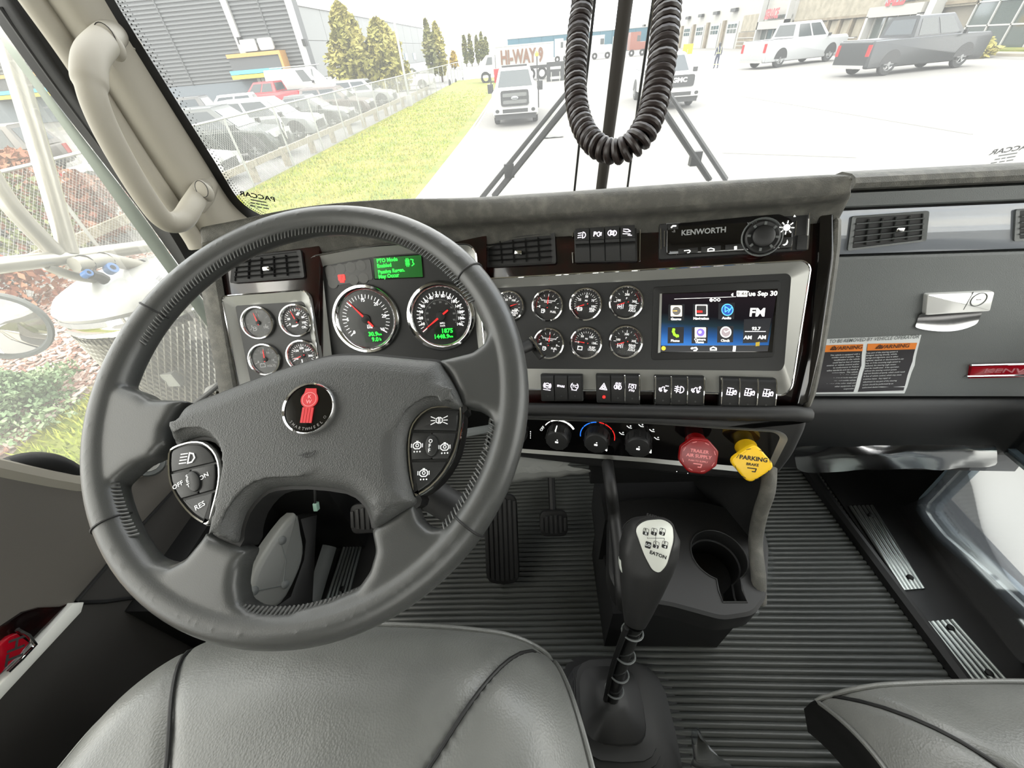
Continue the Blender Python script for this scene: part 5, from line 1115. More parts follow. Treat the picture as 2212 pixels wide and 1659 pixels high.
for i in range(len(wpx)*4-3):
    k = i/4; a, b = wpx[int(k)], wpx[min(int(k)+1, len(wpx)-1)]; f_ = k-int(k); t = a[0]+(b[0]-a[0])*f_; r = a[1]+(b[1]-a[1])*f_
    rg_.append([flat_(n0+kd*t+sx*(r*math.cos(g))+sy*(r*.86*math.sin(g))) for g in [2*math.pi*q/32 for q in range(32)]])
mb.loft(rg_, True, True)
kn = mb.build('shift_knob', P_DARK, gs, auto=60)
pp = fillet(KN.poly([(1371, 1141), (1392, 1124), (1432, 1121), (1453, 1134), (1456, 1165), (1440, 1222), (1424, 1238), (1409, 1231), (1392, 1200)]), .008, 4)
pl = MB().prism(pp, -.004, .0015, .0012).build('pattern_plate', mat('silver_plate', (205, 207, 200), .35, metal=.2), gs, KN, label='silver shift pattern plate')
MB().prism(inset(ccw(pp), -.0018), -.004, .0004, .0004).build('plate_rim', P_BLK, gs, KN)
kq = lambda x, y: KN.p(1180+x*540/2212, 1000+y*400/1639, .0)
mb, mw = MB(), MB(); wk = .0018
for x, y in ((882, 605), (955, 605), (1028, 605), (972, 720), (1050, 720)):
    c = kq(x, y); u, v = c.x, c.y; mb.prism(rect(u, v-.0022, .0062, .0045, .0012), .0012, wk); mb.stroke(rect(u, v, .0066, .0088, .0016), .0005, wk, True)
c = kq(902, 722); mb.prism(rect(c.x, c.y, .0072, .0088, .0016), .0012, wk)
mb.stroke([kq(895, 655), kq(895, 662), kq(1045, 662), kq(1045, 680)], .0005, wk); mb.stroke([kq(968, 640), kq(968, 690)], .0005, wk)
c = kq(990, 808); mb.text('EATON', c.x, c.y, .0042, wk, sx=1.0, bold=.04, rot=-2)
for t, x, y in (('R', 880, 588), ('5', 952, 588), ('7', 1025, 588), ('6', 970, 702), ('8', 1048, 702)): c = kq(x, y); mb.text(t, c.x, c.y, .003, wk)
mb.build('pattern_print', P_BLK, pl, KN, smooth=False)
for t, x, y in (('R', 884, 620), ('1', 957, 620), ('3', 1030, 620), ('2', 975, 737), ('4', 1052, 737), ('LO', 902, 720)): c = kq(x, y); mw.text(t, c.x, c.y, .0032, wk+.0003, bold=.03)
mw.build('pattern_digits', WPAP, pl, KN, smooth=False)
tp = KN.p(1411, 1121); mb = MB(); mb.text('EATON', tp.x, tp.y+.003, .0036, -.0015, bold=.03); mb.build('knob_lettering', P_BLK, kn, KN, smooth=False)
sp_ = atz((n1.lerp(n0, .45)-CAM).dot(CF)-.004, 1348, 1218)
LV = Fr(sp_, 10, 40); mb = MB(); mb.prism(fillet([V(q+(0,)) for q in ((-.007, .004), (.000, .013), (.004, .012), (.006, .002), (.010, -.004), (.004, -.010), (.0, -.016), (-.006, -.006))], .002, 3), -.012, .004, .003); mb.build('splitter_lever', mat('pale_grey_plastic', (176, 180, 172), .4), gs, LV)
# ------------------------------------------------------------------ pedals
def pedal(name, label, c, w_, l_, yaw, tilt, ribs, stem, r=.02):
    f = Fr(c, yaw, tilt); t = thing(name, label, 'pedal', f)
    MB().prism(rect(0, 0, w_, l_, r), -.014, 0, .004).build('pedal_pad', P_BLK, t, f)
    for i in range(ribs):
        x = -w_/2+w_*(i+.5)/ribs; k = abs(x)/(w_/2); ll = l_-.02-.02*k*k
        MB().prism(rect(x, 0, w_/ribs*.66, ll, .002), -.002, .004, .0015).build('tread_rib', BLACKRUB, t, f)
    MB().tube([f.m @ V(q) for q in stem], .010, 8).build('pedal_arm', P_BLK, t)
    return t
ac = atz(1.03, 1083, 1165)
pedal('accelerator_pedal', 'long ribbed accelerator pedal on the floor right of the wheel', ac, .088, .235, 0, 42, 7, [(0, -.115, -.014), (0, -.12, -.05)], .03)
pedal('brake_pedal', 'small ribbed brake pedal beside the accelerator in the dark footwell', atz(1.06, 1196, 1132), .075, .07, 0, 42, 6, [(0, 0, -.01), (0, .08, -.06), (0, .25, -.05)])
pedal('clutch_pedal', 'dark clutch pedal seen through the lower wheel opening', atz(.99, 790, 1120), .080, .075, -4, 45, 6, [(0, 0, -.01), (0, .08, -.06), (0, .25, -.05)])
# quilted kick pad with buttons
kq_ = [(536, 1300), (545, 1240), (585, 1170), (637, 1108), (650, 1150), (655, 1195), (640, 1245), (608, 1302), (570, 1318)]
KP = frame_axes(atz(.86, 600, 1220), (.25, 1, 0), (-.35, .05, 1))
if KP.n.dot(CAM-KP.O) < 0: KP = frame_axes(KP.O, -KP.u, KP.v)
kp = thing('kick_pad', 'grey buttoned vinyl kick pad in the left footwell', 'padding', KP)
MB().prism(spline(KP.poly(kq_), 3, True), -.03, .006, .012, 3).build('vinyl_pad', mat('grey_vinyl', (112, 113, 110), .45, bump=(500, .3, .0006)), kp, KP)
for q in ((606, 1167), (545, 1276), (612, 1262)): c = KP.p(*q); MB().lathe([(.0095, .005), (.0085, .009), (.004, .0115)], 16, M.Translation(V((c.x, c.y, 0))), cap1=True).build('button', P_GREY, kp, KP)
for a, b in (((545, 1278), (608, 1266)), ((612, 1262), (618, 1210)), ((618, 1210), (606, 1170))): MB().tube([KP.P(*a, .0065), KP.P(*b, .0065)], .0012, 5).build('crease', P_GREY, kp)
mb = MB(); mb.prism(KP.poly([(560, 1345), (640, 1290), (668, 1210), (672, 1170), (660, 1120), (700, 1110), (690, 1320), (620, 1400)]), -.08, -.02, .01); mb.build('pad_backing', P_BLK, kp, KP)
cp_ = thing('cowl_post', 'grey plastic post beside the left sill tread plate', 'trim', atz(1.05, 700, 1230)); MB().tube([atz(1.03, 675, 1300), atz(1.12, 712, 1180)], [(.006, .02)]*2, 8).build('post', P_GREY, cp_)
mb = MB(); mb.box(W(XL+.0, .55, FL-.04), W(-.52, 1.02, -.66)); mb.box(W(XL-.02, .25, FL-.04), W(-.70, .60, -.72)); struct(mb, 'trim_13', P_BLK)
# connector hanging under the dash
cn = thing('wiring_connector', 'small pale connector hanging below the wheel hub', 'connector', atz(.95, 682, 1095)); f = Fr(atz(.95, 682, 1095), 0, 30)
MB().prism(rect(0, 0, .010, .020, .002), -.008, .004, .001).build('connector_body', mat('pale_green_plastic', (150, 185, 170), .4), cn, f)
MB().tube([f.m @ V((0, .01, 0)), f.m @ V((.005, .05, .0)), f.m @ V((0, .12, -.06))], .003, 6).build('wire', P_BLK, cn)
# paper towel hanging below the climate panel
pt = thing('paper_towel', 'crumpled grey paper towel tucked under the climate panel', 'paper', PK.P(1180, 1000, 0)); rows = []
for (xa, ya), (xb, yb_), dz in (((1098, 984), (1262, 990), .012), ((1098, 1012), (1205, 1010), .020), ((1098, 1020), (1275, 1014), .026), ((1098, 1044), (1278, 1020), .014)):
    rows.append([PK.P(xa+(xb-xa)*i/14, ya+(yb_-ya)*i/14+2.2*math.sin(i*1.7), dz-.02+.003*math.sin(i*1.1+dz*300)) for i in range(15)])
mb = MB(); mb.grid(rows); o = mb.build('towel_sheet', CLOTHG, pt, sub=1); so = o.modifiers.new('thickness', 'SOLIDIFY'); so.thickness = .0012
# ------------------------------------------------------------------ grab handle on the pillar
gh = thing('grab_handle', 'warm grey grab handle bolted to the left windshield pillar', 'grab handle', onx(-.60, 300, 300))
hp = [onx(-.645, 246, 70), onx(-.60, 222, 92), onx(-.572, 196, 128), onx(-.560, 196, 190), onx(-.562, 222, 265), onx(-.568, 268, 352), onx(-.574, 318, 432), onx(-.578, 356, 476), onx(-.580, 392, 476), onx(-.592, 416, 442), onx(-.645, 440, 402)]
sp2 = spline(hp, 8); nS = len(sp2)
MB().tube(sp2, [(.0185 if i < 24 else .0155 if i < nS-24 else .0165) for i in range(nS)], 16).build('grip', P_BEIGE, gh, sub=1)
for c, d in ((onx(-.595, 232, 84), 0), (onx(-.588, 438, 410), 1)):
    f = Fr(c, -30 if not d else -25, 25); MB().prism(circ(0, 0, .0125 if not d else .011, 20, .019 if not d else .016), -.02, .006, .003).build('screw_cap', P_BEIGE, gh, f)
    MB().tube([f.m @ V((q.x, q.y, .0058)) for q in circ(0, 0, .0105 if not d else .009, 20, .017 if not d else .014)], .0006, 5, closed=True).build('cap_groove', P_DARK, gh)
for a, b in (((250, 62), (300, 140)), ((446, 395), (420, 450))):
    MB().tube([onx(-.652, *a), onx(-.645, (a[0]+b[0])/2, (a[1]+b[1])/2), onx(-.655, *b)], [.020, .022, .016], 12).build('mounting_foot', P_BEIGE, gh)
# ------------------------------------------------------------------ coiled air hose
cc_ = thing('coiled_hose', 'black coiled hose hanging in a U in front of the windshield post', 'hose', atz(.58, 1330, 340))
path = [(1266, -640, .60), (1262, -330, .60), (1257, -70, .60), (1258, 0, .60), (1250, 60, .60), (1245, 120, .595), (1243, 180, .59), (1248, 235, .585), (1262, 280, .575), (1290, 315, .56), (1325, 328, .55), (1362, 316, .54), (1390, 285, .535), (1409, 240, .535), (1420, 190, .535), (1430, 130, .535), (1436, 70, .535), (1442, 0, .535), (1446, -70, .535), (1462, -330, .535), (1474, -640, .535)]
cp2 = spline([atz(z, x, y) for x, y, z in path], 14)
L = [0]
for a, b in zip(cp2, cp2[1:]): L.append(L[-1]+(b-a).length)
tot = L[-1]; turns = tot/.0104; pts = []; NP = int(turns*14); j = 0; up = V((0, 1, 0))
for i in range(NP):
    s = tot*i/(NP-1)
    while j < len(L)-2 and L[j+1] < s: j += 1
    k = (s-L[j])/max(1e-9, L[j+1]-L[j]); c = cp2[j].lerp(cp2[j+1], k); t = (cp2[j+1]-cp2[j]).normalized()
    up = (up-t*up.dot(t)).normalized(); sd = t.cross(up); ph = 2*math.pi*turns*i/(NP-1)
    px_ = path[min(len(path)-1, int(j/14))]; R0 = .0122 if j/14 < 10 else .0122+.0026*min(1, (j/14-10)/2)
    pts.append(c+up*(R0*math.cos(ph))+sd*(R0*math.sin(ph)))
MB().tube(pts, .0050, 8).build('hose_coil', mat('hose_black', (36, 28, 26), .42), cc_)
# ------------------------------------------------------------------ wipers outside the glass
def wiper(label, a, b, a2, b2, joint):
    t = thing('wiper', label, 'wiper', on_ws(*a, .03), 'windshield wipers')
    MB().tube([on_ws(*a, .035), on_ws(*b, .03)], [(.009, .007), (.006, .005)], 6).build('wiper_arm', P_DARK, t)
    MB().tube([on_ws(*a2, .025), on_ws(*b2, .02)], [(.006, .010), (.006, .009)], 6).build('wiper_blade', P_BLK, t)
    c = on_ws(*joint, .03); MB().box(c-V((.014, .01, .018)), c+V((.014, .01, .018))).build('wiper_joint', P_DARK, t)
    return t
wiper('left windshield wiper with two parallel black bars left of the hose', (1040, 428), (1232, 190), (1066, 425), (1234, 216), (1100, 368))
wiper('right windshield wiper with two parallel black bars right of the hose', (1568, 388), (1440, 194), (1532, 388), (1430, 234), (1502, 342))
# windshield maker marks, mirrored as seen from inside
for (x, y), rt, nm in (((556, 424), 20, 'left'), ((2186, 322), -10, 'right')):
    q = onx(-.60, x, y) if nm == 'left' else on_ws(x, y)
    f = Fr(q, -8 if nm == 'left' else 8, -20); f.u, f.n = -f.u, -f.n; f._m()
    t = thing('windshield_marking', 'mirrored dark maker mark low on the %s windshield' % nm, 'marking', f); k = 1 if nm == 'left' else 1.25
    MB().text('PACCAR', 0, 0, .011*k, 0, rot=rt, sx=1.1, bold=.03).build('maker_name', P_DARK, t, f, smooth=False)
    mb = MB()
    a_ = math.radians(rt); ca_, sa_ = math.cos(a_), math.sin(a_)
    for i, segs in enumerate((((-.014, .014),), ((-.016, -.004), (0, .005), (.009, .016)), ((-.017, -.008), (-.003, .004), (.010, .018)))):
        for u0, u1 in segs: mb.stroke([(k*(u*ca_+(.012+.008*i)*sa_), k*(u*sa_-(.012+.008*i)*ca_)) for u in (u0, u1)], .003*k, 0)
    mb.build('small_marks', P_GREY, t, f, smooth=False)
# ------------------------------------------------------------------ loose plastic film
def film(name, label, rows, amp=.003, sub=2, fm=None):
    t = thing(name, label, 'plastic film', rows[0][0]); rnd = random.Random(len(rows)*7+len(rows[0]))
    R2 = [[q+V((rnd.uniform(-amp, amp), rnd.uniform(-amp, amp), rnd.uniform(-amp, amp))) for q in r] for r in rows]
    MB().grid(R2).build('film_sheet', fm or FILM, t, sub=sub); return t
film('film_scrap', 'clear crinkled plastic scrap on the floor by the passenger seat', [[onh(FL+.10+.02*(i % 2), 1500+4*i, 1562+8*i) for i in range(4)], [onh(FL+.09, 1492+14*i, 1590+6*i) for i in range(4)], [onh(FL+.05+.03*(i % 2), 1486+26*i, 1625+4*i) for i in range(4)], [onh(FL+.02, 1476+36*i, 1662+2*i) for i in range(4)]], .012, 1, FILM2)
film('plastic_film', 'clear film wrapped under the passenger knee roll', [[PR.P(1715+i*40, y-(i*40)*.02, w_) for i in range(12)] for y, w_ in ((968, .05), (985, .054), (1003, .045), (1018, .02))], .007, 1, FILM2)
film('door_film', 'clear protective film hanging over the right door window', [[onx(1.038, *q) for q in r] for r in (((2150, 890), (2180, 885), (2212, 880), (2260, 880)), ((2105, 945), (2160, 960), (2212, 985), (2280, 1000)), ((2060, 1010), (2130, 1080), (2180, 1120), (2280, 1180)), ((1990, 1090), (2050, 1170), (2120, 1250), (2260, 1380)), ((1905, 1095), (1990, 1200), (2080, 1320), (2240, 1480)))], .006)
film('console_film', 'torn clear film edge at the right side of the centre console', [[onh(h_, *q) for q in r] for h_, r in ((-.70, ((1648, 1120), (1652, 1160), (1652, 1200), (1650, 1250))), (-.76, ((1652, 1140), (1662, 1180), (1676, 1240), (1655, 1310))))], .003)
# ------------------------------------------------------------------ outdoors: ground
G = lambda x, y, z=0.0: V((x, y, z))
_mat0 = mat
def mat(name, col, *a, **k):            # outdoor colours all darkened to hold back the strong sky light
    q = lambda c: tuple(v*.74 for v in c)
    if k.get('var'): v = list(k['var']); v[1] = q(v[1]); k['var'] = tuple(v)
    return _mat0(name, q(col), *a, **k)
WPAINT_IN = WPAINT; WPAINT = mat('white_vehicle_paint', (205, 205, 200), .35)
PAVE = mat('concrete_pavement', (132, 130, 125), .9, var=(.12, (148, 145, 139), .35, .65))
ASPH = mat('parking_asphalt', (120, 119, 116), .9, var=(.5, (136, 134, 130), .35, .65))
GRASS = mat('lawn_grass', (110, 124, 26), .95, var=(1.2, (150, 142, 62), .38, .68), bump=(14, .8, .05))
MULCH = mat('wood_mulch', (146, 118, 104), .95, var=(26, (196, 176, 160), .4, .6), bump=(30, 1, .04))
struct(MB().grid([[G(-2.3, -30), G(160, -30)], [G(-2.3, 200), G(160, 200)]]), 'ground_pavement', PAVE)
struct(MB().grid([[G(-140, -40, -.02), G(-8.2, -40, -.02)], [G(-140, 220, -.02), G(-8.2, 220, -.02)]]), 'ground_parking_lot', ASPH)
struct(MB().grid([[G(-2.4, 62, -.01), G(-2.2, 62, -.01)], [G(-8.3, 200, -.01), G(-2.2, 200, -.01)]]), 'ground_road_end', PAVE)
le = [G(-2.9, -20), G(-2.9, 3), G(-2.85, 8), G(-2.7, 13), G(-2.5, 22), G(-2.42, 35), G(-2.4, 48), G(-2.42, 62)]
rows = []
for q in spline(le, 6): rows.append([G(-8.35+(q.x+8.35)*k/10, q.y, .06+.05*math.sin(math.pi*k/10)) for k in range(11)])
lawn = struct(MB().grid(rows), 'ground_lawn', GRASS); lawn['label'] = 'yellow green lawn strip between the fence and the road'
mb = MB(); mb.tube([q+V((.02, 0, .02)) for q in spline(le, 6)], (.075), 6); struct(mb, 'ground_curb', mat('curb_concrete', (176, 170, 150), .9))
rows = []; rnd = random.Random(5)
for i in range(60):
    y = -6+15.2*i/59; rows.append([G(-8.3+3.35*j/24+(.12*math.sin(y*1.7) if j == 24 else 0), y, .13+rnd.uniform(0, .03)-.05*(j == 24)) for j in range(25)])
struct(MB().grid(rows), 'ground_mulch_bed', MULCH)
mb = MB(); ci = []; CH = [mat('mulch_chip_pale', (214, 196, 182), .9), mat('mulch_chip_brown', (150, 108, 92), .9), mat('mulch_chip_pink', (188, 158, 146), .9)]
for i in range(7800):
    x, y = rnd.uniform(-8.2, -5.05), rnd.uniform(1.0, 8.6); a = rnd.uniform(0, 3.14); l, w_ = rnd.uniform(.025, .07), rnd.uniform(.010, .022)
    m = M.Translation(G(x, y, .165)) @ M.Rotation(a, 4, 'Z') @ M.Rotation(rnd.uniform(-.5, .5), 4, 'X') @ M.Rotation(rnd.uniform(-.4, .4), 4, 'Y')
    mb.box((-l, -w_, -.006), (l, w_, .006), m); ci += [i % 3]*6
o = mb.build('mulch_chips', CH[0], smooth=False, kind='stuff'); tag(o, 'loose wood mulch chips strewn over the bed beside the truck', 'mulch')
for m_ in CH[1:]: o.data.materials.append(m_)
o.data.polygons.foreach_set('material_index', ci)
mb = MB()
for i in range(34000):
    y = rnd.uniform(0, 1)**1.5*44
    if rnd.random() < (y/44)**1.5: continue
    x = rnd.uniform(-8.1, -2.95) if y > 8.5 else rnd.uniform(-5.0, -2.95)
    h = rnd.uniform(.04, .10); a = rnd.uniform(0, 6.28); w_ = .012+.0007*y; k = (x+8.35)/5.6; z = .06+.05*math.sin(math.pi*max(0, min(1, k)))
    mb.add([G(x-w_*math.cos(a), y-w_*math.sin(a), z-.01), G(x+w_*math.cos(a), y+w_*math.sin(a), z-.01), G(x+rnd.uniform(-.05, .05), y+rnd.uniform(-.05, .05), z+h)], [(0, 1, 2)])
o = mb.build('grass_blades', mat('grass_blade', (166, 180, 58), .9, var=(.8, (202, 194, 100), .4, .65)), smooth=False, kind='stuff'); tag(o, 'short grass blades over the near part of the lawn strip', 'grass')
# pavement joints and a paper scrap
mb = MB()
for a, b in (((1600, 208), (2100, 290)), ((1560, 330), (1850, 340)), ((1960, 120), (2212, 128))): mb.tube([gr(*a, .004), gr(*b, .004)], [(.004, .05)]*2, 4, flat=(0, 0, 1))
struct(mb, 'ground_joint', mat('pavement_joint', (120, 118, 112), .9))
sp_ = thing('paper_scrap', 'grey paper scrap lying on the road ahead', 'litter', gr(1190, 300)); mb = MB(); c = gr(1192, 299); mb.grid([[c+V((-.45+.18*i, .2*j, .03+.02*((i+j) % 2))) for i in range(6)] for j in range(3)]); mb.build('paper_sheet', mat('grey_paper', (120, 120, 118), .9), sp_)
# ------------------------------------------------------------------ fence
FXx = -8.3
fen = thing('chain_link_fence', 'long galvanised chain link fence between the lawn and the parking lot', 'fence', G(FXx, 20))
GALV = mat('galvanised_pipe', (188, 190, 184), .45, metal=.35)
y = -1.0
ys = []
while y < 70: ys.append(y); y += 2.75
for y in ys: MB().tube([G(FXx, y, -.02), G(FXx, y, 1.84)], .03, 6).build('post', GALV, fen, root=None)
MB().tube([G(FXx, -3, 1.80), G(FXx, 70, 1.80)], .026, 6).build('top_rail', GALV, fen)
for i, (y0, y1, p) in enumerate(((-3, 4.5, .075), (4.5, 12, .075), (12, 24, .09), (24, 46, .13))):
    mb = MB(); h = 1.74; y = y0-h
    while y < y1:
        for s in (1, -1):
            a, b = (y, y+h); 
            pa, pb = G(FXx, a, .06 if s > 0 else .06+h), G(FXx, b, .06+h if s > 0 else .06)
            ta, tb = max(0, (y0-a)/h), min(1, (y1-a)/h)
            if tb > ta: mb.tube([pa.lerp(pb, ta), pa.lerp(pb, tb)], .0027+.00006*max(0, y-6), 3, cap=False)
        y += p
    mb.build('wire_mesh', mat('galvanised_wire', (206, 206, 198), .6) if i == 0 else bpy.data.materials['galvanised_wire'], fen, smooth=False)['kind'] = 'stuff'
gd = thing('guard_rail', 'low weathered timber guard rail just behind the chain link fence', 'guard rail', G(-8.75, 20))
WD = mat('weathered_timber', (150, 140, 118), .85, var=(9, (176, 166, 142), .4, .6))
for k in range(8): MB().box(G(-8.72, 4+5*k, .42), G(-8.64, 8.95+5*k, .60)).build('rail_plank', WD, gd)
y = 4.5
while y < 44: MB().box(G(-8.92, y, -.02), G(-8.73, y+.19, .58)).build('rail_post', WD, gd); y += 2.3
for i, (px, py, r) in enumerate(((985, 178, .33), (1001, 176, .42), (972, 182, .42))):
    c = onx(-8.15, px, py); o = MB().tube([c+V((.0, r*math.cos(a), r*math.sin(a))) for a in [2*math.pi*k/18 for k in range(18)]], .06, 6, closed=True).build('cable_hoop', BLACKRUB, root=c)
    tag(o, ('small black cable hoop in the middle of three on the far fence', 'thick black cable hoop hanging nearest the road on the far fence', 'thin black cable hoop left of the others on the far fence')[i], 'hoop')
# ------------------------------------------------------------------ buildings
DSID = mat('dark_metal_siding', (86, 88, 89), .6); DLOW = mat('grey_render_wall', (118, 126, 132), .8); WTRIM = mat('white_metal_trim', (190, 190, 186), .5)
b1 = thing('warehouse', 'dark corrugated warehouse with a yellow and blue entrance canopy on the left', 'building', G(-45, 48.5)); Y1 = 48.5
MB().box(G(-110, Y1, 1.9), G(-20.6, Y1+1.2, 15)).build('siding_wall', DSID, b1); MB().box(G(-110, Y1-.05, 0), G(-20.6, Y1+1.2, 1.98)).build('lower_wall', DLOW, b1)
mb = MB(); z = 2.05
while z < 9.5: mb.box(G(-72, Y1-.10, z), G(-20.6, Y1, z+.13)); z += .29
mb.build('siding_ribs', mat('dark_siding_rib', (108, 111, 111), .55), b1, smooth=False)['kind'] = 'stuff'
for x in (-26.6, -20.8, -56): MB().box(G(x-.28, Y1-.32, 0 if x > -22 else 3.3), G(x+.28, Y1-.08, 15)).build('downpipe', WTRIM, b1)
for x in (-33, -38, -44, -23.6): MB().box(G(x-.05, Y1-.16, 2), G(x+.05, Y1-.09, 13)).build('panel_joint', DSID, b1)
def on1(px, py): return ony(Y1-.4, px, py)
def slab(nm, mt, q0, q1, d0=.4, d1=0.05, par=None, px=True):
    a, b = (on1(*q0), on1(*q1)) if px else (q0, q1)
    return MB().box(G(min(a.x, b.x), Y1-d0, min(a.z, b.z)), G(max(a.x, b.x), Y1-d1, max(a.z, b.z))).build(nm, mt, par or b1, smooth=False)
OR2, CYN, YE2 = mat('canopy_orange', (214, 160, 84), .5), mat('canopy_cyan', (96, 196, 214), .5), mat('canopy_yellow', (236, 216, 70), .5)
a = on1(508, 122)
def canopy(x0, x1):
    MB().box(G(x0, Y1-1.3, 3.72), G(x1, Y1-.05, 4.0)).build('canopy_frame', OR2, b1, smooth=False); MB().box(G(x1-.22, Y1-1.3, 2.1), G(x1, Y1-.05, 3.72)).build('canopy_frame', OR2, b1, smooth=False)
    MB().box(G(x0, Y1-1.15, 2.62), G(x1-.3, Y1-.05, 3.72)).build('canopy_band', DSID, b1, smooth=False)
    MB().box(G(x0-.3, Y1-1.25, 2.50), G(x1-.4, Y1-.05, 2.80)).build('canopy_stripe', CYN, b1, smooth=False); MB().box(G(x0-.3, Y1-1.25, 2.16), G(x1-.4, Y1-.05, 2.46)).build('canopy_stripe', YE2, b1, smooth=False)
canopy(-27.8, -22.6); canopy(-54, -43)
for x0, x1 in ((-26.3, -24.8), (-24.6, -23.2)): MB().prism(fillet([V((x0, 4.1, 0)), V((x1, 4.1, 0)), V((x1, 4.95, 0)), V((x0, 4.95, 0))], .15, 2), 0, .2).build('roof_sign', WTRIM, b1, frame_axes(G(0, Y1-.6, 0), (1, 0, 0), (0, 0, 1)))
for x in (-26.1, -25.7, -23.0): MB().box(G(x-.16, Y1-.3, 0), G(x+.16, Y1-.05, 2.1)).build('door_column', WTRIM, b1, smooth=False)
for i in range(2):
    for j in range(2): MB().box(G(-25.4+.95*i, Y1-.12, .3+.95*j), G(-24.55+.95*i, Y1-.04, 1.15+.95*j)).build('window_pane', P_BLK, b1, smooth=False)
for (px, py) in ((519, 88), (658, 92)): c = on1(px, py); MB().box(c-V((.15, .2, .25)), c+V((.15, .3, .25))).build('wall_light', P_BLK, b1, smooth=False)
b2 = thing('storage_building', 'pale panelled building running back along the parking lot', 'building', G(-21.3, 80))
PALE = mat('pale_wall_panel', (158, 160, 158), .7); X2 = -21.3
for i in range(10):
    y0 = 50.2+6.2*i
    for z0, z1 in ((.0, 1.7), (1.74, 4.6), (4.64, 7.1)): MB().box(G(X2-.1, y0, z0), G(X2+.05, y0+6.12, z1)).build('wall_panel', WTRIM if z0 == 0 else PALE, b2, smooth=False)
MB().box(G(X2-25, 50.2, -.02), G(X2-.1, 112, 7.1)).build('building_body', PALE, b2, smooth=False); MB().box(G(X2-.2, 50.1, 7.1), G(X2+.15, 112.2, 7.35)).build('roof_edge', WTRIM, b2, smooth=False)
for k in range(3): MB().box(G(X2+.05, 84+7*k, 2.2), G(X2+.12, 86+7*k, 3.2)).build('window_pane', mat('blue_pane', (70, 120, 140), .2) if k == 0 else bpy.data.materials['blue_pane'], b2, smooth=False)
b3 = thing('blue_warehouse', 'long low blue warehouse far down the road', 'building', G(14, 140))
BLU = mat('blue_metal_wall', (62, 110, 128), .6)
for i in range(12): MB().box(G(-4.2+3.1*i, 140, 0), G(-4.2+3.1*i+3.04, 140.2, 4.45)).build('wall_panel', BLU, b3, smooth=False)
MB().box(G(-4.2, 140.2, -.02), G(33, 160, 4.45)).build('building_body', BLU, b3, smooth=False); MB().box(G(-4.3, 139.9, 4.45), G(33.1, 160, 4.6)).build('roof_edge', WTRIM, b3, smooth=False)
for k in range(5): MB().box(G(-1+6*k, 142, 4.5), G(0+6*k, 143, 5.4)).build('roof_vent', WTRIM, b3, smooth=False)
for k in range(4): MB().box(G(3+7*k, 139.9, 0), G(6+7*k, 140, 3.2)).build('loading_door', WTRIM, b3, smooth=False)
# dealership along the right side
X3 = 37.0; P3 = lambda px, py: onx(X3, px, py)
b4 = thing('dealership', 'pale dealership with service bays, stone walls and red roof signs on the right', 'building', G(X3, 60))
STONE = mat('tan_stone_wall', (150, 143, 124), .85, var=(1.2, (172, 164, 144), .4, .6), bump=(3, .6, .08)); STD = mat('brown_stone_base', (124, 112, 92), .85, var=(1.4, (146, 134, 112), .4, .6)); W4 = mat('white_facade', (182, 180, 172), .7); GLZ = mat('dealership_glass', (72, 84, 80), .08, coat=.5)
def wl(nm, mt, y0, y1, z0, z1, d=.0, th=.3): return MB().box(G(X3+d, min(y0, y1), z0), G(X3+d+th, max(y0, y1), z1)).build(nm, mt, b4, smooth=False)
yq = lambda px, py: P3(px, py).y
wl('facade_wall', W4, 83, 190, 0, 7.5, .1, 20)
for i in range(9):
    y0 = 92+8.4*i
    wl('bay_door', WTRIM, y0, y0+4.8, 0, 3.6, -.02, .1); wl('bay_pillar', STD, y0+5.6, y0+6.6, 0, 3.9, -.3, .4)
    for j in range(2):
        for k in range(3): wl('window_pane', GLZ, y0+.5+1.35*k, y0+1.55+1.35*k, 2.1+.68*j, 2.62+.68*j, -.06, .05)
    wl('wall_lamp', P_BLK, y0+1.4, y0+3.6, 4.9, 5.35, -.5, .5)
wl('stone_panel', STONE, 83.5, 90.5, 2.2, 4.2, 0, .4); wl('stone_panel', STD, 83.5, 90.5, 0, 2.1, -.2, .5)
for k in range(3): wl('course_band', W4, 83.6, 90.4, .35+.5*k, .45+.5*k, -.26, .1)
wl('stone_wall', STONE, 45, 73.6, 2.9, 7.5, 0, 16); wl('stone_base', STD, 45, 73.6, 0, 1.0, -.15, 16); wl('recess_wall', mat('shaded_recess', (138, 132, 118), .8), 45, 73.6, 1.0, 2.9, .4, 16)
for k in range(3): wl('course_band', W4, 57, 73.4, .22+.28*k, .28+.28*k, -.2, .06)
wl('beam', STD, 56.8, 73.4, 2.72, 2.95, -.12, .3); wl('beam', STD, 45.2, 48.3, 3.05, 3.25, -.12, .3)
for i in range(6): wl('column', STD, 58.4+2.3*i, 58.75+2.3*i, 1.0, 2.75, -.02, .4); wl('window_pane', STONE, 58.95+2.3*i, 60.5+2.3*i, 1.12, 2.6, .3, .1); wl('sill_lamp', WTRIM, 59+2.3*i, 60.2+2.3*i, 1.0, 1.1, -.2, .2)
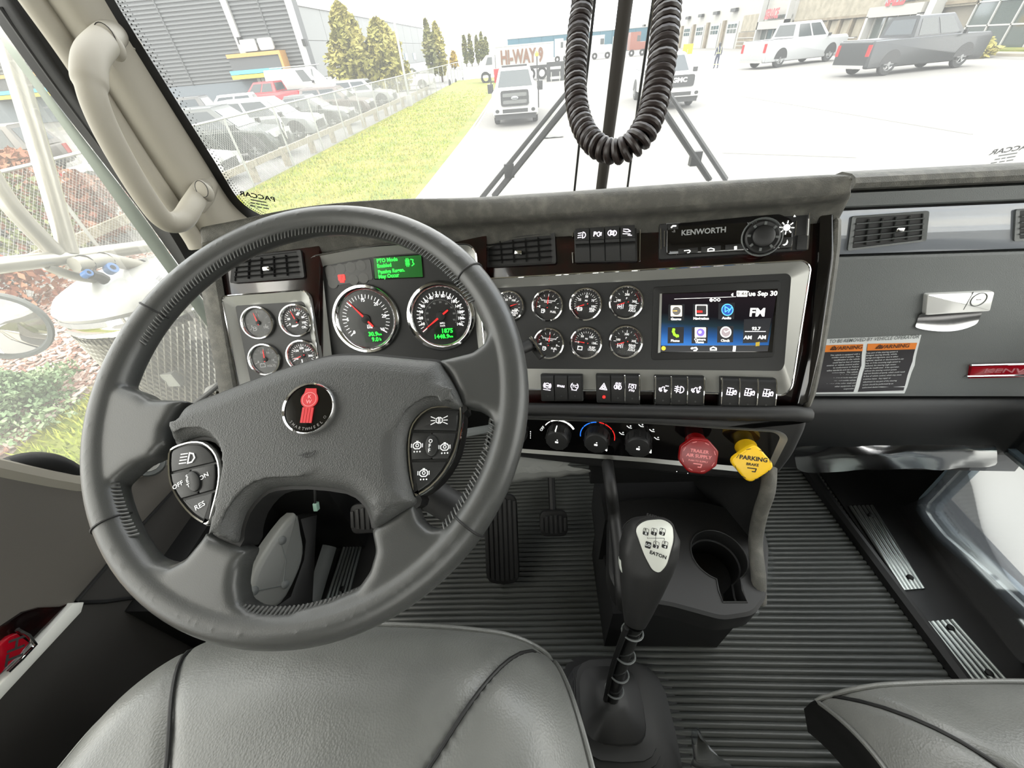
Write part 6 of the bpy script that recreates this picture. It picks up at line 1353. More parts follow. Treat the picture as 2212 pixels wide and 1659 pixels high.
def entr(y0, y1, zt_, txt, th, zf0, zf1, zs):
    wl('entrance_fascia', W4, y0, y1, zf0, zf1, -1.0, 1.0)
    for yy in (y0, y1-.35): wl('entrance_column', WTRIM, yy, yy+.35, 0, zt_, -1.0, .7)
    for i in range(4): wl('entrance_pane', GLZ, y0+.5+(y1-y0-1)*i/4, y0+.42+(y1-y0-1)*(i+1)/4, .05, zf0-.1, -.2, .1)
    for i in range(5): wl('entrance_mullion', WTRIM, y0+.44+(y1-y0-1)*i/4, y0+.56+(y1-y0-1)*i/4, 0, zf0, -.3, .1)
    for i in range(3): wl('upper_pane', GLZ, y0+.6+(y1-y0-1.2)*i/3, y0+.5+(y1-y0-1.2)*(i+1)/3, zf1+.2, zf1+.55, -.1, .05)
    f = frame_axes(G(X3-1.1, (y0+y1)/2, zs), (0, -1, 0), (0, 0, 1))
    mb = MB(); mb.text(txt, 0, 0, th, .02, bold=.05, sx=.8); mb.build('roof_sign', mat('sign_red', (200, 30, 40), .5) if 'sign_red' not in bpy.data.materials else bpy.data.materials['sign_red'], b4, f)
entr(74.0, 82.5, 6.5, 'SERVICE', .95, 2.3, 3.2, 3.95); entr(49.6, 57, 2.7, 'SALES', .85, 2.62, 3.4, 3.85)
wl('entrance_column', WTRIM, 48.4, 49.2, 0, 7.5, -.9, .9)
wl('service_backing', W4, 73.8, 82.8, 3.0, 7.5, .12, 10)
for i in range(6):
    for j in range(4): wl('glazing_pane', GLZ, 33.2+2.0*i, 35.1+2.0*i, .15+1.45*j, 1.52+1.45*j, .1, .1)
    wl('mullion', WTRIM, 35.1+2.0*i, 35.2+2.0*i, 0, 7, 0, .2)
for j in range(5): wl('mullion', WTRIM, 33, 45.2, .08+1.45*j, .17+1.45*j, 0, .2)
wl('showroom_body', P_GREY, 31, 45.2, -.02, 7.5, .25, 16)
struct(MB().box(G(33.5, 20, -.01), G(37.2, 75, .16)), 'ground_walkway', mat('pale_walkway', (170, 162, 146), .9))
struct(MB().box(G(34.9, 20, .15), G(36.9, 47, .26)), 'ground_planter', GRASS)
# ------------------------------------------------------------------ vehicles
TYRE = mat('tyre_rubber', (36, 36, 36), .8); ALLOY = mat('alloy_wheel', (170, 172, 172), .3, metal=.7); CGL = mat('car_glass', (60, 68, 70), .15); HLAMP = mat('headlamp', (214, 216, 214), .1, coat=.5); TLAMP = mat('tail_lamp', (190, 24, 30), .3); CBLK = mat('car_black_trim', (40, 41, 42), .5)
_paint = {}
def paint(c):
    if c not in _paint: _paint[c] = mat('car_paint', c, .4, coat=.12)
    return _paint[c]
def wheel(par, x, y, r, w_, face):
    m = M.Translation(V((x, y, r))) @ M.Rotation(math.radians(90), 4, 'X')
    o = MB().lathe([(r*.62, -w_/2), (r*.93, -w_/2), (r, -w_/3), (r, w_/3), (r*.93, w_/2), (r*.62, w_/2)], 20, ROOTM[par.name] @ m).build('wheel', TYRE, par)
    mb = MB(); mm = ROOTM[par.name] @ m; z = -face*w_*.42
    mb.lathe([(r*.64, z), (r*.58, z-.02*face), (r*.50, z+.03*face)], 20, mm)
    for k in range(6): mb.box((r*.1, -r*.07, z-.02), (r*.56, r*.07, z+.02), mm @ M.Rotation(k*math.pi/3, 4, 'Z'))
    mb.lathe([(r*.18, z-.03), (r*.18, z+.03)], 10, mm, True, True); mb.build('wheel_rim', ALLOY, o)
def car(name, label, cat, pos, head, col, kind='suv', L=4.6, Wd=1.85, Ht=1.68, r=.36, group=None, front=None):
    m = M.Translation(pos) @ M.Rotation(math.radians(head), 4, 'Z'); t = thing(name, label, cat, m, group); pm = paint(col)
    h = L/2; hw = Wd/2; bl = Ht*(.62 if kind == 'pickup' else .58)
    if kind == 'pickup':
        low = [(-h, .45), (-h, bl*1.02), (-h+.05, bl*1.06), (h*.40, bl*1.06), (h*.93, bl*1.03), (h, bl*.92), (h, .48), (h-.1, .36), (-h+.15, .40)]
        cab = [(-h*.22, .92), (-h*.16, 1.0), (h*.16, 1.0), (h*.44, .0), (-h*.24, .0)]; cx0, cx1, rx0, rx1 = -.36*h, .50*h, -.33*h, .24*h
    elif kind == 'sedan': 
        low = [(-h, .5), (-h+.05, bl), (-h*.55, bl*1.1), (h*.45, bl*1.04), (h*.9, bl*.86), (h, bl*.6), (h, .36), (h-.1, .24), (-h+.1, .26)]; cx0, cx1, rx0, rx1 = -.72*h, .48*h, -.38*h, .10*h
    elif kind == 'van': low = [(-h, .4), (-h, bl*1.1), (h*.5, bl*1.1), (h*.94, bl*.9), (h, bl*.6), (h, .36), (-h+.1, .3)]; cx0, cx1, rx0, rx1 = -.99*h, .66*h, -.97*h, .36*h
    else: low = [(-h, .5), (-h+.02, bl*1.0), (h*.42, bl*1.04), (h*.88, bl*.92), (h*.99, bl*.66), (h, .38), (h-.1, .26), (-h+.1, .3)]; cx0, cx1, rx0, rx1 = -.97*h, .50*h, -.84*h, .14*h
    f = m @ M(((1, 0, 0, 0), (0, 0, -1, 0), (0, 1, 0, 0), (0, 0, 0, 1)))       # u=x, v=z, n=-y
    mb = MB(); p = fillet([V((a, b, 0)) for a, b in low], .10, 3); p = ccw(p)
    mb.loft([[V((q.x*.985, q.y, -hw+.0)) for q in inset(p, .05)], [V((q.x, q.y, -hw+.06)) for q in p], [V((q.x, q.y, hw-.06)) for q in p], [V((q.x*.985, q.y, hw)) for q in inset(p, .05)]], True, True); mb.build('body', pm, t, f)
    zb = bl*1.02; ti = .14*Wd
    A = [V((cx0, -hw+.06, zb)), V((cx1, -hw+.06, zb)), V((cx1, hw-.06, zb)), V((cx0, hw-.06, zb))]; B = [V((rx0, -hw+ti, Ht)), V((rx1, -hw+ti, Ht)), V((rx1, hw-ti, Ht)), V((rx0, hw-ti, Ht))]
    mb = MB(); mb.loft([A, B, [q+V((.0, -.12*q.y, .05)) for q in B]], False, True); mb.build('cab', pm, t, m, auto=60)
    def pane(nm, a, b, c, d, off):
        n = (b-a).cross(d-a).normalized()
        if n.dot((a+c)/2-V((0, 0, zb))) < 0: n = -n
        MB().add([q+n*.012 for q in (a, b, c, d)], [(0, 1, 2, 3)]).build(nm, CGL, t, m, smooth=False)
    def q4(a, b, c, d, s0, s1, r0=.12, r1=.9):
        g = lambda s, r: (a.lerp(b, s)).lerp(d.lerp(c, s), r); return g(s0, r0), g(s1, r0), g(s1, r1), g(s0, r1)
    pane('windshield', *q4(A[1], A[2], B[2], B[1], .07, .93), 0)
    pane('rear_window', *q4(A[3], A[0], B[0], B[3], .1, .9, .2), 0)
    ns = 1 if kind == 'van' else 2
    for i, (a, b, c, d) in enumerate(((A[0], A[1], B[1], B[0]), (A[2], A[3], B[3], B[2]))):
        spans = ((.08, .47), (.52, .9)) if ns == 2 else ((.74, .93),) if i == 0 else ((.07, .26),)
        for s in spans: pane('side_window', *q4(a, b, c, d, *s), 0)
    wb = h*.62
    for x in (wb, -wb*.98):
        for s in (-1, 1):
            wheel(t, x, s*(hw-.12), r, .24, s)
            MB().prism([V((x+(r+.09)*math.cos(a), r+(r+.09)*math.sin(a), 0)) for a in [math.pi*k/14 for k in range(15)]], s*(hw-.03), s*(hw+.008)).build('wheel_arch', CBLK, t, m @ M(((1, 0, 0, 0), (0, 0, 1, 0), (0, 1, 0, 0), (0, 0, 0, 1))), smooth=False)
    for s in (-1, 1):
        MB().box((h*.90, s*(hw-.42)-.2, bl*.70), (h*1.0+.015, s*(hw-.42)+.2, bl*.88), m).build('headlamp', HLAMP, t, smooth=False)
        MB().box((-h-.015, s*(hw-.14)-.1, bl*.62), (-h+.1, s*(hw-.14)+.12, bl*.95), m).build('tail_lamp', TLAMP, t, smooth=False)
        MB().box((cx1*.82, s*(hw+.02), zb+.02), (cx1*.82+.14, s*(hw+.2), zb+.2), m).build('side_mirror', CBLK, t, smooth=False)
    if front is None: MB().box((h-.02, -hw*.55, bl*.42), (h+.02, hw*.55, bl*.74), m).build('grille', CBLK, t, smooth=False)
    MB().box((-h-.05, -hw*.92, .42), (-h+.1, hw*.92, .58), m).build('rear_bumper', CHROME if kind == 'pickup' else CBLK, t, smooth=False)
    if kind == 'pickup':
        MB().box((-h+.1, -hw+.14, bl*1.03), (-.38*h-.05, hw-.14, bl*1.075), m).build('bed_cover', CBLK, t, smooth=False)
    return t, m, h, hw, bl
nose = frame_axes
WHT = (206, 206, 202)
def truck_front(t, m, h, hw, bl, brand):
    F = m @ M(((0, 0, 1, h+.02), (1, 0, 0, 0), (0, 1, 0, 0), (0, 0, 0, 1)))     # u=y, v=z, n=+x
    gz0, gz1, gw = (.78, 1.34, .62) if brand == 'ford' else (.86, 1.30, .66)
    MB().prism(fillet([V((-gw, gz0, 0)), V((gw, gz0, 0)), V((gw*1.0, gz1, 0)), V((-gw*1.0, gz1, 0))], .1, 3), -.05, .05).build('grille', CBLK, t, F)
    if brand == 'ford':
        for k in (0, 1): MB().prism(fillet([V((-gw+.09, gz0+.08+.25*k, 0)), V((gw-.09, gz0+.08+.25*k, 0)), V((gw-.09, gz0+.21+.25*k, 0)), V((-gw+.09, gz0+.21+.25*k, 0))], .05, 2), .05, .07).build('grille_bar', mat('grey_grille', (110, 112, 110), .4) if 'grey_grille' not in bpy.data.materials else bpy.data.materials['grey_grille'], t, F)
        em = MB().prism(circ(0, (gz0+gz1)/2, .16, 24, .075), .05, .09, .01).build('maker_badge', mat('badge_silver', (190, 194, 196), .2, metal=.6), t, F); MB().text('Ford', 0, (gz0+gz1)/2, .07, .092, sx=1).build('badge_lettering', CBLK, em, F, smooth=False)
    else:
        mb = MB(); mb.text('GMC', 0, (gz0+gz1)/2+.04, .16, .056, sx=1.25, bold=.05); mb.build('maker_badge', mat('badge_white', (215, 215, 212), .3), t, F, smooth=False)
    MB().box((-hw*.96, .50, -.02), (hw*.96, .74, .14), F).build('front_bumper', WPAINT, t, smooth=False); MB().box((-hw*.55, .54, .12), (hw*.55, .68, .15), F).build('lower_intake', CBLK, t, smooth=False)
    for s in (-1, 1): MB().prism(circ(s*hw*.78, .62, .09, 14, .07), .12, .15).build('fog_lamp', CBLK, t, F)
    MB().box((-hw*.9, .28, -.3), (hw*.9, .50, -.02), F).build('underside', CBLK, t, smooth=False)
fp = gr(1115, 272); t, m, h, hw, bl = car('pickup_truck', 'white pickup with a dark grille and red safety frame facing us on the road', 'truck', G(fp.x, fp.y+3.0), -90, WHT, 'pickup', 6.2, 2.05, 2.0, .42, front=1); truck_front(t, m, h, hw, bl, 'ford')
for s in (-1, 1):
    MB().tube([m @ V((h*.55, s*1.08, .5)), m @ V((h*.5, s*1.10, 1.9))], .03, 6).build('safety_post', P_BLK, t); MB().box(m @ V((h*.3, s*1.05, 1.15)), m @ V((h*.42, s*1.30, 1.5))).build('tow_mirror', CBLK, t, smooth=False)
MB().box(m @ V((-.6, -1.05, 1.45)), m @ V((-.4, -.75, 2.0))).build('safety_panel', TLAMP, t, smooth=False)
MB().tube([m @ V((-.3, 1.1, 1.5)), m @ V((-.3, 1.1, 2.35))], .03, 6).build('beacon_pole', CBLK, t); MB().lathe([(.08, 0), (.09, .12), (.03, .2)], 10, M.Translation(m @ V((-.3, 1.1, 2.35))), cap1=True).build('beacon', mat('amber_beacon', (236, 180, 60), .4), t)
MB().box(m @ V((.35, -.6, 2.03)), m @ V((.6, .6, 2.12))).build('light_bar', CBLK, t, smooth=False)
gp = gr(1462, 236); t, m, h, hw, bl = car('pickup_truck', 'white pickup with a wide black lettered grille half hidden by the coiled hose', 'truck', G(gp.x, gp.y+3.1), -92, (212, 212, 210), 'pickup', 6.2, 2.08, 2.0, .43, front=1); truck_front(t, m, h, hw, bl, 'gmc')
a, b = gr(1669, 147), gr(1782, 133); c = (a+b)/2; an = math.degrees(math.atan2(b.y-a.y, b.x-a.x))
car('pickup_truck', 'silver pickup parked side on before the stone wall', 'truck', G(c.x-.4, c.y+.9), an, (186, 188, 188), 'pickup', 9.2, 2.5, 2.75, .60)
a, b = gr(1905, 163), gr(2055, 147); c = (a+b)/2; an = math.degrees(math.atan2(b.y-a.y, b.x-a.x))
car('pickup_truck', 'black pickup parked side on at the right, red tail lamp showing', 'truck', G(c.x-.3, c.y+.9), an, (34, 38, 40), 'pickup', 8.2, 2.4, 2.55, .56)
car('suv', 'dark green SUV with a round white P sticker behind the fence', 'car', G(-12.2, 18.3), 4, (50, 58, 54), 'suv', 4.75, 1.9, 1.75, .40)
car('sedan', 'white sedan whose nose shows behind the fence nearest the pillar', 'car', G(-12.0, 14.0), 6, (214, 214, 212), 'sedan', 4.6, 1.85, 1.45, .34)
car('suv', 'silver SUV behind the dark green one in the parking row', 'car', G(-12.4, 22.6), 3, (150, 154, 152), 'suv', 4.7, 1.9, 1.7, .38)
car('sedan', 'dark grey sedan right of the silver SUV in the parking row', 'car', G(-12.2, 26.6), 3, (76, 80, 80), 'sedan', 4.7, 1.85, 1.5, .35)
car('suv', 'maroon grey crossover near the trees in the parking row', 'car', G(-12.3, 31.2), 3, (92, 80, 76), 'suv', 4.5, 1.85, 1.6, .36)
car('suv', 'pale crossover at the far end of the parking row', 'car', G(-12.4, 37.5), 2, (170, 172, 170), 'suv', 4.6, 1.85, 1.65, .36)
car('suv', 'black SUV in the second row beside the pillar', 'car', G(-22.2, 29.8), 190, (44, 46, 46), 'suv', 4.6, 1.85, 1.7, .36)
car('sedan', 'white hatchback with red tail lamps in the second row', 'car', G(-20.5, 32.6), 200, (200, 200, 198), 'suv', 4.3, 1.8, 1.55, .34)
car('pickup_truck', 'red pickup parked before the warehouse entrance', 'truck', G(-21.9, 41.4), 176, (176, 20, 34), 'pickup', 6.4, 2.0, 1.9, .40)
t, m, h, hw, bl = car('utility_van', 'white van with a ladder on its roof beside the red pickup', 'van', G(-20.2, 44.6), -8, WHT, 'van', 6.2, 2.05, 2.6, .40)
for s in (-1, 1): MB().tube([m @ V((-h*.8, s*.5, 2.75)), m @ V((h*.6, s*.5, 2.75))], .04, 5).build('ladder_rail', GALV, t)
car('pickup_truck', 'white pickup beyond the fence past the bushes', 'truck', G(-12.5, 52), 0, WHT, 'pickup', 6.0, 2.0, 1.9, .40)
# cars seen through the door window
car('sedan', 'pale silver sedan seen through the left door window', 'car', G(-14.4, 8.4), 4, (160, 166, 168), 'sedan', 4.7, 1.85, 1.5, .34)
car('suv', 'brown grey SUV high in the left door window', 'car', G(-21.5, 17.5), 186, (96, 90, 84), 'suv', 4.6, 1.9, 1.75, .38)
car('sedan', 'dark sedan between the mirror braces in the door window', 'car', G(-17.8, 12.6), 4, (78, 80, 80), 'sedan', 4.6, 1.85, 1.5, .34)
# box truck with lettering
bt = thing('box_truck', 'white box truck with large brown lettering crossing behind the white pickup', 'truck', G(1.5, 52)); a, b = ony(52, 1068, 100), ony(52, 1196, 96)
xa, xb, zt_ = a.x, b.x, a.z
MB().box(G(xa, 52, 1.0), G(xb, 54.5, zt_)).build('cargo_box', WPAINT, bt, smooth=False); MB().box(G(xa, 51.95, .95), G(xb, 52, 1.2)).build('box_skirt', CBLK, bt, smooth=False); MB().box(G(xa+.0, 51.97, zt_-.12), G(xb, 54.5, zt_)).build('box_rail', GALV, bt, smooth=False)
q = ony(51.9, 1127, 121); mb = MB(); mb.text('HI-WAY 9', 0, 0, 1.02, .02, bold=.04, sx=.66); mb.build('lettering', mat('brown_lettering', (124, 84, 60), .6), bt, frame_axes(q, (1, 0, .0), (0, 0, 1)), smooth=False)
for x in (xa+1.2, xb-1.2, xb-2.4): MB().lathe([(.3, 0), (.5, 0), (.52, .15), (.5, .3), (.3, .3)], 16, M.Translation(G(x, 52.3, .52)) @ M.Rotation(math.pi/2, 4, 'X')).build('wheel', TYRE, bt)
cabm = G(xa-1.55, 52, 0)
MB().loft([[cabm+V(q) for q in ((-.3, 0, .7), (1.5, 0, .7), (1.5, 2.3, .7), (-.3, 2.3, .7))], [cabm+V(q) for q in ((-.3, 0, 1.5), (1.5, 0, 1.5), (1.5, 2.3, 1.5), (-.3, 2.3, 1.5))], [cabm+V(q) for q in ((.6, .1, 2.3), (1.5, .1, 2.3), (1.5, 2.2, 2.3), (.6, 2.2, 2.3))]], True, True).build('truck_cab', WPAINT, bt)
MB().add([cabm+V(q) for q in ((.5, -.02, 1.55), (1.2, -.02, 1.55), (1.2, .06, 2.15), (.75, .06, 2.15))], [(0, 1, 2, 3)]).build('cab_window', CGL, bt, smooth=False)
MB().lathe([(.3, 0), (.5, 0), (.52, .15), (.5, .3), (.3, .3)], 16, M.Translation(cabm+V((.4, .2, .52))) @ M.Rotation(math.pi/2, 4, 'X')).build('wheel', TYRE, bt)
# far parked tractors
for i, (px, py, w_, col, lab) in enumerate(((1300, 112, 3.6, WHT, 'white tractor unit far off between the hose and the post'), (1214, 112, 2.4, WHT, 'small white tractor unit before the blue warehouse left of the hose'), (1378, 104, 3.0, (150, 84, 66), 'rust red tractor unit far off right of the post'))):
    c = ony(95, px, py-2); c.z = 0; t = thing('tractor_unit', lab, 'truck', c, None); pm = paint(col)
    MB().box(c+V((-w_/2, 0, .9)), c+V((w_*.1, 2.4, 3.4))).build('sleeper_cab', pm, t, smooth=False); MB().box(c+V((w_*.1, 0, .9)), c+V((w_/2, 2.2, 2.0))).build('hood', pm, t, smooth=False)
    MB().box(c+V((-.1*w_, -.03, 2.1)), c+V((w_*.08, 0, 2.9))).build('cab_window', CGL, t, smooth=False)
    for k in (-.35, .3): MB().lathe([(.2, 0), (.5, 0), (.5, .3), (.2, .3)], 12, M.Translation(c+V((k*w_, .2, .5))) @ M.Rotation(math.pi/2, 4, 'X')).build('wheel', TYRE, t)
# ------------------------------------------------------------------ trees and shrubs
def leafcloud(prof, n, size, rnd, center, squash=1.0):
    """leaf quads scattered through a crown whose radius at height k is prof(k)"""
    mb = MB(); z0, z1 = center[2]
    for i in range(n):
        k = rnd.random()**.85; r = prof(k)*math.sqrt(rnd.uniform(.12, 1)); a = rnd.uniform(0, 6.283)
        lump = 1+.22*math.sin(a*3+k*9)+.12*math.sin(a*7-k*23)
        p = V((center[0]+r*lump*math.cos(a), center[1]+r*lump*math.sin(a)*squash, z0+(z1-z0)*k))
        s = size*rnd.uniform(.5, 1.2); u = V((rnd.gauss(0, 1), rnd.gauss(0, 1), rnd.gauss(0, .7))).normalized(); v = u.orthogonal().normalized()
        mb.add([p-u*s, p+v*s*.55, p+u*s, p-v*s*.55], [(0, 1, 2, 3)])
    return mb
LEAF = [mat('olive_leaf', (138, 134, 54), .8, var=(.6, (188, 176, 92), .4, .65)), mat('dark_olive_leaf', (100, 106, 52), .8, var=(.6, (146, 140, 78), .4, .65)), mat('red_leaf', (150, 84, 64), .8, var=(2, (186, 128, 92), .4, .65)), mat('green_leaf', (112, 124, 66), .8, var=(2, (150, 150, 96), .4, .65)), mat('yellow_leaf', (190, 158, 50), .8), mat('juniper_leaf', (112, 138, 96), .8, var=(3, (166, 186, 140), .4, .65))]
BARK = mat('bark', (98, 88, 76), .9)
def tree(name, label, x, y, h, w_, mt, n=1500, size=.28, trunk=.12, z0=.12, poplar=False, cat='tree', group=None):
    t = thing(name, label, cat, G(x, y), group); rnd = random.Random(int(abs(x*31+y*7)))
    prof = (lambda k: w_*(.55+.55*math.sin(min(1, k*2.2)*math.pi/2))*(1-k)**.62+.05) if not poplar else (lambda k: w_*math.sin(math.pi*min(1, (k+.06)*.95))**.7*(1-k*.45)+.03)
    leafcloud(prof, n, size, rnd, (x, y, (h*z0, h))).build('foliage', mt, t, smooth=False)
    MB().tube([G(x, y, -.05), G(x+.05, y, h*.45), G(x, y, h*.9)], [trunk, trunk*.7, trunk*.2], 7).build('trunk', BARK, t)
    for k in range(4): a = k*1.7; MB().tube([G(x, y, h*(.1+.05*k)), G(x+w_*.45*math.cos(a), y+w_*.45*math.sin(a), h*(.32+.06*k))], [trunk*.4, trunk*.15], 5).build('branch', BARK, t)
def px_tree(nm, lab, px, ytop, ybase_y, w_px, mt, **k):
    y = ybase_y; top_ = ony(y, px, ytop); Z = (top_-CAM).dot(CF)
    tree(nm, lab, top_.x, y, top_.z, w_px*Z/FPX/2*.8, mt, **k)
px_tree('aspen_tree', 'tall olive aspen, left one of the pair before the pale building', 728, 6, 40, 142, LEAF[0], n=3600, size=.26)
px_tree('aspen_tree', 'olive aspen, right one of the pair before the pale building', 812, 40, 41, 150, LEAF[0], n=3600, size=.26)
px_tree('poplar_tree', 'slim dark poplar left of the yellow green one down the road', 918, 42, 62, 40, LEAF[1], n=900, size=.3, poplar=True)
px_tree('poplar_tree', 'yellow green poplar beside a darker one down the road', 938, 48, 63, 52, LEAF[0], n=1200, size=.3, poplar=True)
for i, (px, yt, wp) in enumerate(((1001, 76, 16), (1013, 74, 18), (1028, 78, 14), (1038, 70, 16), (1048, 80, 14))):
    px_tree('poplar_tree', 'distant small poplar, %s of five in a row at the end of the lawn' % ('leftmost', 'second', 'middle', 'fourth', 'rightmost')[i], px, yt, 120, wp, LEAF[1], n=350, size=.5, poplar=True, group='distant poplars in a row')
px_tree('ornamental_tree', 'small yellow tree far off between the poplars', 978, 112, 110, 24, LEAF[4], n=400, size=.5)
px_tree('shrub', 'yellow green shrub by the dealership glass', 2128, 78, 37, 90, LEAF[0], n=1200, size=.22, cat='shrub', z0=.0)
for lab, px, py, h, w_, mt, n in (('red leaved shrub behind the fence by the mirror brace', 170, 520, 1.9, 1.1, LEAF[2], 1500), ('green shrub behind the fence at the left window edge', 35, 505, 2.0, 1.2, LEAF[3], 1500), ('russet shrub low behind the fence near the door frame', 262, 505, 1.2, 1.0, LEAF[2], 1100)):
    c = onx(-10.1, px, py); tree('shrub', lab, c.x, c.y, h, w_, mt, n=n, size=.085, trunk=.03, z0=.0, cat='shrub')
c = gr(25, 960); tree('juniper_bush', 'low grey green juniper bush at the left edge beside the truck', c.x-.15, c.y+.25, .62, .72, LEAF[5], n=9000, size=.030, trunk=.03, z0=.15, cat='shrub')
c = gr(-60, 560); tree('shrub', 'low russet shrub at the left fence foot', -8.0, 5.4, .9, .7, LEAF[2], n=900, size=.07, trunk=.03, z0=.1, cat='shrub')
# poles, signs, person
def pole(lab, px, pyb, y, r=.07, top_=14):
    b = ony(y, px, pyb); t = thing('light_pole', lab, 'pole', G(b.x, y)); MB().tube([G(b.x, y, -.02), G(b.x, y, top_)], [r*1.2, r], 8).build('pole_shaft', GALV, t); MB().box(G(b.x-r*2.5, y-r*2.5, -.02), G(b.x+r*2.5, y+r*2.5, .7)).build('pole_base', WTRIM, t, smooth=False)
pole('tall grey light pole standing inside the fence beside the aspens', 884, 215, 34); pole('thin light pole far down the lawn', 995, 120, 75, .06)
ps = thing('parking_sign', 'white teardrop P sign on the fence in front of the dark SUV', 'sign', onx(-8.25, 612, 280)); f = frame_axes(onx(-8.22, 612, 278), (.25, -1, 0), (0, 0, 1))
if f.n.dot(CAM-f.O) < 0: f = frame_axes(f.O, -f.u, f.v)
MB().prism(fillet([V((0, .42, 0)), V((-.19, .1, 0)), V((0, -.36, 0)), V((.19, .1, 0))], .14, 4), 0, .02).build('sign_plate', WPAINT, ps, f); MB().text('P', 0, .06, .24, .022).build('letter', P_BLK, ps, f, smooth=False)
bs = thing('barrier_board', 'black barrier board on legs beyond the white pickup', 'sign', G(ony(48, 1200, 150).x, 48)); c = ony(48, 1200, 155)
MB().box(c+V((-.85, 0, -.75)), c+V((.85, .1, .75))).build('board', CBLK, bs, smooth=False)
for k in (-.4, .4): MB().tube([G(c.x+k, 48, -.02), G(c.x+k, 48, c.z)], .05, 6).build('leg', GALV, bs)
for k in (-.55, .2): MB().box(c+V((-.5, -.02, k)), c+V((.5, 0, k+.2))).build('board_stripe', WPAINT, bs, smooth=False)
c = ony(60, 1486, 106); ys_ = thing('yellow_sign', 'small yellow sign beyond the white pickup right of the hose', 'sign', G(c.x, 60)); MB().box(c+V((-.55, 0, -.45)), c+V((.55, .06, .45))).build('sign_board', YEL, ys_, smooth=False); MB().tube([G(c.x, 60.03, -.02), G(c.x, 60.03, c.z)], .05, 6).build('leg', GALV, ys_)
c = ony(60, 1692, 92); bo = thing('bollard', 'yellow safety bollard by the service bay', 'bollard', G(c.x, 60)); MB().lathe([(.12, 0), (.12, 1.25), (.08, 1.34)], 10, M.Translation(G(c.x, 60)), cap1=True).build('bollard_pipe', YEL, bo); MB().lathe([(.18, 0), (.18, .06)], 10, M.Translation(G(c.x, 60)), cap1=True).build('base_plate', GALV, bo)
# person in a high visibility vest walking away
pp_ = gr(1545, 148); K = 1.0; pn = thing('person', 'person in dark clothes with a striped safety vest walking across the lot', 'person', G(pp_.x, pp_.y))
J = {'hip': (0, 0, .95), 'spine': (0, 0, 1.2), 'chest': (0, .02, 1.42), 'neck': (0, .03, 1.56), 'head': (0, .05, 1.68), 'crown': (0, .05, 1.8), 'shL': (-.2, .02, 1.46), 'elL': (-.27, -.02, 1.18), 'waL': (-.26, .08, .93), 'shR': (.2, .02, 1.46), 'elR': (.27, -.02, 1.18), 'waR': (.26, .06, .93), 'hpL': (-.1, 0, .9), 'knL': (-.11, .10, .50), 'anL': (-.11, .06, .08), 'ftL': (-.12, .22, .04), 'hpR': (.1, 0, .9), 'knR': (.11, -.02, .50), 'anR': (.11, -.20, .10), 'ftR': (.12, -.06, .04)}
RAD = {'hip': .15, 'spine': .14, 'chest': .16, 'neck': .06, 'head': .10, 'crown': .07, 'shL': .075, 'shR': .075, 'elL': .05, 'elR': .05, 'waL': .04, 'waR': .04, 'hpL': .10, 'hpR': .10, 'knL': .075, 'knR': .075, 'anL': .055, 'anR': .055, 'ftL': .045, 'ftR': .045}
E_ = [('hip', 'spine'), ('spine', 'chest'), ('chest', 'neck'), ('neck', 'head'), ('head', 'crown'), ('chest', 'shL'), ('shL', 'elL'), ('elL', 'waL'), ('chest', 'shR'), ('shR', 'elR'), ('elR', 'waR'), ('hip', 'hpL'), ('hpL', 'knL'), ('knL', 'anL'), ('anL', 'ftL'), ('hip', 'hpR'), ('hpR', 'knR'), ('knR', 'anR'), ('anR', 'ftR')]
ks = list(J); me = bpy.data.meshes.new('body'); me.from_pydata([J[k] for k in ks], [(ks.index(a), ks.index(b)) for a, b in E_], []); o = bpy.data.objects.new('body', me); C.objects.link(o); o.parent = pn
sk = o.modifiers.new('skin', 'SKIN'); sl = me.skin_vertices[0].data
for i, k in enumerate(ks): sl[i].radius = (RAD[k], RAD[k]*(.75 if k in ('hip', 'spine', 'chest') else 1)); sl[i].use_root = (k == 'hip')
o.modifiers.new('subdivision', 'SUBSURF').render_levels = 1; me.materials.append(mat('navy_workwear', (52, 58, 84), .8))
MB().lathe([(.105, 1.66), (.115, 1.72), (.10, 1.80), (.05, 1.84), (.0, 1.845)], 14, M.Translation(G(pp_.x, pp_.y+.05))).build('hair', P_BLK, pn)
VS = mat('vest_stripe', (220, 225, 160), .6)
MB().lathe([(.20, 1.08), (.205, 1.14)], 16, M.Translation(G(pp_.x, pp_.y)) @ M.Diagonal((1, .85, 1, 1))).build('vest_band', VS, pn)
for s in (-1, 1): MB().tube([G(pp_.x+s*.10, pp_.y-.15, 1.1), G(pp_.x+s*.11, pp_.y-.16, 1.35), G(pp_.x+s*.12, pp_.y, 1.53)], .025, 6).build('vest_strap', VS, pn)
for s, yy in ((-1, .07), (1, -.13)): MB().lathe([(.085, .28), (.085, .34)], 10, M.Translation(G(pp_.x+s*.11, pp_.y+yy))).build('leg_band', VS, pn)
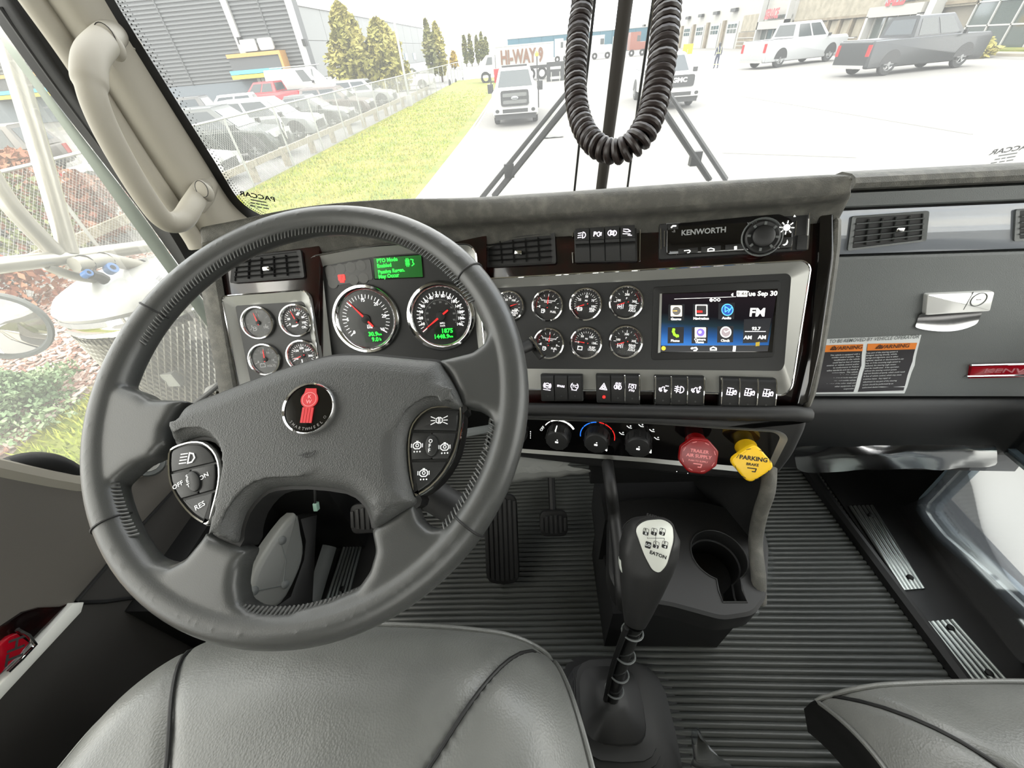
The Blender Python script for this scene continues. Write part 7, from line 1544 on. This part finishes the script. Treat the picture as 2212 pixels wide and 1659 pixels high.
# ------------------------------------------------------------------ outside the left door: mirror braces, canister
_cc = onh(-.375, 283, 600); cx_, cy_ = _cc.x, _cc.y; can = thing('air_cleaner', 'chrome canister with perforated shield outside the left door', 'air cleaner', W(cx_, cy_, -1.3)); ks_ = .86; kz = .035
ctr = M.Translation(W(cx_, cy_, kz)) @ M.Diagonal((ks_, ks_, 1, 1))
MB().lathe([(.0001, -.395), (.08, -.396), (.15, -.404), (.185, -.418), (.198, -.432), (.196, -.442)], 40, ctr).build('lid', WPAINT, can)
MB().lathe([(.198, -.440), (.200, -.452), (.196, -.456), (.193, -.466), (.196, -.474), (.198, -.478), (.194, -.484)], 48, ctr).build('chrome_band', CHROME, can)
MB().lathe([(.196, -.745), (.199, -.752), (.193, -.76), (.191, -.86), (.199, -.87), (.201, -.89), (.17, -.90)], 48, ctr).build('lower_band', CHROME, can)
MB().lathe([(.180, -.47), (.180, -.76)], 40, ctr).build('inner_drum', mat('dark_beige_drum', (96, 90, 76), .6), can)  # inner drum in its own dark beige
mb = MB(); NC, NRW = 74, 19; z0, z1 = -.484, -.748; rows = []; vs = []; fs = []
for r in range(NRW+1):
    for k in range(NC):
        a = 2*math.pi*(k+.5*(r % 2))/NC; vs.append(W(cx_+.193*ks_*math.cos(a), cy_+.193*ks_*math.sin(a), kz+z0+(z1-z0)*r/NRW))
# hex-like perforation: diamonds around each lattice point
for r in range(NRW-1):
    for k in range(NC):
        o1 = (k+(r % 2)) % NC; o0 = (o1-1) % NC
        fs.append((r*NC+k, (r+1)*NC+o0, (r+2)*NC+k, (r+1)*NC+o1))
mb.add(vs, fs); ps_ = mb.build('perforated_shield', mat('polished_shield', (206, 202, 186), .3, metal=.5), can, smooth=False)
wf = ps_.modifiers.new('wire', 'WIREFRAME'); wf.thickness = .0072; wf.use_even_offset = False
MB().box(onx(-.93, 375, 812)-V((.016, .016, .022)), onx(-.93, 375, 812)+V((.016, .016, .018))).build('mount_block', GALV, can)
mp = MB(); mp.lathe([(.205, -.90), (.21, -.93), (.26, -.95), (.26, -.98)], 40, ctr); mp.build('base_tray', STEEL, can)
lb = frame_axes(atz(.83, 350, 603), (.9, .42, -.12), (.05, .35, 1)); tl = thing('paper_label', 'white bar coded paper label lying on the canister lid', 'label', lb)
if lb.n.dot(CAM-lb.O) < 0: pass
LF = Fr(atz(.86, 348, 608), 25, 62, -12)
MB().prism(rect(0, 0, .052, .034), 0, .001).build('label_sheet', WPAP, tl, LF); mb = MB()
for k in range(9): mb.face(rect(-.019+.0045*k, .003, .0018 if k % 3 else .003, .012), .0014)
mb.text('P-200', .002, -.010, .008, .0014); mb.build('label_print', P_GREY, tl, LF, smooth=False)
PIPE = mat('stainless_brace', (206, 202, 188), .3, metal=.5)
mbk = thing('mirror_bracket', 'stainless mirror brace tubes outside the left door', 'mirror bracket', onx(-1.05, 150, 560))
for pts, r in ((((-10, 30), (20, 110), (90, 340), (150, 548)), .0175), (((-60, 310), (20, 440), (122, 548)), .0165), (((-40, 578), (60, 566), (160, 554), (345, 528), (420, 515)), .016), (((100, 575), (180, 600), (330, 612)), .010)):
    MB().tube(spline([onx(-1.05, *q) for q in pts], 6), r, 12).build('brace_tube', PIPE, mbk)
MB().tube([onx(-1.02, *q) for q in ((160, 572), (230, 560), (300, 575), (380, 604))], .016, 10).build('hose_sleeve', mat('pale_hose', (200, 195, 178), .5), mbk)
for px, py in ((185, 569), (228, 563), (310, 577)):
    MB().tube([onx(-1.02, px, py)+V((.0175*math.sin(a)*.75, .0175*math.sin(a)*.4, .0185*math.cos(a))) for a in [2*math.pi*k/14 for k in range(14)]], .0028, 5, closed=True).build('clamp', P_BLK, mbk)
for px, py, r in ((239, 581, .012), (187, 592, .008)): MB().lathe([(r*.5, -.008), (r, -.008), (r, .010), (r*.5, .010)], 14, M.Translation(onx(-1.0, px, py)) @ M.Rotation(1.2, 4, 'Y')).build('blue_fitting', mat('blue_plastic', (10, 120, 205), .4) if 'blue_plastic' not in bpy.data.materials else bpy.data.materials['blue_plastic'], mbk)
mb = MB(); mb.tube([onx(-1.0, *q) for q in ((195, 592), (215, 598), (228, 606))], .012, 8); mb.build('wire_bundle', P_BLK, mbk)
for q0_, q1_, c_, lab in (((170, 205), (212, 245), OR2, 0),): pass
# round convex mirror
mr_ = thing('convex_mirror', 'round convex mirror cut off by the left edge', 'mirror', onx(-.98, 5, 700)); c = onx(-.98, 4, 705)
n = ((CAM-c).normalized()*.55-CF*.6+V((0, -.05, -.5))).normalized(); rr = .066
f = frame_axes(c, n.cross(V((0, 0, 1))).normalized(), (0, 0, 1)); f.n = n; f.u = V((0, 0, 1)).cross(n).normalized(); f.v = n.cross(f.u); f._m()
MB().lathe([(rr*.86, .004), (rr*.88, .008), (rr*.97, .008), (rr, .002), (rr*.97, -.006), (rr*.5, -.02), (.001, -.022)], 40, f.m).build('mirror_shell', P_GREY, mr_)
MB().lathe([(rr*.88, .004), (rr*.6, .011), (rr*.3, .015), (.0001, .016)], 40, f.m).build('mirror_face', MIRR, mr_)
# hood of our own truck below the windshield and fender of the cab step, both mostly hidden
hd_ = thing('truck_cowl', 'pale cowl of our truck low outside the left door', 'cowl', W(-.85, 1.0, -1.0)); MB().tube(spline([onx(-.80, *q) for q in ((495, 810), (450, 850), (410, 880), (360, 915))], 4), .006, 8).build('cowl_edge', P_BLK, hd_)
MB().grid([[onx(-.82, 520, 800), onx(-.82, 440, 850), onx(-.82, 380, 905)], [W(-.86, .75, -.62), W(-.86, .65, -.66), W(-.86, .55, -.68)]]).build('cowl_panel', WPAINT, hd_)
